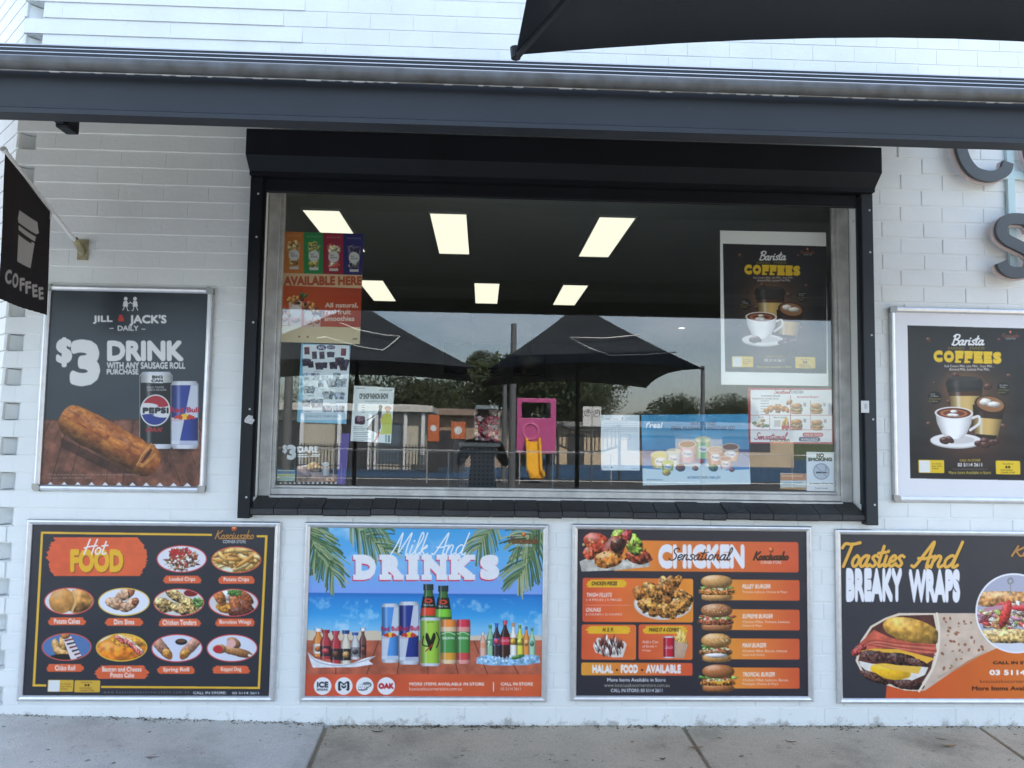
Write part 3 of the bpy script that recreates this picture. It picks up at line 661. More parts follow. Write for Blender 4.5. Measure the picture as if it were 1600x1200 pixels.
# ---------------------------------------------------------------- roller shutter
sh = empty('roller_shutter', (0.4, -.01, 1.09), 'black roller shutter box and side guides mounted around the shop window', 'shutter')
mb = MB()
pr = [(-.006, 3.09), (-.165, 3.09), (-.170, 3.083), (-.170, 2.952), (-.095, 2.892), (-.095, 2.872), (-.006, 2.872)]
mb.extrude_x(pr, -1.241, 2.085); mb.build('shutter_box', M['black'], sh)
mb = MB()
for i in range(2): mb.box(-1.243-.0015+i*3.3295, -1.2395+i*3.3295, -.172, -.006, 2.870, 3.092)
for x0, x1 in ((-1.243, -1.180), (2.023, 2.087)):
    mb = MB(); mb.box(x0, x1, -.068, -.010, 1.093, 2.8715, .004)
    mb.box(x0+.016 if x0 < 0 else x0-.012, x1+.012 if x0 < 0 else x1-.016, -.045, -.025, 1.20, 2.86); 
    o = mb.build('guide_rail', M['charcoal'] if x0 > 0 else M['black'], sh)
    for z in (1.20, 1.65, 2.1, 2.55, 2.78):
        mb = MB(); xc = (x0+x1)/2+.012; mb.tube([(xc, -.0685, z), (xc, -.0705, z)], [.006, .004], 10); mb.build('screw', M['alu_dull'], o)
mb = MB(); mb.box(-1.168, 2.011, -.046, -.022, 2.80, 2.871, .004); mb.box(-1.166, 2.009, -.050, -.0465, 2.812, 2.826)
mb.build('bottom_bar', M['black'], sh)
mb = MB(); mb.box(-1.168, 2.011, -.036, -.026, 2.872, 2.93); mb.build('shutter_curtain', M['black'], sh)

# ---------------------------------------------------------------- awning
aw = empty('awning', (0.0, -.02, 2.49), 'dark grey metal awning with gutter running across above the shop window', 'awning')
AX0, AX1 = -4.6, 4.4; FYA = -1.68
mb = MB(); mb.extrude_x([(FYA, 2.520), (FYA, 2.645), (FYA+.05, 2.645), (FYA+.05, 2.498), (FYA-.012, 2.498), (FYA-.012, 2.513)], AX0, AX1)
mb.build('fascia', M['charcoal'], aw)
mb = MB(); GR = .024; GYC, GZC = FYA-.012-GR, 2.643
arc = [(GYC-GR*math.cos(R(t)), GZC-GR*math.sin(R(t))) for t in range(-40, 181, 13)]
inn = [(GYC-(GR-.004)*math.cos(R(t)), GZC-(GR-.004)*math.sin(R(t))) for t in range(-40, 181, 13)]
sx = at(626, 100, FYA)[0]
mb.extrude_x(arc+inn[::-1], AX0, sx+.02); mb.extrude_x([(y-.003, z-.002) for y, z in arc]+[(y, z-.001) for y, z in inn[::-1]], sx, AX1)
mb.build('gutter', M['gutter'], aw, smooth=False)
mb = MB(); g = random.Random(9); x = AX0; up = []             # scalloped strip of dried drips along the gutter's lower edge
while x < AX1:
    l = g.uniform(.012, .05); k = g.uniform(.0015, .0042) if g.random() < .8 else .0012
    up += [(x, .0012), (x+.004, k), (x+l, k), (x+l+.004, .0012)]; x += l+g.uniform(.010, .024)
n = len(up); z0 = GZC-GR-.0012; v = []
for yy in (GYC-.006, GYC-.002): v += [(a, yy, z0) for a, k in up]+[(a, yy, z0-k) for a, k in up]
f = []
for i in range(n-1):
    f += [(i, i+1, n+i+1, n+i), (2*n+i, 3*n+i, 3*n+i+1, 2*n+i+1), (i, 2*n+i, 2*n+i+1, i+1), (n+i, n+i+1, 3*n+i+1, 3*n+i)]
mb.add(v, f+[(0, n, 3*n, 2*n), (n-1, 3*n-1, 4*n-1, 2*n-1)])
mb.build('drip_edge', mat('pale_drip', (.42, .41, .38), .7, var=.3), aw)
# roof sheet rises to the wall; it stops on a slant at the right
RY0 = FYA+.22; RZ0, RZ1 = at(800, 94.8, RY0)[2], at(800, 93.2, -.012)[2]
mb = MB(); xr0, xr1 = 3.0, 2.42
def rs(y): return RZ0+(RZ1-RZ0)*(y-RY0)/(-.012-RY0)
ys = np.linspace(RY0, -.012, 40)
def rib(y): return -.012*abs(math.sin((y-FYA)*math.pi/.17))
top = [(y, rs(y)+rib(y)) for y in ys]; n = len(top)
v = [(AX0, y, z) for y, z in top]+[(xr0+(xr1-xr0)*(y-FYA)/(-FYA), y, z) for y, z in top]; v += [(x, y, z-.03) for x, y, z in v]
f = [(i, i+1, n+i+1, n+i) for i in range(n-1)]+[(2*n+i, 3*n+i, 3*n+i+1, 2*n+i+1) for i in range(n-1)]+[(n+i, n+i+1, 3*n+i+1, 3*n+i) for i in range(n-1)]+[(i, 2*n+i, 2*n+i+1, i+1) for i in range(n-1)]+[(0, n, 3*n, 2*n), (n-1, 3*n-1, 4*n-1, 2*n-1)]
mb.add(v, f); mb.build('roof_sheet', M['charcoal'], aw)
M['trim'] = mat('pale_glint_trim', (.74, .76, .78), .35, .3, var=.12)
for i, (py_, yy) in enumerate(((113.5, FYA-.006), (107.5, FYA+.05), (101.5, FYA+.13), (96.5, FYA+.24))):   # folded roofing edges above the gutter, their glints put into the pale colour
    z = at(800, py_, yy)[2]; mb = MB(); mb.tube([(AX0, yy, z), (AX1-.5*i, yy, z)], .0048, 8); mb.build('roof_edge_trim', M['trim'], aw)
    if i: mb = MB(); mb.box(AX0, AX1-.5*i, yy-.012, yy-.0052, z-.06, z-.003); mb.build('roof_edge_fold', M['charcoal'], aw)
# soffit sits high so the wall under it stays visible: follow the roof instead
mb = MB(); u = [(FYA+.051, 2.60), (-.02, rs(-.02)-.06)]
mb.add([(AX0, *u[0]), (2.95, *u[0]), (2.36, *u[1]), (AX0, *u[1]), (AX0, u[0][0], u[0][1]+.02), (2.95, u[0][0], u[0][1]+.02), (2.36, u[1][0], u[1][1]+.02), (AX0, u[1][0], u[1][1]+.02)], [(0, 1, 2, 3), (7, 6, 5, 4), (0, 4, 5, 1), (1, 5, 6, 2), (2, 6, 7, 3), (3, 7, 4, 0)])
mb.build('soffit', M['soffit'], aw)
mb = MB(); mb.box(AX0, 3.0, FYA+.051, RY0+.03, 2.646, 2.66); mb.box(AX0, 3.0, RY0+.02, RY0+.03, 2.661, RZ0-.02); mb.build('added_gap_closure', M['soffit'], aw)  # added backing, shuts out sky light leaking between fascia and roof
p = at(104, 199, -1.5); zb = at(104, 204, -1.5)[2]
mb = MB(); mb.box(p[0]-.022, p[0]+.022, -1.53, -1.46, zb, zb+.06, .006); mb.box(p[0]-.015, p[0]+.015, -1.55, -1.531, zb+.008, zb+.05, .004); mb.tube([(p[0], -1.49, zb+.061), (p[0], -1.49, zb+.13)], .01)
single(mb, 'floodlight', M['black'], (p[0], -1.5, zb+.06), 'small black floodlight tucked under the left end of the awning', 'light')

# ---------------------------------------------------------------- letters and pale bars on the right wall
sg = empty('shop_sign', (3.0, -.01, 2.6), 'dark grey raised letters on pale blue bars at the right end of the wall', 'sign')
bx = at(1580, 330, -.02)[0]
mb = MB(); mb.box(bx-.02, bx+.022, -.028, -.006, 2.44, 3.55, .002); mb.box(2.70, 4.3, -.030, -.008, 2.99, 3.035, .002); mb.box(3.02, 4.3, -.030, -.008, 2.60, 2.635, .002)
mb.build('mounting_bar', M['paleblue'], sg)
def ribbon(pts, wd, y0, y1, mb):
    P = catmull(pts, 12); d = np.gradient(P, axis=0); d /= np.linalg.norm(d, axis=1)[:, None]; n = np.stack([-d[:, 1], d[:, 0]], 1)
    o = np.concatenate([P+n*wd/2, (P-n*wd/2)[::-1]])
    k = len(P)
    v = [(x, y, z) for y in (y0, y1) for x, z in o]; N = 2*k; f = []
    for i in range(k-1):
        f += [(i, i+1, N-2-i, N-1-i), (N+i, 2*N-1-i, 2*N-2-i, N+i+1)]
    f += [(i, N+i, N+(i+1) % N, (i+1) % N) for i in range(N)]
    mb.add(v, f)
def letter(strokes, x, z, s, label):
    mb = MB(); mb2 = MB()
    for q in strokes:
        pts = [(x+a*s, z+b*s) for a, b in q]; ribbon(pts, .060, -.085, -.062, mb); ribbon([(a-.004, b-.004) for a, b in pts], .068, -.0615, -.040, mb2)
    for q in strokes[:1]: mb2.box(x+.3*s, x+.34*s, -.0398, -.030, z+.42*s, z+.5*s)
    o = mb.build('letter', M['letter'], sg); o['label'] = label; mb2.build('letter_backing', M['backing'], o)
cbz = at(1538, 276, -.07)[2]; cl = at(1499, 225, -.07)[0]
Cst = [[(.66, .20), (.62, .09), (.50, .015), (.36, 0), (.18, .06), (.05, .24), (0, .5), (.05, .76), (.18, .94), (.36, 1.0), (.50, .985), (.62, .91), (.66, .80)]]
Ost = [[(.36, 0), (.16, .07), (.03, .27), (0, .5), (.03, .73), (.16, .93), (.36, 1), (.56, .93), (.69, .73), (.72, .5), (.69, .27), (.56, .07), (.37, 0)]]
Sst = [[(0, .18), (.05, .07), (.18, .0), (.34, -.01), (.52, .03), (.62, .14), (.62, .28), (.52, .40), (.32, .50), (.12, .60), (.02, .72), (.04, .88), (.16, .98), (.32, 1.0), (.48, .98), (.60, .88), (.63, .78)]]
letter(Cst, cl, cbz, .40, 'letter C'); letter(Ost, cl+.385, cbz, .40, 'letter O')
sl, sbz, stz = at(1562, 380, -.07)[0], at(1600, 426, -.07)[2], at(1600, 343, -.07)[2]
letter(Sst, sl, sbz, (stz-sbz), 'letter S'); letter([[(.3, 0), (.3, .5), (.3, .98)], [(0, 1), (.3, 1), (.6, 1)]], sl+.30, sbz, (stz-sbz), 'letter T')
# ---------------------------------------------------------------- inside the shop
lights = [(-1.235, 1.57), (-.290, 1.57), (.985, 1.55), (-1.245, 4.1), (.015, 4.12), (.985, 4.11)]
names = ['front left ceiling panel light above the smoothie poster', 'front middle ceiling panel light, second along the front row', 'front right ceiling panel light, slanting towards the inside coffee poster', 'rear left ceiling panel light partly behind the smoothie poster', 'rear middle ceiling panel light, the squarest looking of the back row', 'rear right ceiling panel light, last of the back row']
M['panel'] = mat('lit_panel', (1.0, .98, .78), .6, emit=0.21)
M['panelrim'] = mat('panel_rim', (.5, .5, .5), .5)
for (x, y), nm in zip(lights, names):
    t = empty('ceiling_light', (x, y+.62, IZ), 'lit white '+nm, 'ceiling light', 'panel lights on the shop ceiling')
    mb = MB(); mb.box(x-.135, x+.135, y, y+1.25, IZ-.012, IZ-.006); mb.build('diffuser', M['panel'], t)
    mb = MB()
    for q in ((x-.15, x+.15, y-.015, y-.0005), (x-.15, x+.15, y+1.2505, y+1.265), (x-.15, x-.1355, y, y+1.25), (x+.1355, x+.15, y, y+1.25)): mb.box(*q, IZ-.016, IZ-.001)
    mb.build('rim', M['panelrim'], t)
p = at(1065, 513, 6.0)
mb = MB(); mb.tube([(p[0], 6, 3.199), (p[0], 6, 3.19)], .04, 12)
dl = empty('downlight', (p[0], 6.2, 3.2), 'tiny lit round downlight on the dark shop ceiling', 'downlight')
d0 = ray(1065, 513); tt = (3.19-CAM[2])/d0[2]; q = CAM+d0*tt
dl.location = (q[0], q[1], 3.2)
mb = MB(); mb.tube([(q[0], q[1], 3.199), (q[0], q[1], 3.19)], .045, 14); mb.build('lamp', mat('lit_lamp', (1, .97, .9), .5, emit=0.4), dl)
mb = MB(); mb.tube([(q[0], q[1], 3.1995), (q[0], q[1], 3.193)], .06, 14); mb.build('trim_ring', M['panelrim'], dl)
# wall screens at the back
for (x0, y0, x1, y1), Y, lab in (((694, 535, 781, 587), 6.5, 'larger dark wall screen hanging inside left of the light pole reflection'), ((803, 554, 851, 588), 7.2, 'smaller dark framed screen hanging inside above the pink play panel')):
    a, b = at(x0, y0, Y), at(x1, y1, Y); t = empty('wall_screen', ((a[0]+b[0])/2, Y, b[2]), lab, 'screen')
    mb = MB(); mb.box(a[0], b[0], Y, Y+.05, b[2], a[2], .01); mb.build('casing', M['dark'], t)
    mb = MB(); mb.box(a[0]+.02, b[0]-.02, Y-.004, Y-.001, b[2]+.02, a[2]-.02); mb.build('display', M['screen'], t)
    mb = MB(); xm = (a[0]+b[0])/2; mb.tube([(xm, Y+.025, a[2]), (xm, Y+.025, IZ)], .02, 8); mb.build('bracket', M['dark'], t)
# pegboard display stand
def perforated():
    m = mat('perforated_grey', (.055, .060, .068), .5); nt = m.node_tree; b = nt.nodes['Principled BSDF']
    t = nt.nodes.new('ShaderNodeTexCoord'); v = nt.nodes.new('ShaderNodeVectorMath'); v.operation = 'MODULO'; v.inputs[1].default_value = (.026, .026, .026)
    ad = nt.nodes.new('ShaderNodeVectorMath'); ad.operation = 'ADD'; ad.inputs[1].default_value = (2.6, 2.6, 2.6); nt.links.new(t.outputs['Object'], ad.inputs[0]); nt.links.new(ad.outputs[0], v.inputs[0])
    su = nt.nodes.new('ShaderNodeVectorMath'); su.operation = 'SUBTRACT'; su.inputs[1].default_value = (.013, 0, .013); nt.links.new(v.outputs[0], su.inputs[0])
    mu = nt.nodes.new('ShaderNodeVectorMath'); mu.operation = 'MULTIPLY'; mu.inputs[1].default_value = (1, 0, 1); nt.links.new(su.outputs[0], mu.inputs[0])
    ln = nt.nodes.new('ShaderNodeVectorMath'); ln.operation = 'LENGTH'; nt.links.new(mu.outputs[0], ln.inputs[0])
    lt = nt.nodes.new('ShaderNodeMath'); lt.operation = 'LESS_THAN'; lt.inputs[1].default_value = .0062; nt.links.new(ln.outputs['Value'], lt.inputs[0])
    x = nt.nodes.new('ShaderNodeMix'); x.data_type = 'RGBA'; x.inputs['A'].default_value = (.055, .06, .068, 1); x.inputs['B'].default_value = (.004, .004, .005, 1); nt.links.new(lt.outputs[0], x.inputs['Factor']); nt.links.new(x.outputs['Result'], b.inputs['Base Color']); return m

Y = .55; a, b = at(728, 690, Y), at(776, 762, Y)
t = empty('pegboard_stand', ((a[0]+b[0])/2, Y+.1, b[2]-.2), 'dark perforated display stand behind the glass under the sweet jar', 'display stand')
mb = MB(); W = b[0]-a[0]; cols, rows = max(4, int(W/.027)), 8; H = a[2]-b[2]+.35; mb.box(a[0]-.04, b[0]+.0, Y+.02, Y+.16, b[2]-.35, a[2]-.03)
mb.build('cabinet', mat('stand_grey', (.050, .055, .062), .5), t)
mb = MB(); mb.box(a[0]-.036, b[0]-.004, Y+.0186, Y+.0199, b[2]-.3, a[2]-.04); mb.build('perforated_panel', perforated(), t)
mb = MB(); mb.box(a[0]-.05, b[0]+.02, Y-.02, Y+.18, a[2]-.03, a[2]-.004, .006); mb.build('top_shelf', mat('shelf_grey', (.16, .165, .16), .5), t)
mb = MB(); mb.box(a[0]-.075, a[0]-.042, Y-.03, Y+.17, b[2]-.35, a[2]+.12, .004); mb.build('upright', M['black'], t)
# sweet jar on the stand
jx_, jz = at(760, 690, Y+.08)[0], a[2]-.003
t = empty('sweet_jar', (jx_, Y+.08, jz), 'clear square jar of pink and red sweets standing on the perforated stand', 'jar')
mb = MB(); w_ = .085; mb.box(jx_-w_, jx_+w_, Y+.01, Y+.15, jz, jz+.20, .015); mb.build('jar_body', M['glass'], t)
mb = MB(); g = random.Random(4); mats = [mat('sweet_'+n, c, .4) for n, c in (('pink', (.6, .12, .2)), ('red', (.5, .03, .06)), ('white', (.7, .6, .6)), ('rose', (.5, .2, .25)))]
for i in range(170):
    x, y, z = jx_+g.uniform(-.066, .066), Y+.03+g.uniform(0, .1), jz+.012+g.uniform(0, .14)
    r = g.uniform(.008, .012); mb.box(x-r, x+r, y-r, y+r, z-r*.8, z+r*.8, .003, mi=g.randrange(4))
mb.build('sweets', mats, t)
mb = MB(); mb.box(jx_-.07, jx_+.07, Y+.025, Y+.135, jz+.201, jz+.225, .006); mb.build('lid', mat('jar_lid', (.35, .36, .36), .4), t)
# low counters/ rails seen just inside the glass
mb = MB(); z = at(800, 707, .5)[2]; mb.tube([(-1.1, .5, z), (1.0, .5, z)], .006, 8)
for x in (-1.1, -.2, .42, 1.0): mb.tube([(x, .5, .9), (x, .5, z)], .006, 8)
single(mb, 'display_rail', M['pole'], (0, .5, .9), 'thin grey metal rail running just inside the window glass', 'rail')

# ---------------------------------------------------------------- parasols (right one hangs over the camera, both mirrored in the glass)
def mirror_at(px, py, y):
    """point at depth y in front of the wall whose mirror image in the pane lies on the measured ray"""
    d = ray(px, py); Yv = .238-y; t = (Yv-CAM[1])/d[1]; q = CAM+d*t; return np.array([q[0], y, q[2]])
def parasol(name, corners, apex, polex, label, stripes=()):
    """corners: four (x,y,z) in order; hems sag upward between the corners"""
    cx, cy = polex; t = empty(name, (cx, cy, PZ), label, 'parasol', 'black parasols outside the shop')
    A = Vector(apex); cs = [Vector(c) for c in corners]; n = 16; m_ = 12; mb = MB(); top = []
    for s in range(4):
        a, b = cs[s], cs[(s+1) % 4]; grid = []
        for i in range(m_+1):
            u = i/m_; row = []
            for j in range(n+1):
                w = j/n; e = a.lerp(b, w); k = 4*w*(1-w); mid = (cs[0]+cs[1]+cs[2]+cs[3])/4
                e = e+Vector((0, 0, .062*k))+(Vector((mid.x, mid.y, e.z))-e)*.05*k
                q = A.lerp(e, u); q.z -= .10*math.sin(math.pi*u)*(.35+.65*k) * .6
                row.append(q)
            grid.append(row)
        v = [q for r in grid for q in r]; v2 = [q+Vector((0, 0, .004)) for q in v]; N = len(v); f = []
        for i in range(m_):
            for j in range(n):
                p = i*(n+1)+j; f += [(p, p+1, p+n+2, p+n+1), (N+p, N+p+n+1, N+p+n+2, N+p+1)]
        hem = [m_*(n+1)+j for j in range(n+1)]
        f += [(hem[j], hem[j+1], N+hem[j+1], N+hem[j]) for j in range(n)]
        mb.add(v+v2, f)
    o = mb.build('canopy', M['canvas'], t, smooth=True)
    mb = MB(); mb.tube([(cx, cy, PZ+.05), (cx, cy, A.z+.02)], .024, 12); mb.build('pole', M['black'], t)
    mb = MB(); mb.box(cx-.28, cx+.28, cy-.28, cy+.28, PZ+.001, PZ+.06, .015); mb.tube([(cx, cy, PZ+.06), (cx, cy, PZ+.36)], .035, 12); mb.build('base', M['black'], t)
    for c in cs:
        mb = MB(); mb.tube([A-Vector((0, 0, .06)), A.lerp(c, .5)-Vector((0, 0, .035)), c-Vector((0, 0, .004))], [.009, .009, .006], 8); mb.build('rib', M['canvas'], t)
        mb = MB(); mid = A.lerp(c, .5)-Vector((0, 0, .06)); mb.tube([(cx, cy, A.z-.75), mid], .009, 8); mb.build('strut', M['black'], t)
        mb = MB(); mb.tube([c+Vector((0, 0, -.006)), c+Vector((0, 0, .012))], [.008, .010], 10); mb.build('corner_cap', M['black'], t)
    for q in stripes:                                      # white printed outline on the panel facing the shop
        n = (cs[1]-A).cross(cs[0]-A).normalized(); n = n if n.z > 0 else -n; pts = []
        for px, py in q:
            d = ray(px, py); d = Vector((d[0], -d[1], d[2])); o = Vector((CAM[0], .238-CAM[1], CAM[2])); k = (A-o).dot(n)/d.dot(n); pts.append(o+d*k+n*.012)
        mb = MB(); mb.tube(pts, .007, 6); mb.build('white_outline', M['white_metal'], t)
    mb = MB(); mb.tube([A+Vector((0, 0, -.01)), A+Vector((0, 0, .05)), A+Vector((0, 0, .09))], [.05, .03, .01], 12); mb.build('finial', M['black'], t)
    return t
dL = ray(806, 86); 
Lc = CAM+dL*((-2.80-CAM[1])/dL[1])                            # near left corner seen directly
parasol('parasol', [tuple(Lc), (2.02, -2.62, Lc[2]+.02), (1.95, -4.75, Lc[2]-.02), (.02, -4.85, Lc[2]-.03)], (1.0, -3.75, 2.95), (1.0, -3.75), 'black square parasol whose corner hangs into the top right of the view', [[(1000, 525), (945, 530), (890, 529), (920, 545), (953, 557), (1005, 556), (1056, 552)]])
pb = parasol('parasol', [(-2.75, -3.2, 2.20), (-.10, -3.2, 2.20), (-.14, -5.3, 2.21), (-2.75, -5.3, 2.21)], (-1.42, -4.25, 3.0), (-1.42, -4.25), 'black square parasol standing to the left of the photographer, mirrored in the window', [[(532, 506), (560, 517), (600, 525), (625, 527), (612, 539), (598, 549), (560, 543), (510, 528), (495, 530)]])

# ---------------------------------------------------------------- photographer (only mirrored in the glass)
def person():
    t = empty('person', (0.0, -4.42, PZ), 'person in dark clothes holding up a phone, mirrored in the window', 'person')
    V = []; E = []; Rr = []
    def a(p, r, par=None):
        V.append(p); Rr.append(r); i = len(V)-1
        if par is not None: E.append((par, i))
        return i
    pel = a((0, 0, .95), (.155, .11)); wst = a((0, 0, 1.12), (.14, .10), pel); ch = a((0, 0, 1.32), (.165, .115), wst); nb = a((0, 0, 1.46), (.07, .065), ch); nk = a((0, .01, 1.52), (.052, .052), nb)
    hd = a((0, .03, 1.60), (.072, .085), nk); h2 = a((0, .02, 1.70), (.075, .092), hd); a((0, .01, 1.76), (.05, .06), h2)
    for s in (-1, 1):
        hp = a((s*.09, 0, .90), (.095, .095), pel); kn = a((s*.10, .02, .50), (.062, .062), hp); an = a((s*.10, -.02, .10), (.042, .042), kn); ft = a((s*.105, .12, .045), (.042, .03), an)
        shd = a((s*.185, 0, 1.41), (.058, .055), ch); el = a((s*.27, .08, 1.16), (.043, .043), shd); wr = a((s*.10, .28, 1.36), (.028, .028), el); hn = a((s*.055, .36, 1.44), (.035, .018), wr)
        for k in range(4): f1 = a((s*(.045-.012*k*0), .385+.002*k, 1.425+.018*k), (.0095, .0095), hn); a((s*.012, .395, 1.425+.018*k), (.008, .008), f1)
        th = a((s*.03, .35, 1.43), (.0105, .0105), hn); a((s*.012, .345, 1.45), (.009, .009), th)
    me = bpy.data.meshes.new('body'); me.from_pydata(V, E, []); o = link(bpy.data.objects.new('body', me), t)
    md = o.modifiers.new('skin', 'SKIN'); sv = me.skin_vertices[0].data
    for i, r in enumerate(Rr): sv[i].radius = r
    sv[pel].use_root = True
    o.modifiers.new('sub', 'SUBSURF').levels = 1; o.modifiers['sub'].render_levels = 2
    m = bpy.data.materials.new('dark_clothing_and_skin'); m.use_nodes = True; nt = m.node_tree; b = nt.nodes['Principled BSDF']; b.inputs['Roughness'].default_value = .75
    tcn = nt.nodes.new('ShaderNodeTexCoord'); sx = nt.nodes.new('ShaderNodeSeparateXYZ'); r = nt.nodes.new('ShaderNodeValToRGB'); r.color_ramp.interpolation = 'CONSTANT'
    mr = nt.nodes.new('ShaderNodeMapRange'); mr.inputs['From Max'].default_value = 2.0; nt.links.new(tcn.outputs['Object'], sx.inputs[0]); nt.links.new(sx.outputs['Z'], mr.inputs['Value']); nt.links.new(mr.outputs[0], r.inputs['Fac'])
    e = r.color_ramp.elements; e[0].position = 0; e[0].color = (.02, .02, .02, 1); e[1].position = .045; e[1].color = (.03, .035, .05, 1)
    q = e.new(.48); q.color = (.025, .026, .03, 1); q = e.new(.745); q.color = (.36, .22, .16, 1); nt.links.new(r.outputs['Color'], b.inputs['Base Color']); me.materials.append(m)
    mb = MB(); mb2 = MB()
    bm = bmesh.new(); bmesh.ops.create_uvsphere(bm, u_segments=18, v_segments=12, radius=1)
    for q in bm.verts: q.co = Vector((q.co.x*.098, q.co.y*.112-.012, q.co.z*.10+1.715))
    bm.verts.index_update(); fs = [[q.index for q in f.verts] for f in bm.faces if not (f.calc_center_median().y > .045 and f.calc_center_median().z < 1.735)]
    me2 = bpy.data.meshes.new('hair'); me2.from_pydata([q.co[:] for q in bm.verts], [], fs); bm.free(); me2.materials.append(mat('dark_hair', (.02, .015, .012), .6)); link(bpy.data.objects.new('hair', me2), t)
    mb = MB()
    for s in (-1, 1):
        mb = MB(); mb.tube([(s*.032+0, -4.42+.113, PZ+1.655), (s*.032, -4.42+.122, PZ+1.655)], [.013, .009], 10); mb.build('eye', M['dark'], t)
    mb = MB(); mb.tube([(0, -4.42+.11, PZ+1.65), (0, -4.42+.138, PZ+1.612)], [.009, .015], 8); mb.build('nose', mat('skin', (.36, .22, .16), .6), t)
    mb = MB(); mb.box(-.022, .022, -4.42+.105, -4.42+.118, PZ+1.578, PZ+1.587, .003); mb.build('mouth', mat('lips', (.3, .12, .1), .5), t)
    mb = MB(); mb.box(-.036, .036, -4.034, -4.026, 1.455, 1.605, .003)
    ph = single(mb, 'phone', M['screen'], (0, -4.03, 1.53), 'black phone held up in both hands by the mirrored person', 'phone')
person()

# ---------------------------------------------------------------- across the road (mirrored in the glass)
mb = MB(); mb.box(-60, 60, -60, -24.6, -.119, -.108); struct(mb, 'court', M['court'])
mb = MB(); mb.box(-90, 90, -24.59, -15.51, -.119, -.06); struct(mb, 'far_footpath', M['asphalt'])
def leaves(mb, c, r, n, size, seed, flat=1.0):
    g = np.random.default_rng(seed); k = 9; cl = g.normal(size=(k, 3)); cl = cl/np.linalg.norm(cl, axis=1)[:, None]*g.uniform(.3, .8, (k, 1))
    q = cl[g.integers(k, size=n)]+g.normal(size=(n, 3))*.27
    ln = np.linalg.norm(q, axis=1)[:, None]; q = q/np.maximum(ln, 1e-6)*np.where(ln > .95, .95-.25*g.random((n, 1)), ln)
    P = np.array(c)+q*np.array(r)
    D = g.normal(size=(n, 2, 3)); D = D/np.linalg.norm(D, axis=2)[..., None]*size*g.uniform(.6, 1.4, (n, 1, 1)); D[:, 1] *= .5
    o = len(mb.v); vs = np.stack([P-D[:, 0], P+D[:, 1], P+D[:, 0], P-D[:, 1]], 1).reshape(-1, 3)
    mb.v += [tuple(x) for x in vs.tolist()]; mb.f += [(o+4*i, o+4*i+1, o+4*i+2, o+4*i+3) for i in range(n)]; mb.m += [0]*n
M['foliage'] = mat('gum_foliage', (.055, .075, .03), .8, var=.5, vscale=.6); M['bark'] = mat('bark', (.10, .08, .06), .9, var=.4, vscale=5)
def tree(px, py, dist, r, trunk, label, seed, flat=.7, n=9000):
    y = .24+4-dist; c = mirror_at(px, py, y); x = c[0]
    t = empty('tree', (x, y, -.1), label, 'tree', 'trees across the road')
    mb = MB(); g = random.Random(seed); fork = c[2]-r*flat*.35
    mb.tube([(x, y, -.1), (x+.08*r, y, fork*.5), (x, y, fork)], [.10*trunk, .085*trunk, .07*trunk], 8)
    for i in range(6):
        an = i*1.05+g.random(); e = (x+math.cos(an)*r*.7, y+math.sin(an)*r*.7, c[2]+g.uniform(-.2, .5)*r*flat)
        mb.tube([(x, y, fork), ((x+e[0])/2, (y+e[1])/2, (fork+e[2])/2+.15*r), e], [.05*trunk, .032*trunk, .01*trunk], 6)
    mb.build('trunk', M['bark'], t)
    mb = MB(); leaves(mb, c, (r, r, r*flat), n, .036*r, seed); o = mb.build('crown', M['foliage'], t)
tree(815, 606, 42, 4.3, 2.2, 'spreading gum tree straight across the road, mirrored behind the pink play panel', 21, .5, 12000)
tree(757, 572, 44, 1.25, 1.6, 'tall gum tree with a rounded crown mirrored left of the light pole', 22, .8)
tree(590, 630, 48, 3.8, 2.5, 'broad dark tree mirrored above the shelter roof', 23, .6)
tree(1060, 655, 60, 3.0, 2.0, 'green bushy tree mirrored above the milkshake poster', 24, .75)
tree(1140, 650, 62, 2.6, 2.0, 'smaller green tree mirrored right of the bushy one', 25, .8)
tree(470, 640, 60, 3.0, 2.0, 'hazy thin tree mirrored at the left end of the pane', 26, .9, 3500)
tree(935, 610, 50, 2.4, 2.0, 'dark tree mirrored between the parasol pole and the parking sign', 27, .9)
tree(690, 632, 50, 3.4, 2.2, 'low dense tree mirrored above the orange banners', 28, .55)
tree(905, 625, 47, 2.6, 2.0, 'dense tree mirrored behind the right parasol pole', 29, .8)
tree(1000, 672, 64, 2.4, 2.0, 'low shrubby tree mirrored above the white notice', 30, .7)
def pole(px, pytop, dist, r, label, px2=None, py2=None):
    y = .24+4-dist; q = mirror_at(px, pytop, y); mb = MB(); mb.tube([(q[0], y, -.11), (q[0], y, q[2])], [r*1.15, r*.85], 12); mb.tube([(q[0], y, -.11), (q[0], y, .1)], r*1.6, 12)
    single(mb, 'street_pole', M['pole'], (q[0], y, -.11), label, 'pole', 'grey poles across the road')
pole(803, 506, 22, .10, 'tall grey street pole, mirrored just right of the window centre'); pole(789, 600, 26, .09, 'shorter grey pole, mirrored beside the tall one'); pole(452, 578, 22, .13, 'thick grey pole, mirrored near the left end of the pane'); pole(1098, 572, 16, .05, 'slim grey pole, mirrored near the right corner of the parasol')
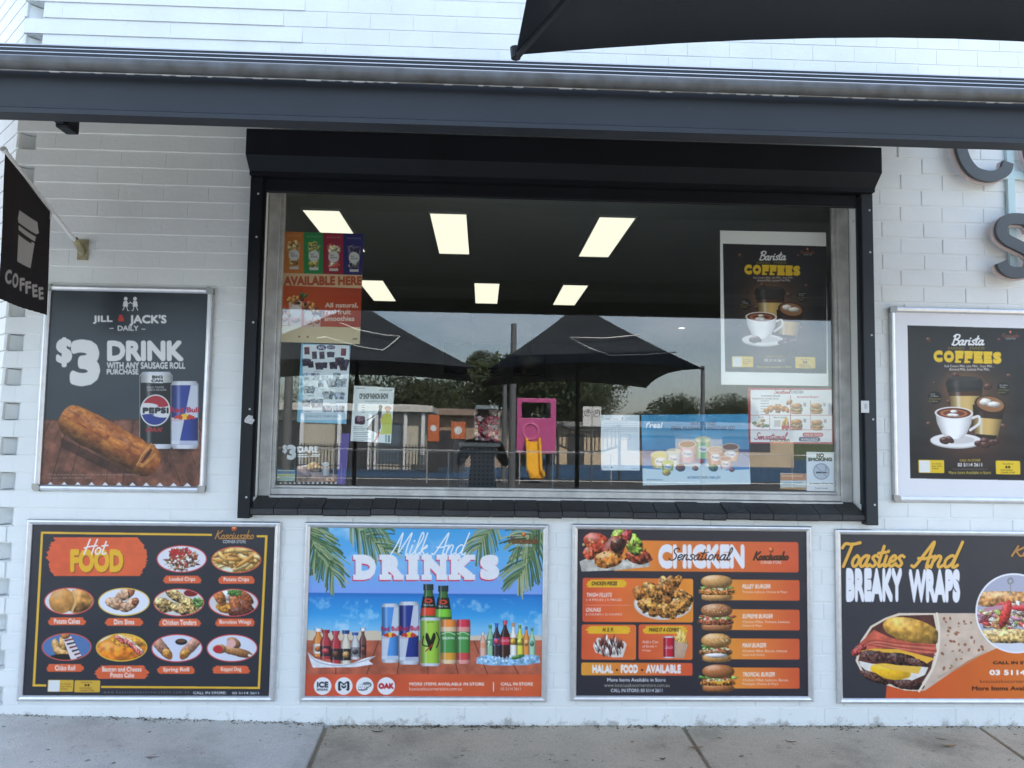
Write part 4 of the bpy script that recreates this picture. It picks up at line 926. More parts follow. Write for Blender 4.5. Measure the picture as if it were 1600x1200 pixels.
# parking sign
y = .24+4-23; a, b = mirror_at(911, 635, y), mirror_at(939, 666, y)
t = empty('parking_sign', ((a[0]+b[0])/2, y, -.11), 'white double parking sign on a thin post, mirrored left of the white notice', 'road sign')
mb = MB(); mb.box(a[0], (a[0]+b[0])/2-.01, y, y+.01, b[2], a[2], .002); mb.box((a[0]+b[0])/2+.01, b[0], y, y+.01, b[2], a[2], .002); mb.build('sign_plate', M['white_metal'], t)
mb = MB()
for k, cx in ((0, a[0]*.75+b[0]*.25), (1, a[0]*.25+b[0]*.75)):
    cz = a[2]-.2; pts = [(cx+.1*math.cos(R(q)), y+.0125, cz+.1*math.sin(R(q))) for q in range(0, 361, 24)]; mb.tube(pts, .009, 6); mb.box(cx-.035, cx-.018, y+.011, y+.0135, cz-.055, cz+.055); mb.tube([(cx-.02, y+.0125, cz+.05), (cx+.035, y+.0125, cz+.035), (cx+.035, y+.0125, cz+.01), (cx-.02, y+.0125, cz)], .008, 6)
mb.build('sign_symbol', M['black'], t)
mb = MB(); mb.tube([((a[0]+b[0])/2, y-.03, -.11), ((a[0]+b[0])/2, y-.03, a[2])], .028, 8); mb.build('post', M['pole'], t)
# playground piece: pink panel, porthole, yellow slide, dark legs, footbridge railing
y = .24+4-28.5; a, b = mirror_at(808, 622, y), mirror_at(868, 709, y); t = empty('play_tower', ((a[0]+b[0])/2, y, -.11), 'pink playground tower with a round porthole and yellow slide, mirrored at the window centre', 'play equipment')
mpink = mat('pink_plastic', (.58, .10, .29), .4); myel = mat('yellow_plastic', (.80, .42, .02), .35)
W = b[0]-a[0]; H = a[2]-b[2]; x0, x1, z0, z1 = a[0], b[0], b[2], a[2]
mb = MB(); zm = z0+H*.64
mb.box(x0, x1, y, y+.06, z0, zm, .02); mb.box(x0, x0+W*.12, y, y+.06, zm+.001, z1, .02); mb.box(x1-W*.14, x1, y, y+.06, zm+.001, z1, .02); mb.box(x0+W*.1, x1-W*.1, y+.002, y+.062, z1-H*.08, z1, .02); mb.build('panel', mpink, t)
mb = MB(); cx, cz = x0+W*.35, z0+H*.40; mb.tube([(cx+.2*W*math.cos(R(q)), y+.07, cz+.2*W*math.sin(R(q))) for q in range(0, 361, 18)], .035, 8); mb.build('porthole', mat('pale_pink', (.75, .2, .42), .3), t)
mb = MB()
for q in (x0+.05, x1-.25): mb.tube([(q, y-.4, -.11), (q, y-.4, z1)], .09, 8)
mb.build('leg', M['dark'], t)
mb = MB(); sx0, sx1 = x0+W*.26, x0+W*.58
pr = [(y+.08, z0+H*.22), (y+.5, z0+.02), (y+1.2, z0-.75), (y+1.9, .22), (y+2.4, .12)]
for (ya, za), (yb, zb) in zip(pr[:-1], pr[1:]):
    mb.add([(sx0, ya, za), (sx1, ya, za), (sx1, yb, zb), (sx0, yb, zb), (sx0, ya, za-.04), (sx1, ya, za-.04), (sx1, yb, zb-.04), (sx0, yb, zb-.04)], [(0, 1, 2, 3), (7, 6, 5, 4), (0, 3, 7, 4), (1, 5, 6, 2)])
    for xx in (sx0, sx1): mb.tube([(xx, ya, za+.1), (xx, yb, zb+.1)], .06, 6)
mb.build('slide', myel, t)
yb_ = y-1.5; a, b = mirror_at(872, 672, yb_), mirror_at(968, 700, yb_); t = empty('curved_fence', ((a[0]+b[0])/2, yb_, -.11), 'dark curved railing of upright bars beside the pink play tower, mirrored in the pane', 'fence')
mb = MB(); n = 15; tp = []; bt = []
for i in range(n+1):
    w = i/n; x = a[0]+(b[0]-a[0])*w; sag = .28*4*w*(1-w)*1.0; tp.append((x, yb_, a[2]+.25-sag)); bt.append((x, yb_, b[2]+.1-sag)); mb.tube([bt[-1], tp[-1]], .025, 6)
mb.tube(tp, .045, 6); mb.tube(bt, .045, 6); mb.tube([(a[0], yb_, -.11), tp[0]], .06, 6); mb.tube([(b[0], yb_, -.11), tp[-1]], .06, 6); mb.build('bars', M['dark'], t)
# thin wire fence along the playground
y = .24+4-25.5; t = empty('playground_fence', (0, y, -.11), 'low thin grey rail fence across the road, mirrored low in the pane', 'fence')
zt = mirror_at(800, 705, y)[2]
for z in (zt, .06):
    mb = MB(); mb.tube([(-16, y, z), (16, y, z)], .016, 6); mb.build('rail', M['alu_dull'], t)
for i in range(-5, 6):
    mb = MB(); x = mirror_at(812, 705, y)[0]+i*3.1; mb.tube([(x, y, -.11), (x, y, zt+.02)], .022, 6); mb.build('post', M['alu_dull'], t)
# picket fence in front of the shelter
y = .24+4-33; a, b = mirror_at(466, 692, y), mirror_at(700, 716, y); t = empty('picket_fence', ((a[0]+b[0])/2, y, -.11), 'dark fence of thin upright pickets in front of the shelter, mirrored low left', 'fence')
mb = MB(); n = 46
for i in range(n+1): x = a[0]+(b[0]-a[0])*i/n; mb.box(x-.022, x+.022, y, y+.03, -.1, a[2])
for z in (.15, a[2]-.15): mb.box(a[0], b[0], y-.03, y-.001, z, z+.05)
mb.build('pickets', M['dark'], t)
# low buildings opposite
def low_building(px0, px1, pyt, pyb, dist, col, label, roofcol, openings):
    y = .24+4-dist; a, b = mirror_at(px0, pyt, y), mirror_at(px1, pyb, y); t = empty('low_building', ((a[0]+b[0])/2, y-2, -.11), label, 'building', 'low buildings across the road')
    mb = MB(); mb.box(a[0], b[0], y-5, y, -.11, a[2]-.02); mb.build('wall', mat('render_wall', col, .8, var=.1, vscale=1), t)
    mb = MB(); mb.box(a[0]-.4, b[0]+.4, y-5.4, y+.55, a[2]-.019, a[2]+.28, .02); mb.add([(a[0]-.4, y+.5, a[2]+.281), (b[0]+.4, y+.5, a[2]+.281), (b[0]+.4, y-5.3, a[2]+.281), (a[0]-.4, y-5.3, a[2]+.281), (a[0]+1, y-2.3, a[2]+.45), (b[0]-1, y-2.3, a[2]+.45)], [(0, 1, 5, 4), (2, 3, 4, 5), (0, 4, 3), (1, 2, 5), (0, 3, 2, 1)]); mb.build('roof', mat('pale_roof', roofcol, .6), t)
    for f0 in ((.0, .2, .44, .64, .68, .87, .985) if px0 < 500 else ()):
        mb = MB(); w = b[0]-a[0]; mb.box(a[0]+w*f0, a[0]+w*f0+.16, y+.25, y+.4, -.1, a[2]-.021); mb.build('column', M['white_metal'], t)
    for (f0, f1, g0, g1, c) in openings:
        mb = MB(); w, h = b[0]-a[0], a[2]+.11; mb.box(a[0]+w*f0, a[0]+w*f1, y+.004, y+.03, -.1+h*g0, -.1+h*g1); mb.build('opening', mat('opening', c, .4), t)
low_building(425, 662, 640, 708, 36, (.56, .52, .42), 'low shelter with a pale fascia and dark bays, mirrored at the left of the pane', (.6, .58, .52), [(.02, .18, 0, .82, (.04, .045, .05)), (.46, .62, .0, .85, (.05, .05, .055)), (.70, .85, .1, .8, (.12, .16, .2))])
low_building(668, 800, 648, 700, 40, (.40, .29, .21), 'low brown building mirrored left of the light pole', (.30, .22, .17), [(.15, .35, .0, .7, (.05, .05, .06)), (.55, .8, .0, .6, (.06, .05, .05))])
low_building(868, 1240, 666, 700, 46, (.66, .52, .36), 'long sandy coloured building mirrored behind the curved railing', (.30, .30, .30), [(.05, .12, 0, .8, (.06, .06, .06)), (.3, .5, .4, .8, (.1, .1, .12)), (.7, .9, .4, .8, (.1, .1, .12))])
for px, py0, py1, w, lab in ((669, 648, 690, 17, 'left orange banner with a white roundel, mirrored by the shelter'), (705, 659, 686, 22, 'right wider orange banner with a white roundel, mirrored by the shelter')):
    y = .24+4-34; a, b = mirror_at(px, py0, y), mirror_at(px+w, py1, y); t = empty('banner_board', ((a[0]+b[0])/2, y, -.11), lab, 'banner')
    mb = MB(); mb.box(a[0], b[0], y, y+.03, b[2], a[2], .005); mb.build('board', mat('orange_board', (.58, .16, .06), .5), t)
    mb = MB(); mb.tube([((a[0]+b[0])/2, y+.031, (a[2]+b[2])/2), ((a[0]+b[0])/2, y+.035, (a[2]+b[2])/2)], abs(b[0]-a[0])*.28, 16); mb.build('roundel', M['white_metal'], t)
    mb = MB(); mb.box(a[0]-.02, b[0]+.02, y-.03, y-.001, -.11, a[2]+.02); mb.build('frame', M['dark'], t)
# ---------------------------------------------------------------- framed posters
def snap_frame(x0, x1, z0, z1, y, w, d, parent, corners=False, name='frame'):
    """mitred rounded aluminium snap frame on the wall"""
    prof = [(0, 0), (0, -d*.55), (w*.18, -d*.92), (w*.42, -d), (w*.75, -d*.86), (w*.97, -d*.55), (w, -d*.42), (w, 0)]
    mb = MB(); rect = [(x0, z0, 1, 1), (x1, z0, -1, 1), (x1, z1, -1, -1), (x0, z1, 1, -1)]; k = len(prof)
    for i in range(4):
        a, b = rect[i], rect[(i+1) % 4]; v = []
        for c in (a, b):
            for o, dy in prof: v.append((c[0]+c[2]*o, y+dy, c[1]+c[3]*o))
        e = .0004
        mb.add(v, [(j, j+1, k+j+1, k+j) for j in range(k-1)]+[tuple(range(k)), tuple(range(k, 2*k))[::-1]])
    f = mb.build(name, M['alu'], parent)
    if corners:
        for (cx, cz, sx, sz) in rect:
            mb = MB(); r = w*1.25; pts = [(0, r), (0, r*.45), (r*.13, r*.13), (r*.45, 0), (r, 0), (r, r*.72), (r*.72, r)]
            pts = [(cx-sx*.003+sx*a, cz-sz*.003+sz*b) for a, b in pts]; mb.poly_y(pts, y-d-.003, y-.0005); mb.build('corner_cap', M['corner'], parent)
    return f
M['corner'] = mat('corner_cap_metal', (.30, .30, .29), .35, .8, var=.2)
def framed(name, x0, x1, z0, z1, label, cat='poster', w=.028, d=.016, corners=False, group=None):
    t = empty(name, ((x0+x1)/2, -.012, z0), label, cat, group); snap_frame(x0, x1, z0, z1, -.011, w, d, t, corners)
    mb = MB(); mb.box(x0+.003, x1-.003, -.0105, -.0035, z0+.003, z1-.003); mb.build('backboard', M['alu_dull'], t)
    return t
OR, OR2, CH, RD = 'e2653c', 'ee9440', '33343a', 'c8402c'

# ---- black "hot food" board
X0, X1, ZA, ZB = -2.3135, -1.0345, .168, 1.072
t = framed('menu_board', X0, X1, ZA, ZB, 'framed black menu board of oval hot food dishes, under the flag poster', 'menu board')
P = wall_print(X0+.026, X1-.026, ZA+.026, ZB-.026, -.0135, .0024, (20, 790, 460, 1600)); P.fill(CH)
Y = 'e8b53a'
P.frame(158, 148, 1448, 1034, 12, Y); P.rect(1130, 140, 1386, 190, CH); P.poly([(158, 148), (172, 148), (130, 1020), (110, 1020)], Y); P.poly([(1434, 172), (1448, 172), (1404, 1040), (1390, 1040)], Y)
P.fill(CH)
P.poly([(160, 148), (1132, 160), (1132, 172), (172, 160)], Y); P.poly([(1386, 168), (1448, 168), (1448, 180), (1386, 180)], Y); P.poly([(160, 148), (173, 152), (126, 1026), (112, 1026)], Y)
P.poly([(1434, 170), (1448, 170), (1404, 1038), (1391, 1038)], Y); P.poly([(112, 1014), (190, 1016), (190, 1028), (112, 1027)], Y); P.poly([(502, 1024), (1404, 1030), (1404, 1042), (502, 1036)], Y)
P.logo(1150, 112, 1368, 216, 'b98548')
P.brush(186, 180, 770, 400, 'e4613c', seed=8, n=16, grad='e8683c', rag=.035)
P.txt('FOOD', 332, 252, 634, 386, '9c5a1c', .055); P.txt('FOOD', 326, 246, 628, 380, 'f0b62e', .055); P.script('Hot', 404, 192, 540, 276, 'f6ece4', .0075)
ov = [(960, 303, 143, 78), (1270, 308, 142, 76), (320, 543, 142, 78), (632, 547, 147, 80), (944, 550, 145, 80), (1254, 552, 143, 80), (306, 803, 142, 79), (618, 806, 146, 80), (933, 810, 146, 80), (1246, 810, 145, 79)]
rim = ['d24a4a', 'd85a40', 'd24a4a', 'e8c040', 'd24a4a', 'd24a4a', 'd8584a', 'ecc040', 'd24a4a', 'd24a4a']
bgs = ['e6e2ea', 'd8c4a8', 'e0dcde', 'e8e8f0', 'dcd6d0', 'd8d2d4', '5878a8', 'e89a30', 'd8dae8', 'dadce8']
for (cx, cy, rx, ry), rc, bg in zip(ov, rim, bgs): P.ell(cx, cy, rx, ry, rc); P.ell(cx, cy, rx-6, ry-6, bg)
def inov(i): cx, cy, rx, ry = ov[i]; P.clip_ell(cx, cy, rx-6, ry-6); return cx, cy, rx, ry
g5 = ['e8b868', 'd89a48', 'f0cc88', 'c88438', 'e2a858']
cx, cy, rx, ry = inov(0); P.scatter(cx, cy+6, 90, 58, 70, ['b88a50', '8a5a38', 'd0a870', '70402c', 'e6dcd0'], 22, 6, 31); P.speckle(cx, cy-4, 85, 55, 80, ['f2ece6', '7a3a30', 'c04838', '50302a'], 7, 3); P.speckle(cx-5, cy-40, 60, 20, 30, ['c8322c', 'b02a28'], 8, 4)
cx, cy, rx, ry = inov(1); P.scatter(cx, cy, 135, 66, 60, g5, 46, 11, 32, (-50, 50)); P.ell(cx-50, cy+62, 30, 18, 'e8e8d0')
cx, cy, rx, ry = inov(2); P.blob(cx+60, cy, 78, 70, 'd8954a', rough=.5, lump=.1); P.blob(cx-40, cy-2, 74, 70, 'c68a48', rough=.18, lump=.03, amb=.8); P.stroke([(cx+22, cy-60), (cx+36, cy), (cx+16, cy+58)], .012, 'e0b070')
cx, cy, rx, ry = inov(3)
for dx, dy, ro in ((5, -42, -25), (-50, 10, 20), (30, 20, -30)): P.blob(cx+dx, cy+dy, 58, 32, 'c89a78', rot=ro, rough=.55, lump=.15); P.blob(cx+dx+40*math.cos(R(ro)), cy+dy+40*math.sin(R(ro)), 20, 24, '9a5a3c', rough=.7)
cx, cy, rx, ry = inov(4)
for dx, dy, ro in ((-80, 30, -10), (-20, -40, 35), (60, 10, 40), (-95, 5, 10), (20, 40, 20)): P.blob(cx+dx, cy+dy, 75, 30, 'c8a468', rot=ro, rough=.9, lump=.12)
P.ell(cx+70, cy-55, 50, 26, 'd8d0d0'); P.ell(cx+68, cy-53, 40, 20, '802428'); P.scatter(cx+110, cy, 28, 22, 26, ['58823a', '78a048', '3e6a2c'], 12, 6, 8)
cx, cy, rx, ry = inov(5); P.blob(cx-20, cy-45, 60, 34, 'e8e4e4', rough=.1)
for dx, dy, ro, c in ((-40, 30, 10, 'd8923c'), (60, -30, 30, 'a85a34'), (70, 25, 40, '8a4a30'), (10, 10, 60, 'b86a40'), (-80, -35, 60, 'c87840'), (30, 55, 0, '6a3828')): P.blob(cx+dx, cy+dy, 62, 30, c, rot=ro, rough=.5)
P.scatter(cx+5, cy-58, 36, 16, 26, ['4a7a34', '6a9844'], 12, 6, 9)
cx, cy, rx, ry = inov(6)
for dx, dy, ro in ((-60, 0, 70), (-20, -15, 80), (-35, 30, 30), (-10, 40, 20)): P.blob(cx+dx, cy+dy, 46, 20, 'd09a58', rot=ro, rough=.35, power=3)
P.ell(cx-20, cy+62, 80, 22, '282420'); P.poly([(cx-22, cy-50), (cx+26, cy-60), (cx+90, cy+60), (cx+26, cy+78)], 'e4d8d8'); P.blob(cx-8, cy-66, 26, 22, 'c88048')
for k in range(6): P.poly([(cx-14+k*14, cy-40+k*20), (cx+36+k*10, cy-50+k*20), (cx+40+k*10, cy-42+k*20), (cx-10+k*14, cy-30+k*20)], ('783038', '302830')[k % 2])
cx, cy, rx, ry = inov(7); P.poly([(cx-140, cy-20), (cx-30, cy-80), (cx-150, cy-90)], 'ece4dc'); P.blob(cx-10, cy+30, 170, 70, 'dc7a24', rough=.45, lump=.1, amb=.75); P.blob(cx+60, cy-40, 120, 40, 'e8a03c', rough=.5, amb=.7)
for dx, dy, ro in ((0, -45, 30), (50, -20, 35), (95, 20, 40)): P.blob(cx+dx, cy+dy, 46, 18, 'd8685a', rot=ro, rough=.9, lump=.2); P.blob(cx+dx+10, cy+dy-10, 40, 7, 'f0c8b0', rot=ro, rough=.4)
cx, cy, rx, ry = inov(8)
for dx, s in ((-80, 1), (70, -1)): P.blob(cx+dx-s*14, cy-14, 84, 30, 'c08a70', rot=s*48, rough=.3, power=3); P.blob(cx+dx+s*26, cy+34, 34, 24, 'c88a3c', rot=s*48, rough=.4); P.ell(cx+dx+s*38, cy+50, 16, 16, '9a5a2c')
P.ell(cx+24, cy-36, 34, 18, '26221f'); P.ell(cx+24, cy-42, 26, 10, '6a4838')
cx, cy, rx, ry = inov(9); P.blob(cx+30, cy+22, 86, 24, 'b07848', rot=14, rough=.15, power=3); P.blob(cx+12, cy-30, 44, 26, 'b07a50', rot=30, rough=.1); P.ell(cx-5, cy-26, 26, 24, 'e8b0a8'); P.blob(cx-72, cy+4, 38, 26, 'c89060', rough=.1); P.ell(cx-80, cy+6, 26, 22, 'c03038'); P.stroke([(cx+96, cy+40), (cx+128, cy+52)], .012, 'e8e0d0')
P.clip = None
lb = [('Loaded Chips', 850, 1075, 420), ('Potato Chips', 1160, 1380, 422), ('Potato Cakes', 196, 420, 657), ('Dim Sims', 520, 745, 661), ('Chicken Tenders', 820, 1074, 664), ('Boneless Wings', 1146, 1382, 664), ('Chiko Roll', 186, 408, 922), ('Spring Roll', 815, 1040, 934), ('Keppel Dog', 1128, 1352, 932)]
for i, (s_, a, b, y) in enumerate(lb):
    P.brush(a, y-22, b, y+22, OR, seed=20+i, n=5, rag=.05); w = (b-a)*(.33 if len(s_) > 10 else .26); w = min(w, (b-a)*.42); c = (a+b)/2; hw = w if len(s_) < 14 else (b-a)*.38; P.txt(s_, c-hw, y-15, c+hw, y+15, 'f6efe9', .045)
P.brush(460, 908, 778, 984, OR, seed=40, n=6, rag=.07); P.txt('Baccon and Cheese', 508, 916, 732, 944, 'f6efe9', .045); P.txt('Potato Cake', 554, 948, 690, 977, 'f6efe9', .045)
P.rrect(200, 990, 342, 1058, 6, 'd8ab3e'); P.rrect(204, 992, 264, 1056, 4, 'e4e4e2'); P.txt('To Order\nScan Here\nOnline', 270, 1008, 334, 1046, '6a4a1c', .02); P.rrect(352, 993, 494, 1061, 6, 'd8ab3e'); P.txt('FOLLOW US', 388, 1000, 450, 1009, '5a401c', .02); P.rect(408, 1014, 420, 1026, '3a2a18'); P.rect(424, 1014, 436, 1026, '3a2a18'); P.txt('KOSCIUSZKO\nCORNER STORE', 380, 1032, 462, 1056, '5a401c', .02)
P.txt('w w w . k o s c i u s z k o c o r n e r s t o r e . c o m . a u', 516, 1052, 1000, 1066, '8a8a8c', .0); P.txt('CALL IN STORE:', 1024, 1056, 1214, 1072, 'e8e8ea', .06); P.txt('03 5114 2611', 1246, 1058, 1398, 1072, 'e8e8ea', .06)
P.sheet('print', t)

# ---- beach coloured drinks board
X0, X1, ZA, ZB = -.909, .353, .168, 1.0735
t = framed('menu_board', X0, X1, ZA, ZB, 'framed beach scene drinks board with palm fronds, bottles and cans', 'menu board')
P = wall_print(X0+.026, X1-.026, ZA+.026, ZB-.026, -.0135, .0024, (460, 800, 880, 1600))
P.vgrad([(0, '4aa6e2'), (.2, '6ab4ec'), (.39, '86a8ea'), (.395, '2c70c0'), (.42, '2f86d0'), (.52, '3ea0e0'), (.60, '7cc0ea'), (.68, '8cc4e4'), (1, '8cc4e4')])
W_ = (0, P.nx, 0, P.ny); nn = P.noise(W_, .22, 77, 5); vv = np.linspace(0, 1, P.ny)[:, None]
cl = np.clip((nn-.5)*5, 0, 1)*np.clip(1-vv/.33, 0, 1)*.75; P.c += (hx('e8f2fa')-P.c)*cl[..., None]
nn = P.noise(W_, .05, 78, 4); se = np.clip((nn-.58)*6, 0, 1)*((vv > .42) & (vv < .68))*.35; P.c += (1-P.c)*se[..., None]
P.poly([(60, 700), (240, 720), (480, 705), (560, 720), (560, 780), (60, 780)], 'd8c8b0'); P.poly([(1000, 740), (1300, 722), (1500, 740), (1500, 780), (1000, 780)], 'dccab4')
P.rect(40, 764, 1500, 980, 'b8634a', tex=.25, ts=.05)
for a, b in ((250, 246), (500, 430), (640, 612), (790, 795), (930, 975), (1070, 1150), (1220, 1336)): P.stroke([(a if a in (250, 790) else a, 770), (b, 966)], .005, '6a3a30', smooth=False)
P.rect(40, 966, 1500, 1100, 'd4583c', grad='d6623a', tex=.12, ts=.2)
def frond(x0, y0, x1, y1, n, ln, cols, seed, wd=.0045, bow=0):
    g = np.random.default_rng(seed); 
    for i in range(n):
        w = i/n; x = x0+(x1-x0)*w+bow*math.sin(math.pi*w); y = y0+(y1-y0)*w
        for sd in (-1, 1):
            an = math.atan2(y1-y0, x1-x0)+sd*(.95-.55*w)+g.normal()*.08; L = ln*(.5+.8*math.sin(math.pi*(.15+.75*w)))*(.8+.4*g.random())
            P.stroke([(x, y), (x+math.cos(an)*L*.55, y+math.sin(an)*L*.55), (x+math.cos(an)*L*.95, y+math.sin(an)*L*.95+18)], wd*(.8+.5*g.random()), cols[int(g.integers(len(cols)))])
pc = ['5a7a50', '7a9468', '486844', '94a478', '3e5a40', 'b0b488']
frond(90, 60, 235, 380, 46, 120, pc, 1, .006); frond(60, 60, 140, 260, 22, 120, pc, 2, .006); frond(330, 70, 560, 240, 36, 110, pc, 3, .005); frond(400, 60, 540, 110, 14, 80, pc, 7, .005); frond(1190, 60, 1090, 220, 36, 100, pc, 4, .005); frond(1480, 120, 1330, 400, 44, 130, pc, 5, .006); frond(1490, 60, 1330, 190, 26, 120, pc, 6, .006)
P.script('Milk And', 576, 122, 1042, 258, 'f4f8fa', .0065, .35)
def slab(s_, x0, y0, x1, y1, col, bold, dx=0, dy=0, serif=True):
    P.txt(s_, x0, y0, x1, y1, col, bold, dx=dx, dy=dy)
dr = [('D', 350, 494), ('R', 506, 650), ('I', 664, 742), ('N', 756, 912), ('K', 918, 1076), ('S', 1090, 1228)]
def drinks(dx, dy, col):
    for ch, a, b in dr:
        P.txt(ch, a+14+dx, 254+dy, b-8+dx, 404+dy, col, .09)
        fe = {'D': [(a, a+60)], 'R': [(a, a+72), (b-60, b)], 'I': [(a, b)], 'N': [(a, a+62), (b-66, b)], 'K': [(a, a+72), (b-66, b)], 'S': []}[ch]
        for q in fe: P.rect(q[0]+dx, 372+dy, q[1]+dx, 404+dy, col)
        if ch in 'DRINK':
            for q in fe[:1]+([fe[1]] if ch in 'NK' else []): P.rect(q[0]+dx, 254+dy, q[1]+dx, 284+dy, col)
drinks(-5, 8, 'd83a5c'); drinks(0, 0, 'eeeef2')
g = np.random.default_rng(2)
for i in range(150): P.ell(g.uniform(350, 1228), g.uniform(256, 402), 3, 2.5, 'd2d0da', a=.55)
P.logo(1280, 120, 1450, 208, '8a5c34', 'd8e6f0')
def bottle(cx, yt, yb, w, body, label=None, cap=None, capw=.36, lab=(.45, .85), labcol2=None):
    h = yb-yt; n = [(0, .30*capw/.36*.9), (.10, .17*capw/.36), (.2, .2), (.36, .46), (.45, .5), (.95, .5), (1, .46)]
    P.cyl([(cx-w*b, yt+h*a) for a, b in n], [(cx+w*b, yt+h*a) for a, b in n], body)
    if label: P.cyl([(cx-w*.5, yt+h*lab[0]), (cx-w*.5, yt+h*lab[1])], [(cx+w*.5, yt+h*lab[0]), (cx+w*.5, yt+h*lab[1])], label); 
    if labcol2: P.blob(cx, yt+h*(lab[0]+lab[1])/2, w*.34, h*.10, labcol2, rough=.3)
    if cap: P.cyl([(cx-w*capw*.62, yt), (cx-w*capw*.62, yt+h*.11)], [(cx+w*capw*.62, yt), (cx+w*capw*.62, yt+h*.11)], cap)
for cx, yt, yb, w, bd, lb_, cp, l2 in ((142, 694, 860, 62, 'd8843c', 'd8d4cc', 'e2e0dc', 'c06a34'), (186, 702, 876, 66, 'a83a40', '382e30', '9a3034', 'c04a50'), (246, 708, 900, 62, 'b03840', '342c2c', 'b8404a', '6a4030'), (306, 704, 904, 60, 'd8cab8', '2c2a2c', '28407c', 'c89a60'), (362, 716, 878, 52, 'c8c4c4', '8a8486', '2a58a8', '4a4448'), (408, 690, 870, 40, '6a4440', '4a3030', 'e8e0e0', '8a5048')): bottle(cx, yt, yb, w, bd, lb_, cp, .56, (.55, .9), l2)
P.poly([(78, 834), (120, 870), (180, 890), (260, 905), (340, 902), (420, 870), (486, 856), (440, 884), (470, 906), (360, 924), (110, 926), (92, 880)], 'e6e6ea', tex=.12, ts=.02); P.stroke([(84, 846), (140, 892), (260, 914), (400, 890), (470, 862)], .006, 'b8bcc8')
def can(x0, y0, x1, y1, body, diag=None):
    w = x1-x0; h = y1-y0; P.cyl([(x0+w*.09, y0), (x0, y0+h*.05), (x0, y0+h*.95), (x0+w*.08, y1)], [(x1-w*.09, y0), (x1, y0+h*.05), (x1, y0+h*.95), (x1-w*.08, y1)], 'c4c8d0', amb=.6)
    P.cyl([(x0+w*.02, y0+h*.06), (x0+w*.02, y0+h*.94)], [(x1-w*.02, y0+h*.06), (x1-w*.02, y0+h*.94)], body)
def bull_can(x0, y0, x1, y1, blue, sil='d4d8e0'):
    can(x0, y0, x1, y1, blue); w, h = x1-x0, y1-y0
    P.poly([(x0+w*.72, y0+h*.06), (x1-w*.03, y0+h*.06), (x1-w*.03, y0+h*.54), (x0+w*.50, y0+h*.54)], sil, a=.92); P.poly([(x0+w*.03, y0+h*.54), (x0+w*.50, y0+h*.54), (x0+w*.30, y0+h*.93), (x0+w*.03, y0+h*.93)], sil, a=.92); P.rect(x0+w*.03, y0+h*.88, x1-w*.03, y0+h*.94, 'd8dce4', a=.8)
    P.ell(x0+w*.5, y0+h*.525, w*.15, h*.045, 'f0c040')
    for s in (-1, 1): P.poly([(x0+w*(.5+s*.06), y0+h*.535), (x0+w*(.5+s*.16), y0+h*.49), (x0+w*(.5+s*.34), y0+h*.52), (x0+w*(.5+s*.40), y0+h*.56), (x0+w*(.5+s*.24), y0+h*.555), (x0+w*(.5+s*.12), y0+h*.575)], 'c4402c')
    P.txt('Red Bull', x0-w*.02, y0+h*.385, x1+w*.02, y0+h*.465, 'b02040', .045); P.txt('E N E R G Y', x0+w*.05, y0+h*.565, x0+w*.5, y0+h*.59, 'c05a60', .02)
bull_can(518, 545, 622, 898, '4c88c8'); bull_can(622, 533, 742, 908, '28367e')
for cx, yt, c2 in ((798, 430, 'd8452c'), (886, 438, '7ac03c')):
    n = [(yt, .30), (yt+34, .30), (yt+36, .25), (yt+60, .27), (yt+90, .36), (yt+180, .50), (860, .50)]; P.cyl([(cx-100*b, a) for a, b in n], [(cx+100*b, a) for a, b in n], '3e6a34'); P.cyl([(cx-30, yt), (cx-30, yt+36)], [(cx+30, yt), (cx+30, yt+36)], '2a3a34')
    P.cyl([(cx-34, yt+72), (cx-46, yt+150)], [(cx+34, yt+72), (cx+46, yt+150)], '26281f'); P.cyl([(cx-46, yt+140), (cx-50, yt+186)], [(cx+46, yt+140), (cx+50, yt+186)], c2); P.ell(cx, yt+98, 24, 14, 'd84a34'); P.ell(cx, yt+98, 12, 6, '26281f'); P.txt('Red Eye', cx-28, yt+118, cx+28, yt+132, 'eeeeee', .05)
for x0, x1, c1, c2 in ((868, 966, 'e8883c', 'd89a3c'), (962, 1048, 'd0384c', 'c84a48')):
    P.cyl([(x0, 650), (x0, 720), (x0+6, 760), (x0, 890), (x0+10, 904)], [(x1, 650), (x1, 720), (x1-6, 760), (x1, 890), (x1-10, 904)], 'e0c098' if c1 == 'e8883c' else 'd89088'); P.cyl([(x0+4, 640), (x0+4, 684)], [(x1-4, 640), (x1-4, 684)], c1); P.cyl([(x0+2, 712), (x0+2, 840)], [(x1-2, 712), (x1-2, 840)], '4a8e48'); P.txt('BERRI', x0+14, 744, x1-14, 758, 'eaf2e2', .04); P.cyl([(x0+2, 838), (x0+4, 880)], [(x1-2, 838), (x1-4, 880)], c2); P.stroke([(x0+10, 726), ((x0+x1)/2, 716), (x1-10, 730)], .004, 'c8e0b8')
can(750, 628, 866, 918, '9cc244'); P.txt('V', 778, 720, 842, 828, '1e241c', .12); P.stroke([(768, 740), (764, 790), (800, 800)], .006, '1e241c'); P.stroke([(846, 716), (862, 760), (846, 806)], .006, '1e241c'); P.stroke([(782, 828), (806, 806), (820, 790)], .006, 'b83a2c'); P.txt('guarana', 788, 652, 834, 662, '3c5a28', .02)
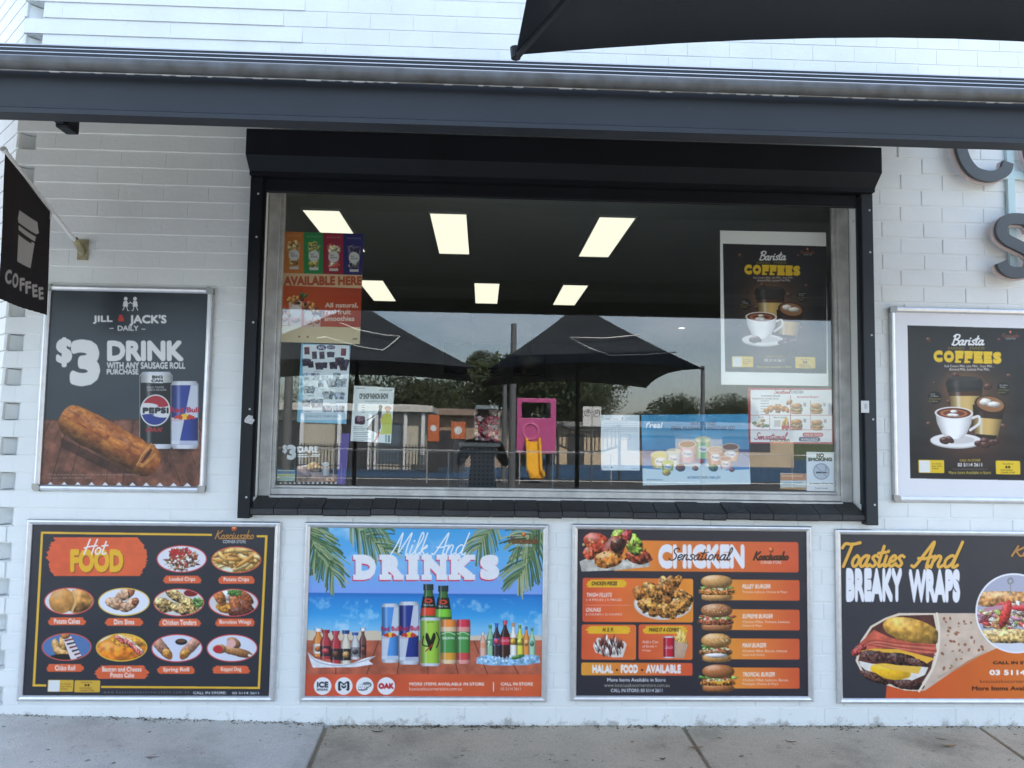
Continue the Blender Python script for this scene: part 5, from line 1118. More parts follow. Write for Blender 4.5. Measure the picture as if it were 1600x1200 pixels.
for cx, yt, yb, w, bd, lb_, cp, l2 in ((1122, 716, 866, 44, 'd8a898', 'd89070', 'd8d0cc', None), (1166, 672, 872, 46, '8cba94', '5a9a6c', '3c8a50', None), (1204, 662, 876, 50, '3a3038', '5a6ab8', '3a62b0', 'c84858'), (1302, 660, 872, 46, 'e8e2dc', '6a4e3a', 'd88a48', 'e0b048'), (1342, 672, 868, 42, 'd8d048', '6a6a34', '4c8a48', 'e0d860'), (1380, 682, 868, 40, 'e08a3c', 'd87a34', '48689c', 'e8a868'), (1414, 690, 868, 38, '9cc8ac', 'b8d4c4', '4c9058', '5a9a70'), (1254, 646, 880, 60, '3c2422', 'c83044', 'd84854', None)): bottle(cx, yt, yb, w, bd, lb_, cp, .3, (.42, .62), l2)
P.txt('7', 1150, 768, 1166, 800, 'eaf4ea', .06); P.script('Cola', 1228, 756, 1280, 780, 'f4e8e8', .003) if False else P.txt('Coca-Cola', 1230, 756, 1280, 772, 'f4e8e8', .03, shear=.3)
P.poly([(1086, 866), (1150, 850), (1260, 872), (1380, 850), (1456, 854), (1464, 896), (1380, 912), (1180, 914), (1082, 902)], '8cb8d8', tex=.35, ts=.02); P.speckle(1270, 878, 180, 22, 60, ['eaf4fa', '6a9cc8', 'b8d8ea'], 6, 9); P.blob(1330, 862, 40, 12, '5a8a44', rot=-15)
for cx, s_, c in ((168, 'ICE\nBREAK', '2a3038'), (294, 'M', '2a3038'), (419, 'dare', '5a6068'), (546, 'OAK', 'b8242c')):
    P.ell(cx, 1036, 52, 52, 'f0eef0')
    if cx == 168: P.txt('ICE', cx-34, 1010, cx+34, 1046, c, .06); P.txt('BREAK', cx-34, 1050, cx+34, 1064, c, .05)
    elif cx == 294: P.txt('M', cx-34, 1008, cx+34, 1064, c, .14); P.txt('M', cx-20, 1020, cx+20, 1052, 'f0eef0', .0)
    elif cx == 419: P.ell(cx, 1038, 42, 24, '7a8088', rot=-20); P.txt('dare', cx-36, 1014, cx+36, 1060, 'f4f4f4', .05, shear=.2); P.stroke([(cx-38, 1058), (cx, 1056), (cx+38, 1030)], .004, '4a5058')
    else: P.txt('OAK', cx-46, 1018, cx+46, 1054, c, .08)
P.txt('MORE ITEMS AVAILABLE IN STORE', 684, 1014, 1130, 1034, 'f8ece6', .07); P.txt('kosciuszkocornerstore.com.au', 684, 1042, 996, 1062, 'f4dcd0', .0); P.rect(1182, 1012, 1188, 1068, 'f0d8cc'); P.txt('CALL IN STORE', 1228, 1014, 1420, 1034, 'f8ece6', .07); P.txt('03 5114 2611', 1228, 1044, 1346, 1062, 'f4dcd0', .0)
P.sheet('print', t)

# ---- chicken board
def burger(P, cx, cy, w, h, sesame=False, cheese=False, bun='d89a58', patty='b87838', seed=1):
    P.blob(cx, cy+h*.36, w*.44, h*.15, bun, rough=.12, power=3); P.blob(cx, cy+h*.16, w*.50, h*.13, patty, rough=.9, lump=.14, seed=seed, power=3)
    if cheese: P.poly([(cx-w*.3, cy+h*.04), (cx+w*.34, cy+h*.04), (cx+w*.1, cy+h*.2), (cx, cy+h*.22)], 'e8b03c')
    P.scatter(cx, cy-h*.01, w*.47, h*.07, 40, ['7aa840', '9cc058', '5a8a34', 'b8cc7a', 'c85040'], w*.08, h*.04, seed, (-30, 30)); P.speckle(cx, cy+h*.06, w*.42, h*.03, 14, ['f2eadc', 'd85a48', 'e8d8b0'], h*.035, seed)
    P.blob(cx, cy-h*.24, w*.45, h*.25, bun, rough=.10, lump=.03, gloss=.45, power=2.3)
    if sesame: P.speckle(cx, cy-h*.3, w*.36, h*.14, 46, ['f0dcae', 'e8cc94'], 2.6, seed+3)
def chicken_set(): pass
X0, X1, ZA, ZB = .4775, 1.750, .1735, 1.079
t = framed('menu_board', X0, X1, ZA, ZB, 'framed black and orange menu board of chicken pieces and burgers', 'menu board')
P = wall_print(X0+.026, X1-.026, ZA+.026, ZB-.026, -.0135, .0024, (880, 800, 1280, 1548)); P.fill('35333a')
P.rrect(300, 170, 1424, 366, 14, 'ea9038', grad='e0603c', tex=.06, ts=.2)
P.poly([(98, 300), (140, 282), (525, 290), (525, 330), (320, 352), (112, 360)], 'c4beb4', tex=.3, ts=.03)
for cx, cy, rx, ry, ro, c in ((210, 190, 84, 62, 20, 'c04a34'), (160, 250, 44, 40, 0, 'd05a3c'), (456, 270, 76, 44, 10, 'a84830'), (430, 200, 52, 70, -30, '8aa83c'), (330, 140, 34, 60, 30, 'a8c050'), (380, 150, 50, 34, -60, 'b03c3c'), (300, 230, 110, 62, -52, '8a3426'), (270, 290, 84, 52, -10, 'd88438'), (330, 200, 50, 40, -40, '4a2620')): P.blob(cx, cy, rx, ry, c, rot=ro, rough=.8, lump=.16, gloss=.5)
P.speckle(300, 230, 200, 90, 50, ['f0c878', '5a2018', 'e86a3c'], 6, 3)
P.txt('CHICKEN', 574, 194, 1096, 344, 'f4f0f4', .075); P.script('Sensational', 640, 216, 1024, 292, '34282c', .0062, .3); P.logo(1152, 212, 1360, 316, '4a3420', 'f0e0dc')
P.rrect(118, 398, 786, 668, 12, 'e05c3a', grad='ec9236', tex=.1, ts=.2); P.brush(130, 410, 392, 456, 'eeb830', seed=4, n=5, rag=.06); P.txt('CHICKEN PIECES', 172, 420, 326, 444, '2c2420', .05, shear=.15)
P.txt('THIGH FILLETS', 140, 488, 294, 514, 'f6ece8', .05, shear=.15); P.txt('1-4 PIECES | 5 PIECES', 140, 524, 354, 542, 'f4dcd2', .02); P.rect(136, 562, 410, 565, 'f0a088'); P.txt('CHUNKS', 138, 578, 228, 604, 'f6ece8', .05, shear=.15); P.txt('6 CHUNKS | 12 CHUNKS', 136, 612, 356, 630, 'f4dcd2', .02)
P.ell(604, 556, 176, 96, 'd8cec6'); P.ell(604, 548, 168, 86, 'efe6dc')
g = np.random.default_rng(6)
for i in range(22):
    a, r = g.random()*6.28, math.sqrt(g.random()); P.blob(604+150*r*math.cos(a), 516+92*r*math.sin(a), g.uniform(40, 64), g.uniform(28, 42), ['b87a3a', 'a86a30', 'c48a48', '98602c'][i % 4], rot=g.uniform(0, 180), rough=1.0, lump=.22)
for x, y in ((520, 560), (630, 600), (700, 560), (540, 480)): P.blob(x, y, 70, 40, 'c08440', rot=g.uniform(-40, 40), rough=1.0, lump=.2)
for x0, x1, s_, a, b in ((112, 440, 'H. S. P.', 240, 304), (456, 782, 'MAKE IT A COMBO!', 520, 708)):
    P.rrect(x0, 680, x1, 894, 12, 'e0603a', grad='e4743a', tex=.12, ts=.2); P.brush(x0+18, 690, x1-20, 736, 'eeb830', seed=int(x0), n=5, rag=.07); P.txt(s_, a, 700, b, 724, '2c2420', .05, shear=.15)
P.poly([(180, 810), (206, 760), (370, 782), (384, 800), (360, 878), (300, 880), (196, 850)], 'e0d6ce'); P.scatter(278, 812, 82, 44, 80, ['6a3a30', '8a4c3c', 'd8c8c0', 'e8dcd6', '4c2824'], 24, 6, 12, (60, 110))
P.txt('Add a Can', 478, 776, 574, 794, 'f4dcd2', .02); P.txt('of Drink +', 478, 804, 566, 820, 'f4dcd2', .02); P.txt('Chips', 478, 830, 530, 846, 'f4dcd2', .02)
P.scatter(712, 776, 34, 20, 20, ['f0c060', 'e8b048', 'f4d080'], 40, 6, 14, (60, 120)); P.poly([(670, 778), (756, 800), (730, 884), (672, 882)], 'c8a48a', tex=.1); can(604, 752, 674, 884, 'b82438'); P.script('oa', 618, 800, 660, 812, 'f4e8ea', .002) if False else P.txt('Coca-Cola', 618, 808, 664, 828, 'f4e8ea', .04, shear=.4)
P.rrect(110, 910, 782, 990, 10, 'eaa03c', grad='e05c3a'); P.txt('HALAL', 176, 922, 302, 976, 'f6f0ee', .07); P.rect(318, 950, 332, 960, '3a2a24'); P.txt('FOOD', 348, 922, 452, 976, 'f6f0ee', .07); P.rect(470, 950, 484, 960, '3a2a24'); P.txt('AVAILABLE', 500, 922, 712, 976, 'f6f0ee', .07)
P.txt('More Items Available in Store', 266, 1004, 620, 1026, 'eceaec', .05); P.txt('www.kosciuszkocornerstore.com.au', 248, 1036, 642, 1058, 'c0b8a4', .0); P.txt('CALL IN STORE: 03 5114 2611', 288, 1068, 600, 1090, 'eceaec', .04)
for i, (y0, nm, l1, l2) in enumerate(((408, 'FILLET BURGER', 'Tomato, Lettuce, Cheese & Mayo', None), (588, 'SUPREME BURGER', 'Chicken Fillet, Tomato, Lettuce,', 'Cheese & Mayo'), (764, 'MAXI BURGER', 'Chicken fillet, Bacon, lettuce', 'mayo and cheese'), (940, 'TROPICAL BURGER', 'Chicken Fillet, Lettuce, Bacon,', 'Pineapple, Cheese & Mayo'))):
    P.rrect(960, y0, 1430, y0+128, 10, 'ec9a3c', grad='e0603a', tex=.06, ts=.2); wd = len(nm)*13.2
    P.txt(nm, 1084, y0+28, 1084+wd, y0+56, 'f8f0ea', .05, shear=.15); P.txt(l1, 1084, y0+68, 1084+len(l1)*9, y0+86, 'f6dccc', .02)
    if l2: P.txt(l2, 1084, y0+92, 1084+len(l2)*9, y0+110, 'f6dccc', .02)
burger(P, 928, 458, 210, 156, False, False, 'd8a060', 'c07a3c', 1); burger(P, 928, 636, 210, 166, True, False, 'b8784c', 'a05a3c', 2); burger(P, 926, 820, 200, 176, True, False, 'd89c58', '9a6a40', 3); burger(P, 938, 1004, 216, 166, False, True, 'c07848', 'c07a38', 4)
P.blob(926, 868, 70, 14, 'eeeae4', rough=.2)
P.sheet('print', t)

# ---- toasties board (runs out of the picture on the right)
a = at(1301.5, 826); b = at(1307.5, 1098); X0 = (a[0]+b[0])/2; X1 = X0+1.272; ZA, ZB = b[2]+.001, a[2]
t = framed('menu_board', X0, X1, ZA, ZB, 'framed black board of a giant breakfast wrap with yellow script headline', 'menu board')
P = wall_print(X0+.026, X1-.026, ZA+.026, ZB-.026, -.0135, .0024, (1280, 800, 1600, 1239)); P.fill('3a3a40')
P.poly([(400, 1140), (410, 1040), (700, 1000), (900, 900), (1060, 800), (1240, 760), (2300, 760), (2300, 1140)], 'd4582e', grad='ee9a34', tex=.05, ts=.3)
for dx, dy, c, w_ in ((3e-3, 3e-3, '1c1a1c', .019), (0, 0, 'eeb44c', .0165)):
    P.script('Toasties', 140, 186, 514, 330, c, w_, .32, dx, dy); P.script('And', 560, 182, 868, 338, c, w_, .32, dx, dy)
P.txt('BREAKY', 162, 338, 502, 544, 'f2f0f4', .075); P.txt('WRAPS', 542, 344, 852, 550, 'f2f0f4', .075)
P.logo(1166, 170, 1600, 300, 'b98548')
P.poly([(480, 612), (960, 612), (1240, 740), (1240, 760), (1060, 830), (900, 900), (640, 1080), (560, 1084), (600, 800)], 'd6bda8', tex=.10, ts=.06)
P.poly([(220, 900), (250, 780), (310, 690), (400, 640), (480, 612), (700, 612), (722, 700), (720, 820), (690, 960), (610, 1082), (520, 1080), (380, 1040), (250, 960)], 'ead6c0'); P.poly([(236, 900), (262, 790), (320, 700), (410, 648), (490, 626), (690, 622), (706, 700), (706, 820), (676, 950), (600, 1070), (520, 1068), (390, 1030), (262, 955)], '5c3430', tex=.3, ts=.03)
P.blob(560, 722, 176, 78, 'dca448', rot=14, rough=.35, lump=.05, gloss=.2); P.poly([(192, 850), (260, 780), (330, 712), (430, 760), (560, 790), (700, 800), (716, 850), (600, 860), (440, 820), (330, 830), (240, 862)], 'c8604a', tex=.25, ts=.03)
for k in range(5): P.stroke([(200+k*8, 856-k*14), (320+k*10, 780+k*8), (480, 796+k*10), (700, 812+k*14)], .007, ('9a3a34', 'dc8a70')[k % 2], a=.6)
P.blob(240, 836, 54, 26, 'b04a44', rot=-30, rough=.8); P.poly([(250, 840), (330, 826), (480, 830), (700, 886), (650, 918), (560, 890), (420, 850), (270, 852)], 'f0b440')
P.blob(340, 872, 96, 34, '5a3a34', rough=1.1, lump=.2, rot=6); P.blob(500, 892, 110, 38, '4c302c', rough=1.2, lump=.2, rot=8); P.blob(600, 918, 70, 24, '5a3a34', rough=1.1, rot=18)
P.poly([(240, 900), (320, 918), (620, 936), (660, 940), (640, 985), (560, 1020), (420, 1010), (300, 975), (250, 930)], 'ece4da', tex=.06); P.blob(430, 966, 120, 48, 'eeb428', rot=8, rough=.1, amb=.8); P.poly([(330, 918), (620, 936), (600, 980), (420, 950)], 'f2c050'); P.blob(330, 1000, 90, 26, '5c3a30', rot=22, rough=1.1); P.blob(540, 1046, 100, 30, '50322c', rough=1.1, rot=6)
P.stroke([(712, 614), (726, 720), (716, 850), (680, 960), (604, 1084)], .012, 'f0e0cc')
g = np.random.default_rng(8)
for i in range(46):
    x, y = g.uniform(740, 1020), g.uniform(640, 960)
    if y > 640+(x-740)*.0 and y < 1010-(x-720)*.62: P.ell(x, y, g.uniform(3, 10), g.uniform(4, 13), ['8a5034', 'a0643c', '7a4230'][i % 3], rot=g.uniform(0, 180), a=.75)
P.stroke([(720, 1000), (860, 930), (1010, 840)], .012, 'b89a84', a=.5)
def toast(P, cx, cy):
    P.ell(cx, cy, 240, 242, 'f2f0f2'); P.clip_ell(cx, cy, 230, 232); P.ell(cx, cy, 230, 232, 'b4b4c6'); P.rect(cx-240, cy+150, cx+240, cy+240, 'dcdce4')
    P.blob(cx, cy-84, 250, 48, 'd0945a', rough=.6, lump=.08, power=4); P.scatter(cx, cy+20, 220, 80, 120, ['e8d8a8', 'd8b878', 'c88a9a', '8a5a58', 'd84a44', 'f0e6d8', 'a8b060', 'b87a50'], 34, 14, 17, (-30, 50), .6); P.stroke([(cx-180, cy-20), (cx-60, cy-40), (cx+60, cy-20), (cx+200, cy-10)], .02, 'c890a0'); P.blob(cx-60, cy+6, 30, 90, 'd04038', rot=20, rough=.4); P.blob(cx+60, cy-30, 90, 18, 'd83a40', rough=.3)
    P.blob(cx, cy+140, 240, 42, 'd8b070', rough=.7, lump=.1, power=4); P.clip = None; P.stroke([(cx-24, cy-214), (cx-44, cy-200), (cx-36, cy-178), (cx-14, cy-190), (cx-24, cy-214)], .008, '8a8a88'); P.stroke([(cx-28, cy-180), (cx-30, cy-110)], .006, 'a09a90')
toast(P, 1186, 612)
P.txt('CALL IN STORE', 1050, 902, 1340, 922, '3c2418', .06); P.txt('03 5114 2611', 1030, 954, 1390, 988, 'faf2ea', .07); P.txt('kosciuszkocornerstore.com.au', 972, 1014, 1440, 1034, '5c3420', .0); P.txt('More Items Available in Store', 924, 1054, 1490, 1080, '3c2014', .04)
P.sheet('print', t)

# ---- sausage roll and drink poster
X0, X1, ZA, ZB = -2.2895, -1.4255, 1.218, 2.283
t = framed('framed_poster', X0, X1, ZA, ZB, 'framed dark poster with a sausage roll and two drink cans on timber', 'poster', .030, .020, True)
P = wall_print(X0+.028, X1-.028, ZA+.028, ZB-.028, -.0135, .0022, (0, 420, 400, 1263)); P.vgrad([(0, '24292f'), (.12, '30363d'), (.3, '3a424a'), (.66, '363d45'), (1, '32373e')])
nn = P.noise((0, P.nx, 0, P.ny), .25, 5, 3); P.c *= (1+.12*(nn[..., None]-.5)).astype(np.float32)
P.rect(200, 742, 1040, 1090, '6e4638', tex=.5, ts=.05, seed=4)
for i, (a, b) in enumerate(((250, 100), (340, 240), (430, 330), (560, 520), (660, 600), (780, 900), (880, 1010), (960, 1160))): P.stroke([(a, 745), (b, 1090)], .005, '38221c', smooth=False); P.poly([(a, 745), (a+60, 745), (b+40, 1090), (b-10, 1090)], ('8a5a48', '5a3a30', '7a5240')[i % 3], a=.35, tex=.4, ts=.02, seed=i)
P.rect(200, 740, 1040, 750, '2c2020', a=.4)
# two linked children, hand in hand
for s, cx in ((1, 622), (-1, 664)):
    P.ell(cx-s*2, 148, 9, 10, 'd8d8d8'); P.poly([(cx-s*12, 160), (cx+s*6, 158), (cx+s*10, 186), (cx-s*16, 186)], 'd8d8d8'); P.stroke([(cx, 166), (cx+s*14, 172), (cx+s*22, 164)], .0035, 'd8d8d8', smooth=False); P.stroke([(cx-s*6, 184), (cx-s*16, 204)], .004, 'd8d8d8', smooth=False); P.stroke([(cx+s*2, 184), (cx+s*8, 206), (cx+s*14, 206)], .004, 'd8d8d8', smooth=False)
P.txt('JILL', 458, 230, 556, 272, 'dcdcdc', .05); P.txt('&', 582, 226, 614, 260, 'c03a30', .06); P.txt("JACK'S", 638, 226, 822, 282, 'dcdcdc', .05); P.rect(540, 292, 560, 296, 'd0d0d0'); P.txt('DAILY', 580, 280, 684, 306, 'd8d8d8', .03); P.rect(698, 296, 718, 300, 'd0d0d0')
P.txt('$', 276, 338, 356, 486, 'dededc', .05); P.txt('3', 344, 348, 494, 580, 'dededc', .06); P.txt('DRINK', 528, 354, 906, 456, 'dededc', .055); P.txt('WITH ANY SAUSAGE ROLL', 526, 460, 914, 494, 'd6d6d4', .04); P.txt('PURCHASE', 526, 494, 684, 522, 'd6d6d4', .04)
P.ell(770, 890, 100, 16, '1c1210', a=.6, soft=.8); P.ell(900, 892, 100, 14, '1c1210', a=.5, soft=.8)
can(688, 508, 852, 888, '1c1e22'); P.cyl([(694, 522), (694, 562)], [(848, 522), (848, 562)], 'c8c8c8'); P.rrect(740, 524, 806, 564, 4, 'e4e4e4'); P.txt('BIG', 750, 526, 804, 542, '24262a', .08); P.txt('CAN', 746, 545, 804, 560, '24262a', .08); P.txt('MAX TASTE\nZERO SUGAR', 724, 580, 822, 602, 'c8c8c8', .05)
P.ell(766, 698, 74, 78, 'd8d8da'); P.clip_ell(766, 698, 68, 72); P.rect(680, 620, 850, 672, 'a82a38'); P.ell(790, 668, 50, 14, 'a82a38'); P.ell(720, 676, 60, 14, 'd8d8da'); P.rect(680, 730, 850, 790, '2c3a88'); P.ell(740, 728, 46, 12, '2c3a88'); P.ell(806, 722, 50, 12, 'd8d8da'); P.clip = None; P.txt('PEPSI', 704, 684, 832, 714, '1c1e24', .08); P.txt('MAX', 722, 782, 802, 806, 'a03038', .1, shear=.2)
bull_can(842, 554, 980, 888, '2c3c86')
P.poly([(300, 830), (330, 846), (640, 1000), (740, 990), (700, 1010), (560, 1010), (300, 880)], '1c100c', a=.45)
P.pastry(540, 848, 276, 84, 28, ('8e4e25', 'be7a38', '6a3418'), 6)
P.poly([(672, 972), (698, 920), (746, 862), (768, 872), (760, 906), (774, 916), (744, 950), (706, 982)], 'b0713a', tex=.3, ts=.015); P.poly([(692, 958), (716, 918), (744, 884), (752, 894), (742, 914), (726, 936), (704, 958)], '53251a', tex=.6, ts=.012); P.stroke([(676, 966), (704, 914), (748, 862)], .005, 'd8a468', a=.8); P.stroke([(700, 972), (736, 944), (764, 912)], .006, 'cc9450', a=.8)
P.txt('*Only available with regular Drinks 440ml or any 250ml Can', 232, 1010, 690, 1022, 'b8a8a0', .0, a=.7); P.txt('Valid until 28th November 2024', 232, 1026, 450, 1036, 'b8a8a0', .0, a=.6)
for i in range(13): x = 246+i*67.5; P.poly([(x-30, 1086), (x+3, 1050+i*.6), (x+36, 1086)], 'e0e2e6')
P.sheet('print', t, rough=.30)

# ---- coffee artwork, used for the framed poster and the copy taped inside the window
def coffee_art(P, q):
    """q maps the poster's own 0..825 x 0..1200 layout to measured points"""
    class V:  # thin adapter
        pass
    f = q
    def pt(x, y): return f(x, y)
    def box(x0, y0, x1, y1): a, b = f(x0, y0), f(x1, y1); return a[0], a[1], b[0], b[1]
    k = abs(f(100, 0)[0]-f(0, 0)[0])/100; kw = np.linalg.norm(P.l(f(100, 600))-P.l(f(0, 600)))/100
    P.poly([pt(142, 106), pt(884, 126), pt(884, 1016), pt(158, 1003)], '252224')
    c = pt(500, 560); P.ell(*c, 300*k, 330*k, '7a5238', a=.95, soft=1.0); P.ell(*pt(470, 470), 150*k, 120*k, '9a7048', a=.8, soft=1.0); P.ell(*pt(520, 800), 320*k, 200*k, '54342a', a=.9, soft=1.0)
    P.txt_box = None
    def T(s_, x0, y0, x1, y1, col, b=0.0, **kk): P.txt(s_, *box(x0, y0, x1, y1), col, b, **kk)
    P.script('Barista', *box(404, 160, 590, 222), 'f0eeee', 9*kw, .25); T('HAND   MADE', 382, 232, 596, 248, '8a7a38', .02)
    def slabt(dx, dy, col, bb):
        xs = [(292, 352), (352, 418), (420, 472), (474, 526), (528, 584), (586, 640), (640, 696)]
        for i, (ch, (a, b)) in enumerate(zip('COFFEES', xs)):
            o = i*1.6
            T(ch, a+3, 252+o, b-3, 322+o, col, bb, dx=dx, dy=dy)
            if ch in 'FE':
                for (u0, v0, u1, v1) in ((a, 252, a+34, 264), (a, 310, a+(36 if ch == 'F' else 50), 322), (b-9, 252, b-1, 276)): P.rect(*box(u0, v0+o, u1, v1+o), col)
            if ch in 'E': P.rect(*box(b-9, 298+o, b-1, 322+o), col)
    slabt(2*kw, 3*kw, '6a5210', .085); slabt(0, 0, 'ecc42a', .085)
    T('Full Cream Milk, Lite Milk , Soya Milk ,', 360, 338, 648, 356, 'e8e6e4', .04); T('Almond Milk, Lactose Free Milk,', 386, 356, 624, 374, 'e8e6e4', .04)
    for x, y, s_, ro in ((426, 400, 22, 30), (738, 402, 18, 10), (612, 466, 26, -20), (384, 556, 17, 50), (268, 684, 18, 10), (706, 698, 20, 30), (268, 192, 20, 40), (680, 192, 14, 0), (300, 444, 10, 0)): P.blob(*pt(x, y), s_*k, s_*.72*k, '5c382a', rot=ro, rough=.2, gloss=.3); P.stroke([pt(x-s_*.7, y+s_*.2), pt(x, y), pt(x+s_*.7, y-s_*.2)], 3*kw, '2c1812')
    def C(pl, pr, col, **kk): P.cyl([pt(*a) for a in pl], [pt(*a) for a in pr], col, **kk)
    C([(388, 516), (398, 600), (410, 640)], [(578, 516), (566, 600), (556, 640)], 'c8a868', amb=.3, hl=.5); C([(380, 480), (384, 520)], [(582, 480), (578, 520)], '4a2c20'); C([(372, 432), (376, 500)], [(584, 432), (580, 490)], '2a2624', hl=.15); C([(384, 416), (366, 440), (368, 468)], [(570, 416), (586, 440), (586, 468)], '34302e', hl=.15); P.ell(*pt(478, 418), 92*k, 14*k, '3e3a38')
    C([(526, 640), (536, 740), (548, 760)], [(700, 640), (672, 758), (660, 772)], 'c4a260', amb=.3, hl=.5); C([(524, 570), (528, 645)], [(716, 580), (698, 658)], '34241e', hl=.1); P.ell(*pt(626, 572), 92*k, 54*k, '3a221a', rot=8); P.ell(*pt(628, 568), 80*k, 44*k, '9a6a44', rot=8); P.blob(*pt(600, 556), 36*k, 22*k, 'ece2d8', rough=.1); P.blob(*pt(650, 570), 40*k, 18*k, 'ece2d8', rough=.1)
    C([(540, 742), (550, 764)], [(668, 752), (656, 778)], '2a1a14', hl=0)
    P.ell(*pt(428, 784), 152*k, 44*k, 'c4c2c0'); P.ell(*pt(428, 780), 150*k, 40*k, 'eceaea'); P.ell(*pt(432, 776), 104*k, 24*k, 'cfcccb'); P.stroke([pt(520, 650), pt(560, 640), pt(562, 680), pt(510, 720)], 15*kw, 'e6e4e4')
    C([(304, 612), (316, 680), (344, 740), (380, 772)], [(524, 612), (516, 680), (490, 740), (452, 772)], 'f0eeee', amb=.62); P.ell(*pt(414, 620), 112*k, 36*k, 'f2f0f0'); P.ell(*pt(414, 620), 100*k, 30*k, '6a3424'); P.ell(*pt(414, 622), 80*k, 22*k, 'b87850'); P.ell(*pt(414, 622), 64*k, 17*k, '7a3c28'); P.blob(*pt(404, 632), 32*k, 10*k, 'f2e8e0', rough=.05); P.blob(*pt(414, 612), 22*k, 10*k, 'f2e8e0', rough=.05); P.blob(*pt(426, 634), 20*k, 9*k, 'f2e8e0', rough=.05)
    for x, y, s_, ro in ((360, 782, 32, 10), (392, 776, 26, 40), (560, 798, 26, 0), (600, 786, 32, 20), (640, 792, 28, -10), (596, 808, 30, 10), (664, 788, 20, 20)): P.blob(*pt(x, y), s_*k, s_*.66*k, '54302a', rot=ro, rough=.2, gloss=.4); P.stroke([pt(x-s_*.6, y+2), pt(x, y-2), pt(x+s_*.6, y)], 3*kw, '28140f')
    for x, y, l3 in ((302, 530, ('Iced\nCoffees,', 'Flavoured\nCoffees')), (706, 478, ('Breakfast\nWraps,', 'And Toasties\nAvailable'))): P.ell(*pt(x, y), 39*k, 40*k, '1c1a1a'); P.txt(l3[0], *box(x-24, y-26, x+24, y-3), 'e8e4e0', .04); P.txt(l3[1], *box(x-33, y+1, x+33, y+26), 'b8a048', .02)
    P.rrect(*box(206, 894, 358, 972), 6*k, 'e8c42c'); P.rrect(*box(211, 898, 276, 968), 4*k, 'e8e8e6'); T('To Order\nScan Here\nOnline', 284, 912, 346, 950, '5a4a14', .02); P.rrect(*box(659, 899, 804, 980), 6*k, 'e8c42c'); T('FOLLOW US', 700, 914, 762, 923, '4a3c14', .02); P.rect(*box(716, 930, 728, 944), '3a2e14'); P.rect(*box(732, 930, 744, 944), '3a2e14'); T('KOSCIUSZKO\nCORNER STORE', 688, 950, 772, 974, '4a3c14', .02)
    T('CALL IN STORE', 448, 890, 570, 904, 'd8c048', .04); T('03 5114 2611', 436, 912, 580, 934, 'f0eeec', .06); T('kosciuszkocornerstore.com.au', 408, 944, 610, 952, '8a8478', .0); T('More Items Available in Store', 384, 960, 632, 978, 'd8c048', .05)
    P.logo(*box(696, 138, 796, 190), '8a5040')
a = at(1386.5, 480); b = at(1393.5, 783); X0 = (a[0]+b[0])/2; X1 = X0+.864; ZA, ZB = b[2], a[2]
t = framed('framed_poster', X0, X1, ZA, ZB, 'silver framed coffee poster on the bricks right of the window', 'poster', .030, .020, True)
P = wall_print(X0+.028, X1-.028, ZA+.028, ZB-.028, -.0135, .0022, (1380, 480, 1600, 825)); P.fill('e9e9ee'); coffee_art(P, lambda x, y: (x, y)); P.sheet('print', t, rough=.25)

# ---------------------------------------------------------------- papers taped inside the pane
GY = .128
def paper(name, px, pitch, label, cat, art, zoom, warp=.0, tilt=None, back=None, rough=.5):
    """px: measured TL,TR,BR,BL corners; a real sheet of that size hung on the inside of the pane"""
    q = [at(*c, GY) for c in px]; U = ((q[1]-q[0])+(q[2]-q[3]))/2; w = np.linalg.norm(U); U = U/w; V = np.array([-U[2], 0, U[0]]); h = (np.dot(q[0]-q[3], V)+np.dot(q[1]-q[2], V))/2
    c = sum(q)/4; O = c-U*w/2+V*h/2; O[1] = GY; P = Print(O, U, V, w, h, pitch, zoom)
    if warp: P.warp = lambda u, v: -warp*(.5+.5*np.sin(u/w*5+v/h*3+len(label)))-.0008
    art(P); o = P.sheet(name, None, rough=rough, coat=0.0, thick=.0006, gain=1.0, back=back); tag(o, label, cat); return o

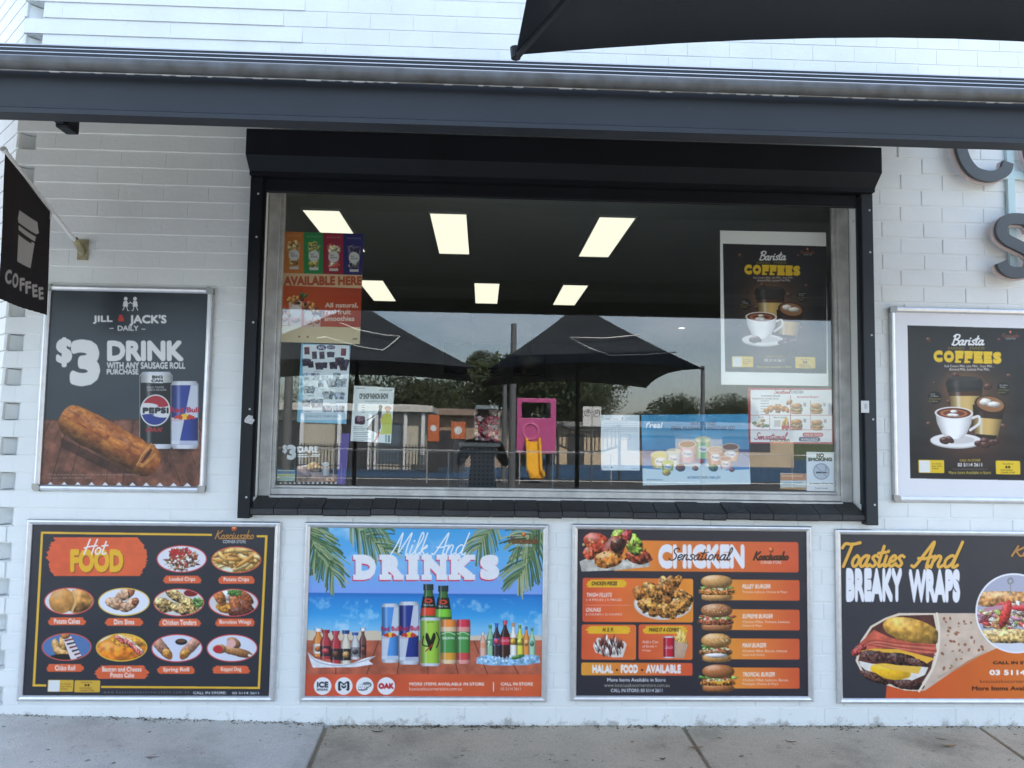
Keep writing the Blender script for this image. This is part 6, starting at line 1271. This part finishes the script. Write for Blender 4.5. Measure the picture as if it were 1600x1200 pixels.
def smoothie(P):
    P.fill('b8643a')
    for x0, x1, c, fr in ((84, 282, 'c8782c', ['d8a048', 'e8c880', 'b88038']), (282, 476, '2a8a48', ['d8c048', 'a8a048', 'e8d88a']), (472, 676, '9a2438', ['e8d890', 'd84840', 'f0e8c0']), (672, 880, '2c2868', ['4a4060', 'a8a890', '302848'])):
        P.rect(x0, 50, x1, 506, c); cx = (x0+x1)/2+3; dy = (x0-84)*.045
        P.txt('SMOOTHIE MIX', cx-70, 108+dy, cx+70, 122+dy, 'd8d0c0', .0, a=.7); P.poly([(cx-66, 190+dy), (cx+66, 194+dy), (cx+42, 440+dy), (cx-42, 436+dy)], 'c8c4b4', a=.4); P.scatter(cx, 240+dy, 50, 60, 22, fr, 26, 16, int(x0), (0, 180), .5); P.scatter(cx, 390+dy, 40, 34, 14, fr, 24, 14, int(x0)+1, (0, 180), .5); P.ell(cx, 306+dy, 52, 56, 'd8d8d0'); P.txt('FRUIT\nSMOOTHIE', cx-34, 284+dy, cx+34, 324+dy, '6a6660', .04); P.rect(cx-44, 420+dy, cx+44, 446+dy, 'd0cec4')
    P.poly([(60, 482), (880, 504), (880, 640), (60, 604)], 'd8b890'); P.txt('AVAILABLE HERE', 84, 514, 856, 606, 'b4522e', .05)
    P.poly([(40, 604), (880, 636), (880, 1040), (40, 1020)], 'c85a28', grad='b04020'); P.poly([(40, 1006), (880, 1020), (880, 1200), (40, 1180)], 'dccca4')
    for cx, w, y0, y1 in ((200, 70, 720, 1010), (330, 52, 780, 1030), (96, 40, 850, 1000), (412, 40, 850, 1020)): P.poly([(cx-w, y0), (cx+w, y0), (cx+w*.8, y1), (cx-w*.8, y1)], 'dcc8b8', a=.85); P.scatter(cx, y0+30, w*.9, 34, 20, ['c86a3c', 'e8a050', '5a3a30', '8a3a30'], 24, 16, int(cx), (0, 180), .4); P.ell(cx, (y0+y1)/2, w*.8, w*.95, 'e4dcd8'); P.blob(cx, y1-60, w*.7, 24, 'd08a70')
    P.blob(270, 700, 34, 16, '3a6a34', rot=40); P.blob(292, 712, 34, 14, '4a7a3c', rot=-40)
    P.txt('All natural,', 490, 776, 818, 832, 'e8dcd0', .03); P.txt('real fruit', 490, 840, 746, 892, 'e8dcd0', .03); P.txt('smoothies', 484, 908, 782, 958, 'e8dcd0', .03); P.ell(236, 1112, 12, 10, 'b87050'); P.ell(320, 1114, 12, 10, 'b87050'); P.rect(764, 1124, 812, 1144, '9a8a6a')
paper('window_poster', [(443, 362), (567.5, 365), (563, 538), (438, 534)], .0019, 'tall orange smoothie poster with four coloured cups and the words AVAILABLE HERE', 'poster', smoothie, (430, 350, 580, 947))

def cards(P):
    P.fill('7cc0dc'); P.rect(212, 274, 502, 740, 'eaf4f8'); P.ell(328, 292, 30, 17, '4a4a6a'); P.txt('AFL', 306, 282, 350, 302, 'e8e8ee', .05); P.ell(388, 290, 26, 13, '505070'); P.txt('2024', 368, 284, 408, 296, 'd8d8e0', .03)
    g = np.random.default_rng(12)
    def fan(cx, cy, n, w, h, tone):
        for i in range(n):
            a = (i-(n-1)/2)*14+g.uniform(-4, 4); x = cx+(i-(n-1)/2)*w*.75; ca, sa = math.cos(R(a)), math.sin(R(a)); pts = [(x+dx*ca-dy*sa, cy+dx*sa+dy*ca) for dx, dy in ((-w/2, -h/2), (w/2, -h/2), (w/2, h/2), (-w/2, h/2))]; P.poly(pts, tone[i % len(tone)], tex=.7, ts=.012, seed=int(g.integers(9999)))
    dk = ['4a3a48', '3a3a4c', '54485a', '3c4a50']; md = ['8a98aa', '9aa0ac', '7a8a9c']
    for cx, cy, n, w, h in ((238, 312, 1, 32, 46), (285, 340, 1, 30, 46), (332, 340, 1, 32, 46), (386, 336, 2, 26, 34), (466, 320, 1, 32, 46), (236, 386, 2, 30, 44), (262, 398, 1, 34, 40), (316, 408, 2, 28, 44), (350, 402, 1, 28, 36), (404, 404, 2, 28, 44), (440, 378, 2, 30, 50), (466, 400, 3, 24, 70)): fan(cx, cy, n, w, h, ['6a2a3a'] if cx in (466, 238) and cy < 330 else dk)
    for cx, cy, n, w, h in ((240, 474, 2, 32, 44), (290, 474, 2, 30, 46), (348, 482, 2, 24, 30), (424, 468, 2, 26, 30), (404, 512, 3, 34, 54), (464, 512, 2, 26, 50), (324, 516, 1, 34, 44), (250, 556, 3, 28, 44), (370, 590, 3, 26, 50), (440, 594, 3, 26, 44), (232, 640, 2, 30, 44), (300, 640, 3, 30, 54), (364, 676, 2, 36, 40), (436, 676, 3, 28, 40)): fan(cx, cy, n, w, h, md)
    for x, y in ((230, 360), (300, 440), (420, 450), (240, 500), (330, 550), (260, 592), (400, 640), (440, 632), (240, 690)): P.rect(x-20, y, x+24, y+3, '8098a8')
    P.rect(200, 700, 480, 745, 'c4dae6'); P.txt('COLLECT THEM ALL', 230, 716, 440, 728, '6a8ca4', .02)
paper('window_poster', [(470.5, 536), (548, 540), (540.5, 662), (464, 660)], .0019, 'light blue poster crowded with small trading card pictures, below the smoothie poster', 'poster', cards, (420, 470, 720, 1200), .004)

def fashion(P):
    P.fill('eef4f2'); P.txt('OP SHOP FASHION SHOW', 566, 578, 746, 614, '26282a', .03); P.rect(546, 544, 600, 548, '8a9090'); P.rect(690, 556, 772, 560, '8a9090'); P.rect(600, 626, 740, 629, '9aa0a0')
    P.blob(570, 746, 32, 27, '4c2c40', rough=.3, power=5, amb=.8); P.txt('6pm', 552, 736, 588, 756, 'c8a0b0', .0)
    for y in (650, 664, 680, 694): P.rect(580, y, 600, y+4, '707a80')
    for y, w in ((786, 60), (796, 84), (806, 70), (822, 100), (832, 84), (846, 96), (862, 110), (872, 70)): P.rect(528, y, 528+w, y+3, '8a9294')
    P.ell(698, 664, 12, 14, '2a2422'); P.poly([(690, 670), (706, 674), (704, 720), (696, 740), (700, 790), (680, 836), (664, 820), (612, 804), (640, 756), (660, 730), (680, 700)], '20282c'); P.stroke([(690, 700), (650, 724), (616, 746)], .006, '2a3034'); P.stroke([(676, 838), (670, 860), (660, 880)], .008, '9a4030'); P.stroke([(690, 820), (680, 850), (668, 870)], .007, 'a8503c')
    P.ell(744, 672, 22, 14, 'c08a70'); P.ell(744, 686, 14, 16, 'd0a080'); P.poly([(722, 704), (764, 704), (772, 760), (766, 834), (694, 834), (708, 780), (700, 740)], 'c8cc3c'); P.stroke([(716, 712), (700, 740), (706, 772)], .007, 'd8b090'); P.rect(726, 836, 740, 884, '9ab0a8'); P.rect(744, 840, 758, 884, '6a8a80')
paper('window_notice', [(553.5, 602.5), (616, 606), (611, 692.5), (547, 689)], .0016, 'pale notice with OP SHOP FASHION SHOW and two drawn women in black and yellow dresses', 'notice', fashion, (420, 470, 720, 1200), .003)

def notice(P):
    P.fill('e6f0f8'); P.txt('NOTICE', 1112, 356, 1158, 372, '6a5a6c', .04); P.txt('summer hours', 1186, 356, 1240, 372, 'c06a7c', .0); P.txt('Y', 1278, 350, 1292, 372, '30343c', .06)
    for y in (410, 430, 450, 470, 490): P.rect(1090, y, 1440, y+3, 'a8b8c8')
    P.frame(1266, 528, 1366, 580, 3, '9ab0c0')
    P.rect(1080, 866, 1150, 870, 'a07a5c'); P.rect(1160, 862, 1180, 874, '3a3c42'); P.rect(1370, 876, 1450, 880, '9aa4b0'); P.poly([(1062, 870), (1080, 890), (1062, 900)], 'c89a5c')
paper('window_notice', [(939.5, 648), (1000, 648.5), (999, 735), (939, 735)], .002, 'plain white notice with a few faint lines, just left of the milkshake poster', 'notice', notice, (780, 600, 1020, 1600), .004)

def shake(P):
    P.vgrad([(0, '3e94c4'), (.3, '50a4d0'), (.5, '3c8cbc'), (.505, '1c4a80'), (.60, '2a5a94'), (.68, '4a84b8'), (.72, 'c8dae4'), (1, 'd4e4ea')])
    nn = P.noise((0, P.nx, 0, P.ny), .12, 9, 4); P.c = np.clip(P.c*(1+.25*(nn[..., None]-.5)), 0, 1).astype(np.float32)
    P.poly([(6, 1000), (40, 1010), (80, 1040), (140, 1056), (6, 1056)], '4a86bc'); P.poly([(330, 1010), (380, 980), (411, 1000), (411, 1060), (320, 1050)], '4a86bc'); P.poly([(6, 1036), (200, 1050), (411, 1040), (411, 1100), (6, 1100)], 'd6e6ec')
    P.txt("f'real", 22, 862, 84, 886, 'f0f6fa', .06, shear=.2); P.txt('HAVE YOU TRIED', 190, 862, 284, 876, '1e3a5c', .03); P.txt("F'REAL MILKSHAKES & SMOOTHIES YET?", 118, 878, 356, 894, '1e3a5c', .03)
    def cup(cx, y0, y1, w, bd, lid, rot=0):
        P.cyl([(cx-w, y0), (cx-w*.78, y1)], [(cx+w, y0), (cx+w*.78, y1)], bd, amb=.6); P.ell(cx, y0, w, w*.42, 'c8c0b8'); P.ell(cx, y0, w*.86, w*.32, lid); P.ell(cx, (y0+y1)/2, w*.55, w*.42, 'e8ecf0'); P.txt("f'real", cx-w*.45, (y0+y1)/2-5, cx+w*.45, (y0+y1)/2+6, '24508c', .05)
    for cx, y0, y1, w, bd, lid in ((236, 928, 1000, 30, '7cb48c', 'c8d8b8'), (340, 956, 1010, 34, 'c8a89c', '7a5648'), (178, 946, 1016, 34, 'c8a8b8', '8a6858'), (78, 986, 1036, 38, 'd0c070', 'd8d080'), (126, 972, 1030, 28, 'c8d4dc', 'd8d8c8'), (284, 966, 1024, 32, 'b88a84', 'b09a90'), (104, 1014, 1046, 24, '9cb860', 'b8cc70'), (322, 1000, 1040, 24, 'd0b8bc', 'a87878')): cup(cx, y0, y1, w, bd, lid)
    for x, y, r, c in ((152, 1034, 18, '6a3a30'), (208, 1036, 12, '8a6048'), (276, 1034, 18, '4a6a4c'), (100, 1052, 16, 'd8b838'), (230, 1010, 10, 'a04050'), (346, 1042, 10, '7a4a40')): P.blob(x, y, r, r*.8, c, rough=.5)
    P.txt('AUTHENTIC TASTE. F REAL JOY.', 178, 1066, 304, 1078, '3a5a74', .03); P.rect(364, 1046, 396, 1078, 'd8e4ea'); P.txt('www.freal.com.au', 24, 1074, 86, 1082, '5a748a', .02)
paper('window_poster', [(1003, 649), (1170.5, 646), (1172, 757.5), (1004, 757.5)], .002, 'blue seaside poster of frozen milkshake cups, lowest right of the pane centre', 'poster', shake, (1000, 300, 1400, 960), .003)

paper('window_poster', [(1126, 360.5), (1291, 362.5), (1295, 604), (1126.5, 600)], .0021, 'large coffee poster with white margin taped in the upper right of the window', 'poster',
      lambda P: (P.fill('f6f7f4'), coffee_art(P, lambda x, y: (316+(x-150)*(382/728)*1.0, 196+(y-112)*(480/895)))), (1000, 300, 1400, 960), .004)

def chick(P):
    P.fill('b43440'); P.rect(415, 742, 720, 938, 'f4f4f6'); P.script('Sensational', 504, 740, 566, 756, 'b04050', .003); P.txt('CHICKEN', 566, 744, 614, 756, '8a8a90', .04)
    for x0, y0, x1, y1 in ((416, 836, 720, 838), (486, 838, 488, 892), (564, 762, 567, 892), (640, 782, 642, 892), (416, 891, 720, 893)): P.rect(x0, y0, x1, y1, 'b86a74')
    P.txt('CHICKEN PRICES', 454, 762, 526, 768, '5a5a64', .04); P.txt('TRADITIONAL BONED PIECES', 420, 772, 520, 778, '5a5a64', .02); P.script('Burgers', 590, 762, 650, 774, 'b04050', .003) if False else P.txt('Sensational Burgers', 590, 764, 670, 774, 'b04050', .02, shear=.2)
    for y in range(782, 834, 10): P.rect(452, y, 484, y+3, '9a9aa4')
    g = np.random.default_rng(3)
    for i in range(14): P.blob(524+g.normal()*18, 812+g.normal()*9, 13, 8, 'c07840', rot=g.uniform(0, 180), rough=.8)
    for cx, cy in ((588, 812), (662, 812), (588, 872), (664, 874)): burger(P, cx, cy, 46, 40, False, True, 'c88a50', '8a5a3c', int(cx+cy)); P.rect(cx+26, cy-22, cx+36, cy-8, 'a8a8b0')
    for i in range(12): P.blob(458+g.normal()*14, 872+g.normal()*6, 9, 6, ['d8c8a0', '9a7048', '6a8a50'][i % 3], rough=.5)
    P.txt('H.S.P.', 444, 842, 466, 848, '5a5a64', .03); P.txt('Make it a Combo', 500, 842, 552, 848, '5a5a64', .03); P.scatter(546, 868, 12, 14, 14, ['e0b050', 'c8963c'], 14, 3, 5, (60, 120)); P.rect(532, 876, 560, 888, 'c84038'); P.rect(504, 856, 528, 880, 'c8c4c0')
    P.script('Sensational', 430, 902, 554, 928, 'b02c40', .0045, .35); P.txt('chicken', 488, 922, 562, 938, '505058', .03); P.rrect(610, 902, 688, 918, 8, 'b8323c'); P.txt('HALAL FOOD', 618, 906, 684, 915, 'f0e0e0', .04); P.rrect(596, 918, 676, 936, 8, '34406a'); P.txt('AVAILABLE', 604, 923, 668, 933, 'e0e4f0', .04)
paper('window_poster', [(1169, 607), (1299, 606), (1302.5, 695), (1170, 691.5)], .0017, 'white chicken menu sheet with a red border inside the window', 'poster', chick, (1000, 300, 1400, 960), .003)

def nosmoke(P):
    P.fill('f2f4f6'); P.txt('NO', 662, 980, 690, 996, '22262a', .06); P.txt('SMOKING', 630, 996, 720, 1010, '22262a', .06); P.ell(680, 1048, 31, 31, 'a8a4a8'); P.ell(680, 1048, 27, 27, 'd2d4d8'); P.rect(660, 1049, 694, 1055, '2a2c30'); P.rect(694, 1049, 702, 1055, '9a5050'); P.stroke([(694, 1044), (700, 1036), (694, 1030)], .003, '4a4c50'); P.stroke([(658, 1026), (702, 1070)], .004, 'b09aa0', smooth=False); P.txt('in outdoor dining area', 636, 1090, 724, 1098, '30343a', .04); P.txt('Penalties may apply', 656, 1108, 704, 1114, '505458', .02)
paper('notice', [(1259.5, 706), (1303, 706.5), (1305, 768), (1261, 767)], .0013, 'small white NO SMOKING notice in the lower right corner of the window', 'notice', nosmoke, (1000, 300, 1400, 960))
def orangecard(P): P.fill('d0d6d4'); P.rect(526, 1056, 626, 1082, 'c8843c'); P.rect(530, 1062, 610, 1068, 'e0b070'); P.rect(528, 1108, 624, 1114, 'c08a44'); P.rect(536, 1088, 610, 1092, '8ab0c0'); P.rect(536, 1096, 590, 1099, '9ab0b8')
paper('card', [(1219.5, 739), (1260, 740), (1260, 765), (1219, 764)], .0014, 'small orange and white card beside the no smoking notice', 'card', orangecard, (1000, 300, 1400, 960))
def yellowcard(P): P.fill('a8c0b4'); P.rect(130, 640, 480, 690, '5a7a94'); P.rect(130, 704, 480, 726, 'b8b838'); P.rect(160, 760, 440, 770, '7a988c'); P.rect(160, 786, 360, 794, '7a988c')
paper('card', [(433, 734), (461, 734.5), (460.5, 752), (433, 751)], .0014, 'small blue, yellow and green card at the lower left corner of the pane', 'card', yellowcard, (420, 680, 560, 1600))
def dare(P):   # transparent film poster: only the printed parts exist
    m = np.zeros((P.ny, P.nx), np.float32); P.fill('000000'); P.c[:] = 0
    P.txt('$', 244, 170, 326, 334, 'ffffff', .05); P.txt('3', 322, 170, 486, 440, 'ffffff', .06); P.txt('DARE', 512, 196, 880, 312, 'ffffff', .05)
    for x0, x1, y in ((512, 700, 340), (512, 720, 374), (780, 920, 340), (740, 900, 366)): P.rect(x0, y, x1, y+18, 'ffffff')
    for i in range(13): x = 214+i*82; P.poly([(x-28, 866), (x, 832), (x+28, 866)], 'ffffff')
    P.poly([(500, 560), (700, 520), (760, 640), (1220, 700), (1220, 838), (500, 838)], 'ffffff'); P.ell(806, 570, 124, 90, 'ffffff'); P.rect(944, 560, 1084, 720, 'ffffff'); P.ell(1010, 520, 60, 40, 'ffffff')
    P.alpha = P.c[..., 0].copy(); P.fill('dfe3e4'); P.poly([(480, 560), (1225, 560), (1225, 838), (480, 838)], '8a7264', tex=.4, ts=.03); P.blob(620, 650, 170, 60, 'b89484', rot=38, rough=.2, power=3); P.blob(806, 570, 126, 92, 'c8985a', rough=.6); P.cyl([(948, 580), (952, 720)], [(1084, 580), (1078, 720)], 'a8a098'); P.ell(1010, 520, 64, 44, 'b8c0cc'); P.scatter(1110, 800, 90, 24, 20, ['c89070', 'd8c0a8', 'a87058'], 30, 12, 3)
    for i in range(13): x = 214+i*82; P.poly([(x-30, 872), (x, 828), (x+30, 872)], 'dfe3e4')
paper('window_film_poster', [(438, 692), (530, 694), (529, 757), (434, 756)], .0014, 'clear film poster with white $3 DARE lettering and a filled roll', 'poster', dare, (420, 680, 560, 1600))
paper('strip', [(531, 676), (545, 678), (541, 757), (528, 757)], .004, 'narrow upright purple strip of card behind the window pane', 'card', lambda P: (P.fill('5a4a9a'), P.rect(1290, 500, 1300, 900, '8a7cc0')), (420, 680, 560, 1600))

# ---------------------------------------------------------------- coffee flag on its pole
br = at(131, 391, 0.0); tip = at(8, 236, -.62)
t = empty('flag', (float(br[0]), 0.0, float(br[2])), 'dark hanging COFFEE flag with a pale takeaway cup on a slanted pole', 'flag')
mb = MB(); mb.tube([tuple(br+np.array([0, -.02, 0])), tuple(tip)], .0095, 12); mb.tube([tuple(tip), tuple(tip+(tip-br)*.02)], .014, 12); mb.build('pole', M['white_metal'], t)
mb = MB(); mb.box(br[0]-.028, br[0]+.028, -.012, -.005, br[2]-.055, br[2]+.055, .002); d_ = (tip-br)/np.linalg.norm(tip-br); mb.tube([tuple(br+np.array([0, -.01, -.02])), tuple(br+d_*.09)], .017, 12)
for dz in (-.045, .045):
    for dx in (-.018, .018): mb.tube([(br[0]+dx, -.012, br[2]+dz), (br[0]+dx, -.015, br[2]+dz)], .004, 8)
mb.build('bracket', M['grime'], t)
U = np.array([br[0]-tip[0], br[1]-tip[1], 0]); LU = np.linalg.norm(U); U /= LU; V = np.array([0, 0, 1.0])
O = tip+np.array([0, 0, 0.0])-U*.0
pr_ = None
P = Print(O, U, V, 1, 1, .01, (0, 180, 150, 562)); ur = P.l((297, 600)); bl = P.l((254, 1168)); wfl = float(ur[0]); hfl = float(bl[1])+.02
P = Print(O, U, V, wfl, hfl, .0022, (0, 180, 150, 562)); P.fill('241f22'); P.rect(-60, 200, 130, 760, '2b2222', a=.6)
sl = (br[2]-tip[2])/LU
uu, vv = np.meshgrid(np.linspace(0, P.w, P.nx), np.linspace(0, P.h, P.ny))
lineb = P.l((0, 1080)); hem = lineb[1]+(bl[1]-lineb[1])*(uu-lineb[0])/(bl[0]-lineb[0])
P.alpha = ((vv > -sl*uu+.012) & (vv < np.minimum(hem, P.h))).astype(np.float32)
cw = 'b4aeac'
P.poly([(108, 556), (228, 626), (232, 660), (238, 690), (224, 698), (102, 628), (98, 606)], cw); P.poly([(104, 644), (222, 712), (216, 740), (105, 672)], cw); P.poly([(105, 690), (108, 688), (214, 750), (190, 896), (104, 856)], cw); P.poly([(106, 684), (196, 738), (196, 752), (106, 700)], '2a2326')
for ch, (x0, y0, x1, y1) in zip('COFFEE', ((20, 898, 68, 994), (74, 918, 118, 1016), (126, 946, 158, 1034), (160, 966, 192, 1050), (196, 984, 222, 1070), (226, 1000, 250, 1084))): P.txt(ch, x0, y0+6, x1, y1-4, cw, .04)
P.warp = lambda u, v: .010*np.sin(u*16+v*3)*np.clip(v*3, 0, 1)
P.sheet('banner', t, rough=.8, coat=0.0)
mb = MB(); q = at(78, 344, 0); e = tip+(br-tip)*(wfl/LU); mb.tube([tuple(e), tuple(e-np.array([0, 0, .05]))], .006, 8); mb.build('clip', M['white_metal'], t)

# ---------------------------------------------------------------- small things
q0, q1 = at(1345, 626, -.07), at(1358, 645, -.07)
P = Print((q0[0], -.0712, q0[2]), (1, 0, 0), (0, 0, 1), q1[0]-q0[0]-.0, q0[2]-q1[2], .002, (1300, 200, 1600, 581)); P.fill('d8dcdc'); P.rrect(97, 834, 107, 850, 1, 'b8bcbe'); tag(P.sheet('sticker', None, .5, thick=.0008), 'small white sticker on the right hand shutter guide', 'sticker')
q = at(390, 656, -.07); mb = MB(); g = random.Random(2); n = 14
pts = [(q[0]+.024*math.cos(R(360*i/n))*g.uniform(.7, 1.15), q[2]+.026*math.sin(R(360*i/n))*g.uniform(.7, 1.15)) for i in range(n)]; mb.poly_y(pts, -.0735, -.0685); mb.poly_y([(q[0]+(x-q[0])*.6, q[2]+(z-q[2])*.6) for x, z in pts], -.078, -.0738)
single(mb, 'torn_sticker', mat('torn_paper', (.55, .56, .56), .8, var=.25, vscale=90, bump=.5), (q[0], -.07, q[2]), 'torn scrap of white sticker on the left hand shutter guide', 'sticker')
def leaf(px, py, ln, wd, rot, m, label, dead=False):
    q = pave_y(px, py, PZ+.004); mb = MB(); n = 8; ca, sa = math.cos(R(rot)), math.sin(R(rot)); top = []; bot = []
    for i in range(n+1):
        w = i/n; k = math.sin(math.pi*w)**.8*wd/2; x = (w-.5)*ln; z = PZ+.003+.010*(w-.5)**2*4+.002; z = z+(.075 if q[0] < g1[0] else 0)*0
        for s, L in ((1, top), (-1, bot)): L.append((q[0]+x*ca-s*k*sa, q[1]+x*sa+s*k*ca, z+.003*(1-abs(2*w-1))))
    v = top+bot; f = [(i, i+1, n+2+i, n+1+i) for i in range(n)]; mb.add(v, f); mb.add([(a, b, c-.0012) for a, b, c in v], [t_[::-1] for t_ in f])
    single(mb, 'fallen_leaf', m, (q[0], q[1], PZ), label, 'leaf')
leaf(1086, 1169, .085, .016, -4, M['leaf'], 'tan leaf lying across the pavement joint'); leaf(1482, 1166, .08, .018, -8, M['leaf'], 'long tan leaf on the pavement below the wrap board'); leaf(1125, 1153, .035, .022, 70, mat('pale_leaf', (.42, .38, .24), .7), 'small pale leaf just right of the tan leaf on the joint')
leaf(635, 1128.5, .10, .020, 25, M['leafdark'], 'curled brown leaf against the wall foot under the drinks board'); leaf(590, 1144, .07, .012, 0, M['leafdark'], 'dark strip of dead leaf just right of the pavement edge'); leaf(1235, 1160, .06, .010, -20, M['leafdark'], 'thin dark twig like leaf under the chicken board'); leaf(1035, 1187, .03, .015, 0, M['leafdark'], 'dark flattened leaf scrap left of the diagonal joint'); leaf(700, 1131, .05, .010, 0, M['leafdark'], 'dark sliver of leaf by the wall foot, right of the curled brown leaf'); leaf(1470, 1156, .06, .006, -35, M['leafdark'], 'thin dark twig beside the long tan leaf')

# litter swept up against the foot of the wall: crumbs of leaf and grit
mb = MB(); g = np.random.default_rng(77)
for i in range(900):
    x = g.uniform(-2.45, 3.4) if i % 3 else g.choice([-1.55, -.75, -.32, .02, .15, .85, 1.9])+g.normal()*.10; y = -abs(g.normal())*.022-.006; z = (PZ if x > g1[0] else .10+(PZ+.012-.10)*(x+2.45)/(g1[0]+2.45))+.001
    r, w, t0 = g.uniform(.003, .014), g.uniform(.002, .005), g.uniform(0, 3.14); c_, s_ = math.cos(t0), math.sin(t0); h = g.uniform(.001, .006)
    mb.add([(x-r*c_, y-r*s_*.4, z), (x+w*s_, y-w*c_, z+h), (x+r*c_, y+r*s_*.4, z+h*.4), (x-w*s_, y+w*c_, z+h*1.2)], [(0, 1, 2, 3)])
o = mb.build('leaf_litter', M['leafdark']); tag(o, 'brown leaf crumbs and grit along the foot of the white wall', 'leaf litter', kind='stuff')
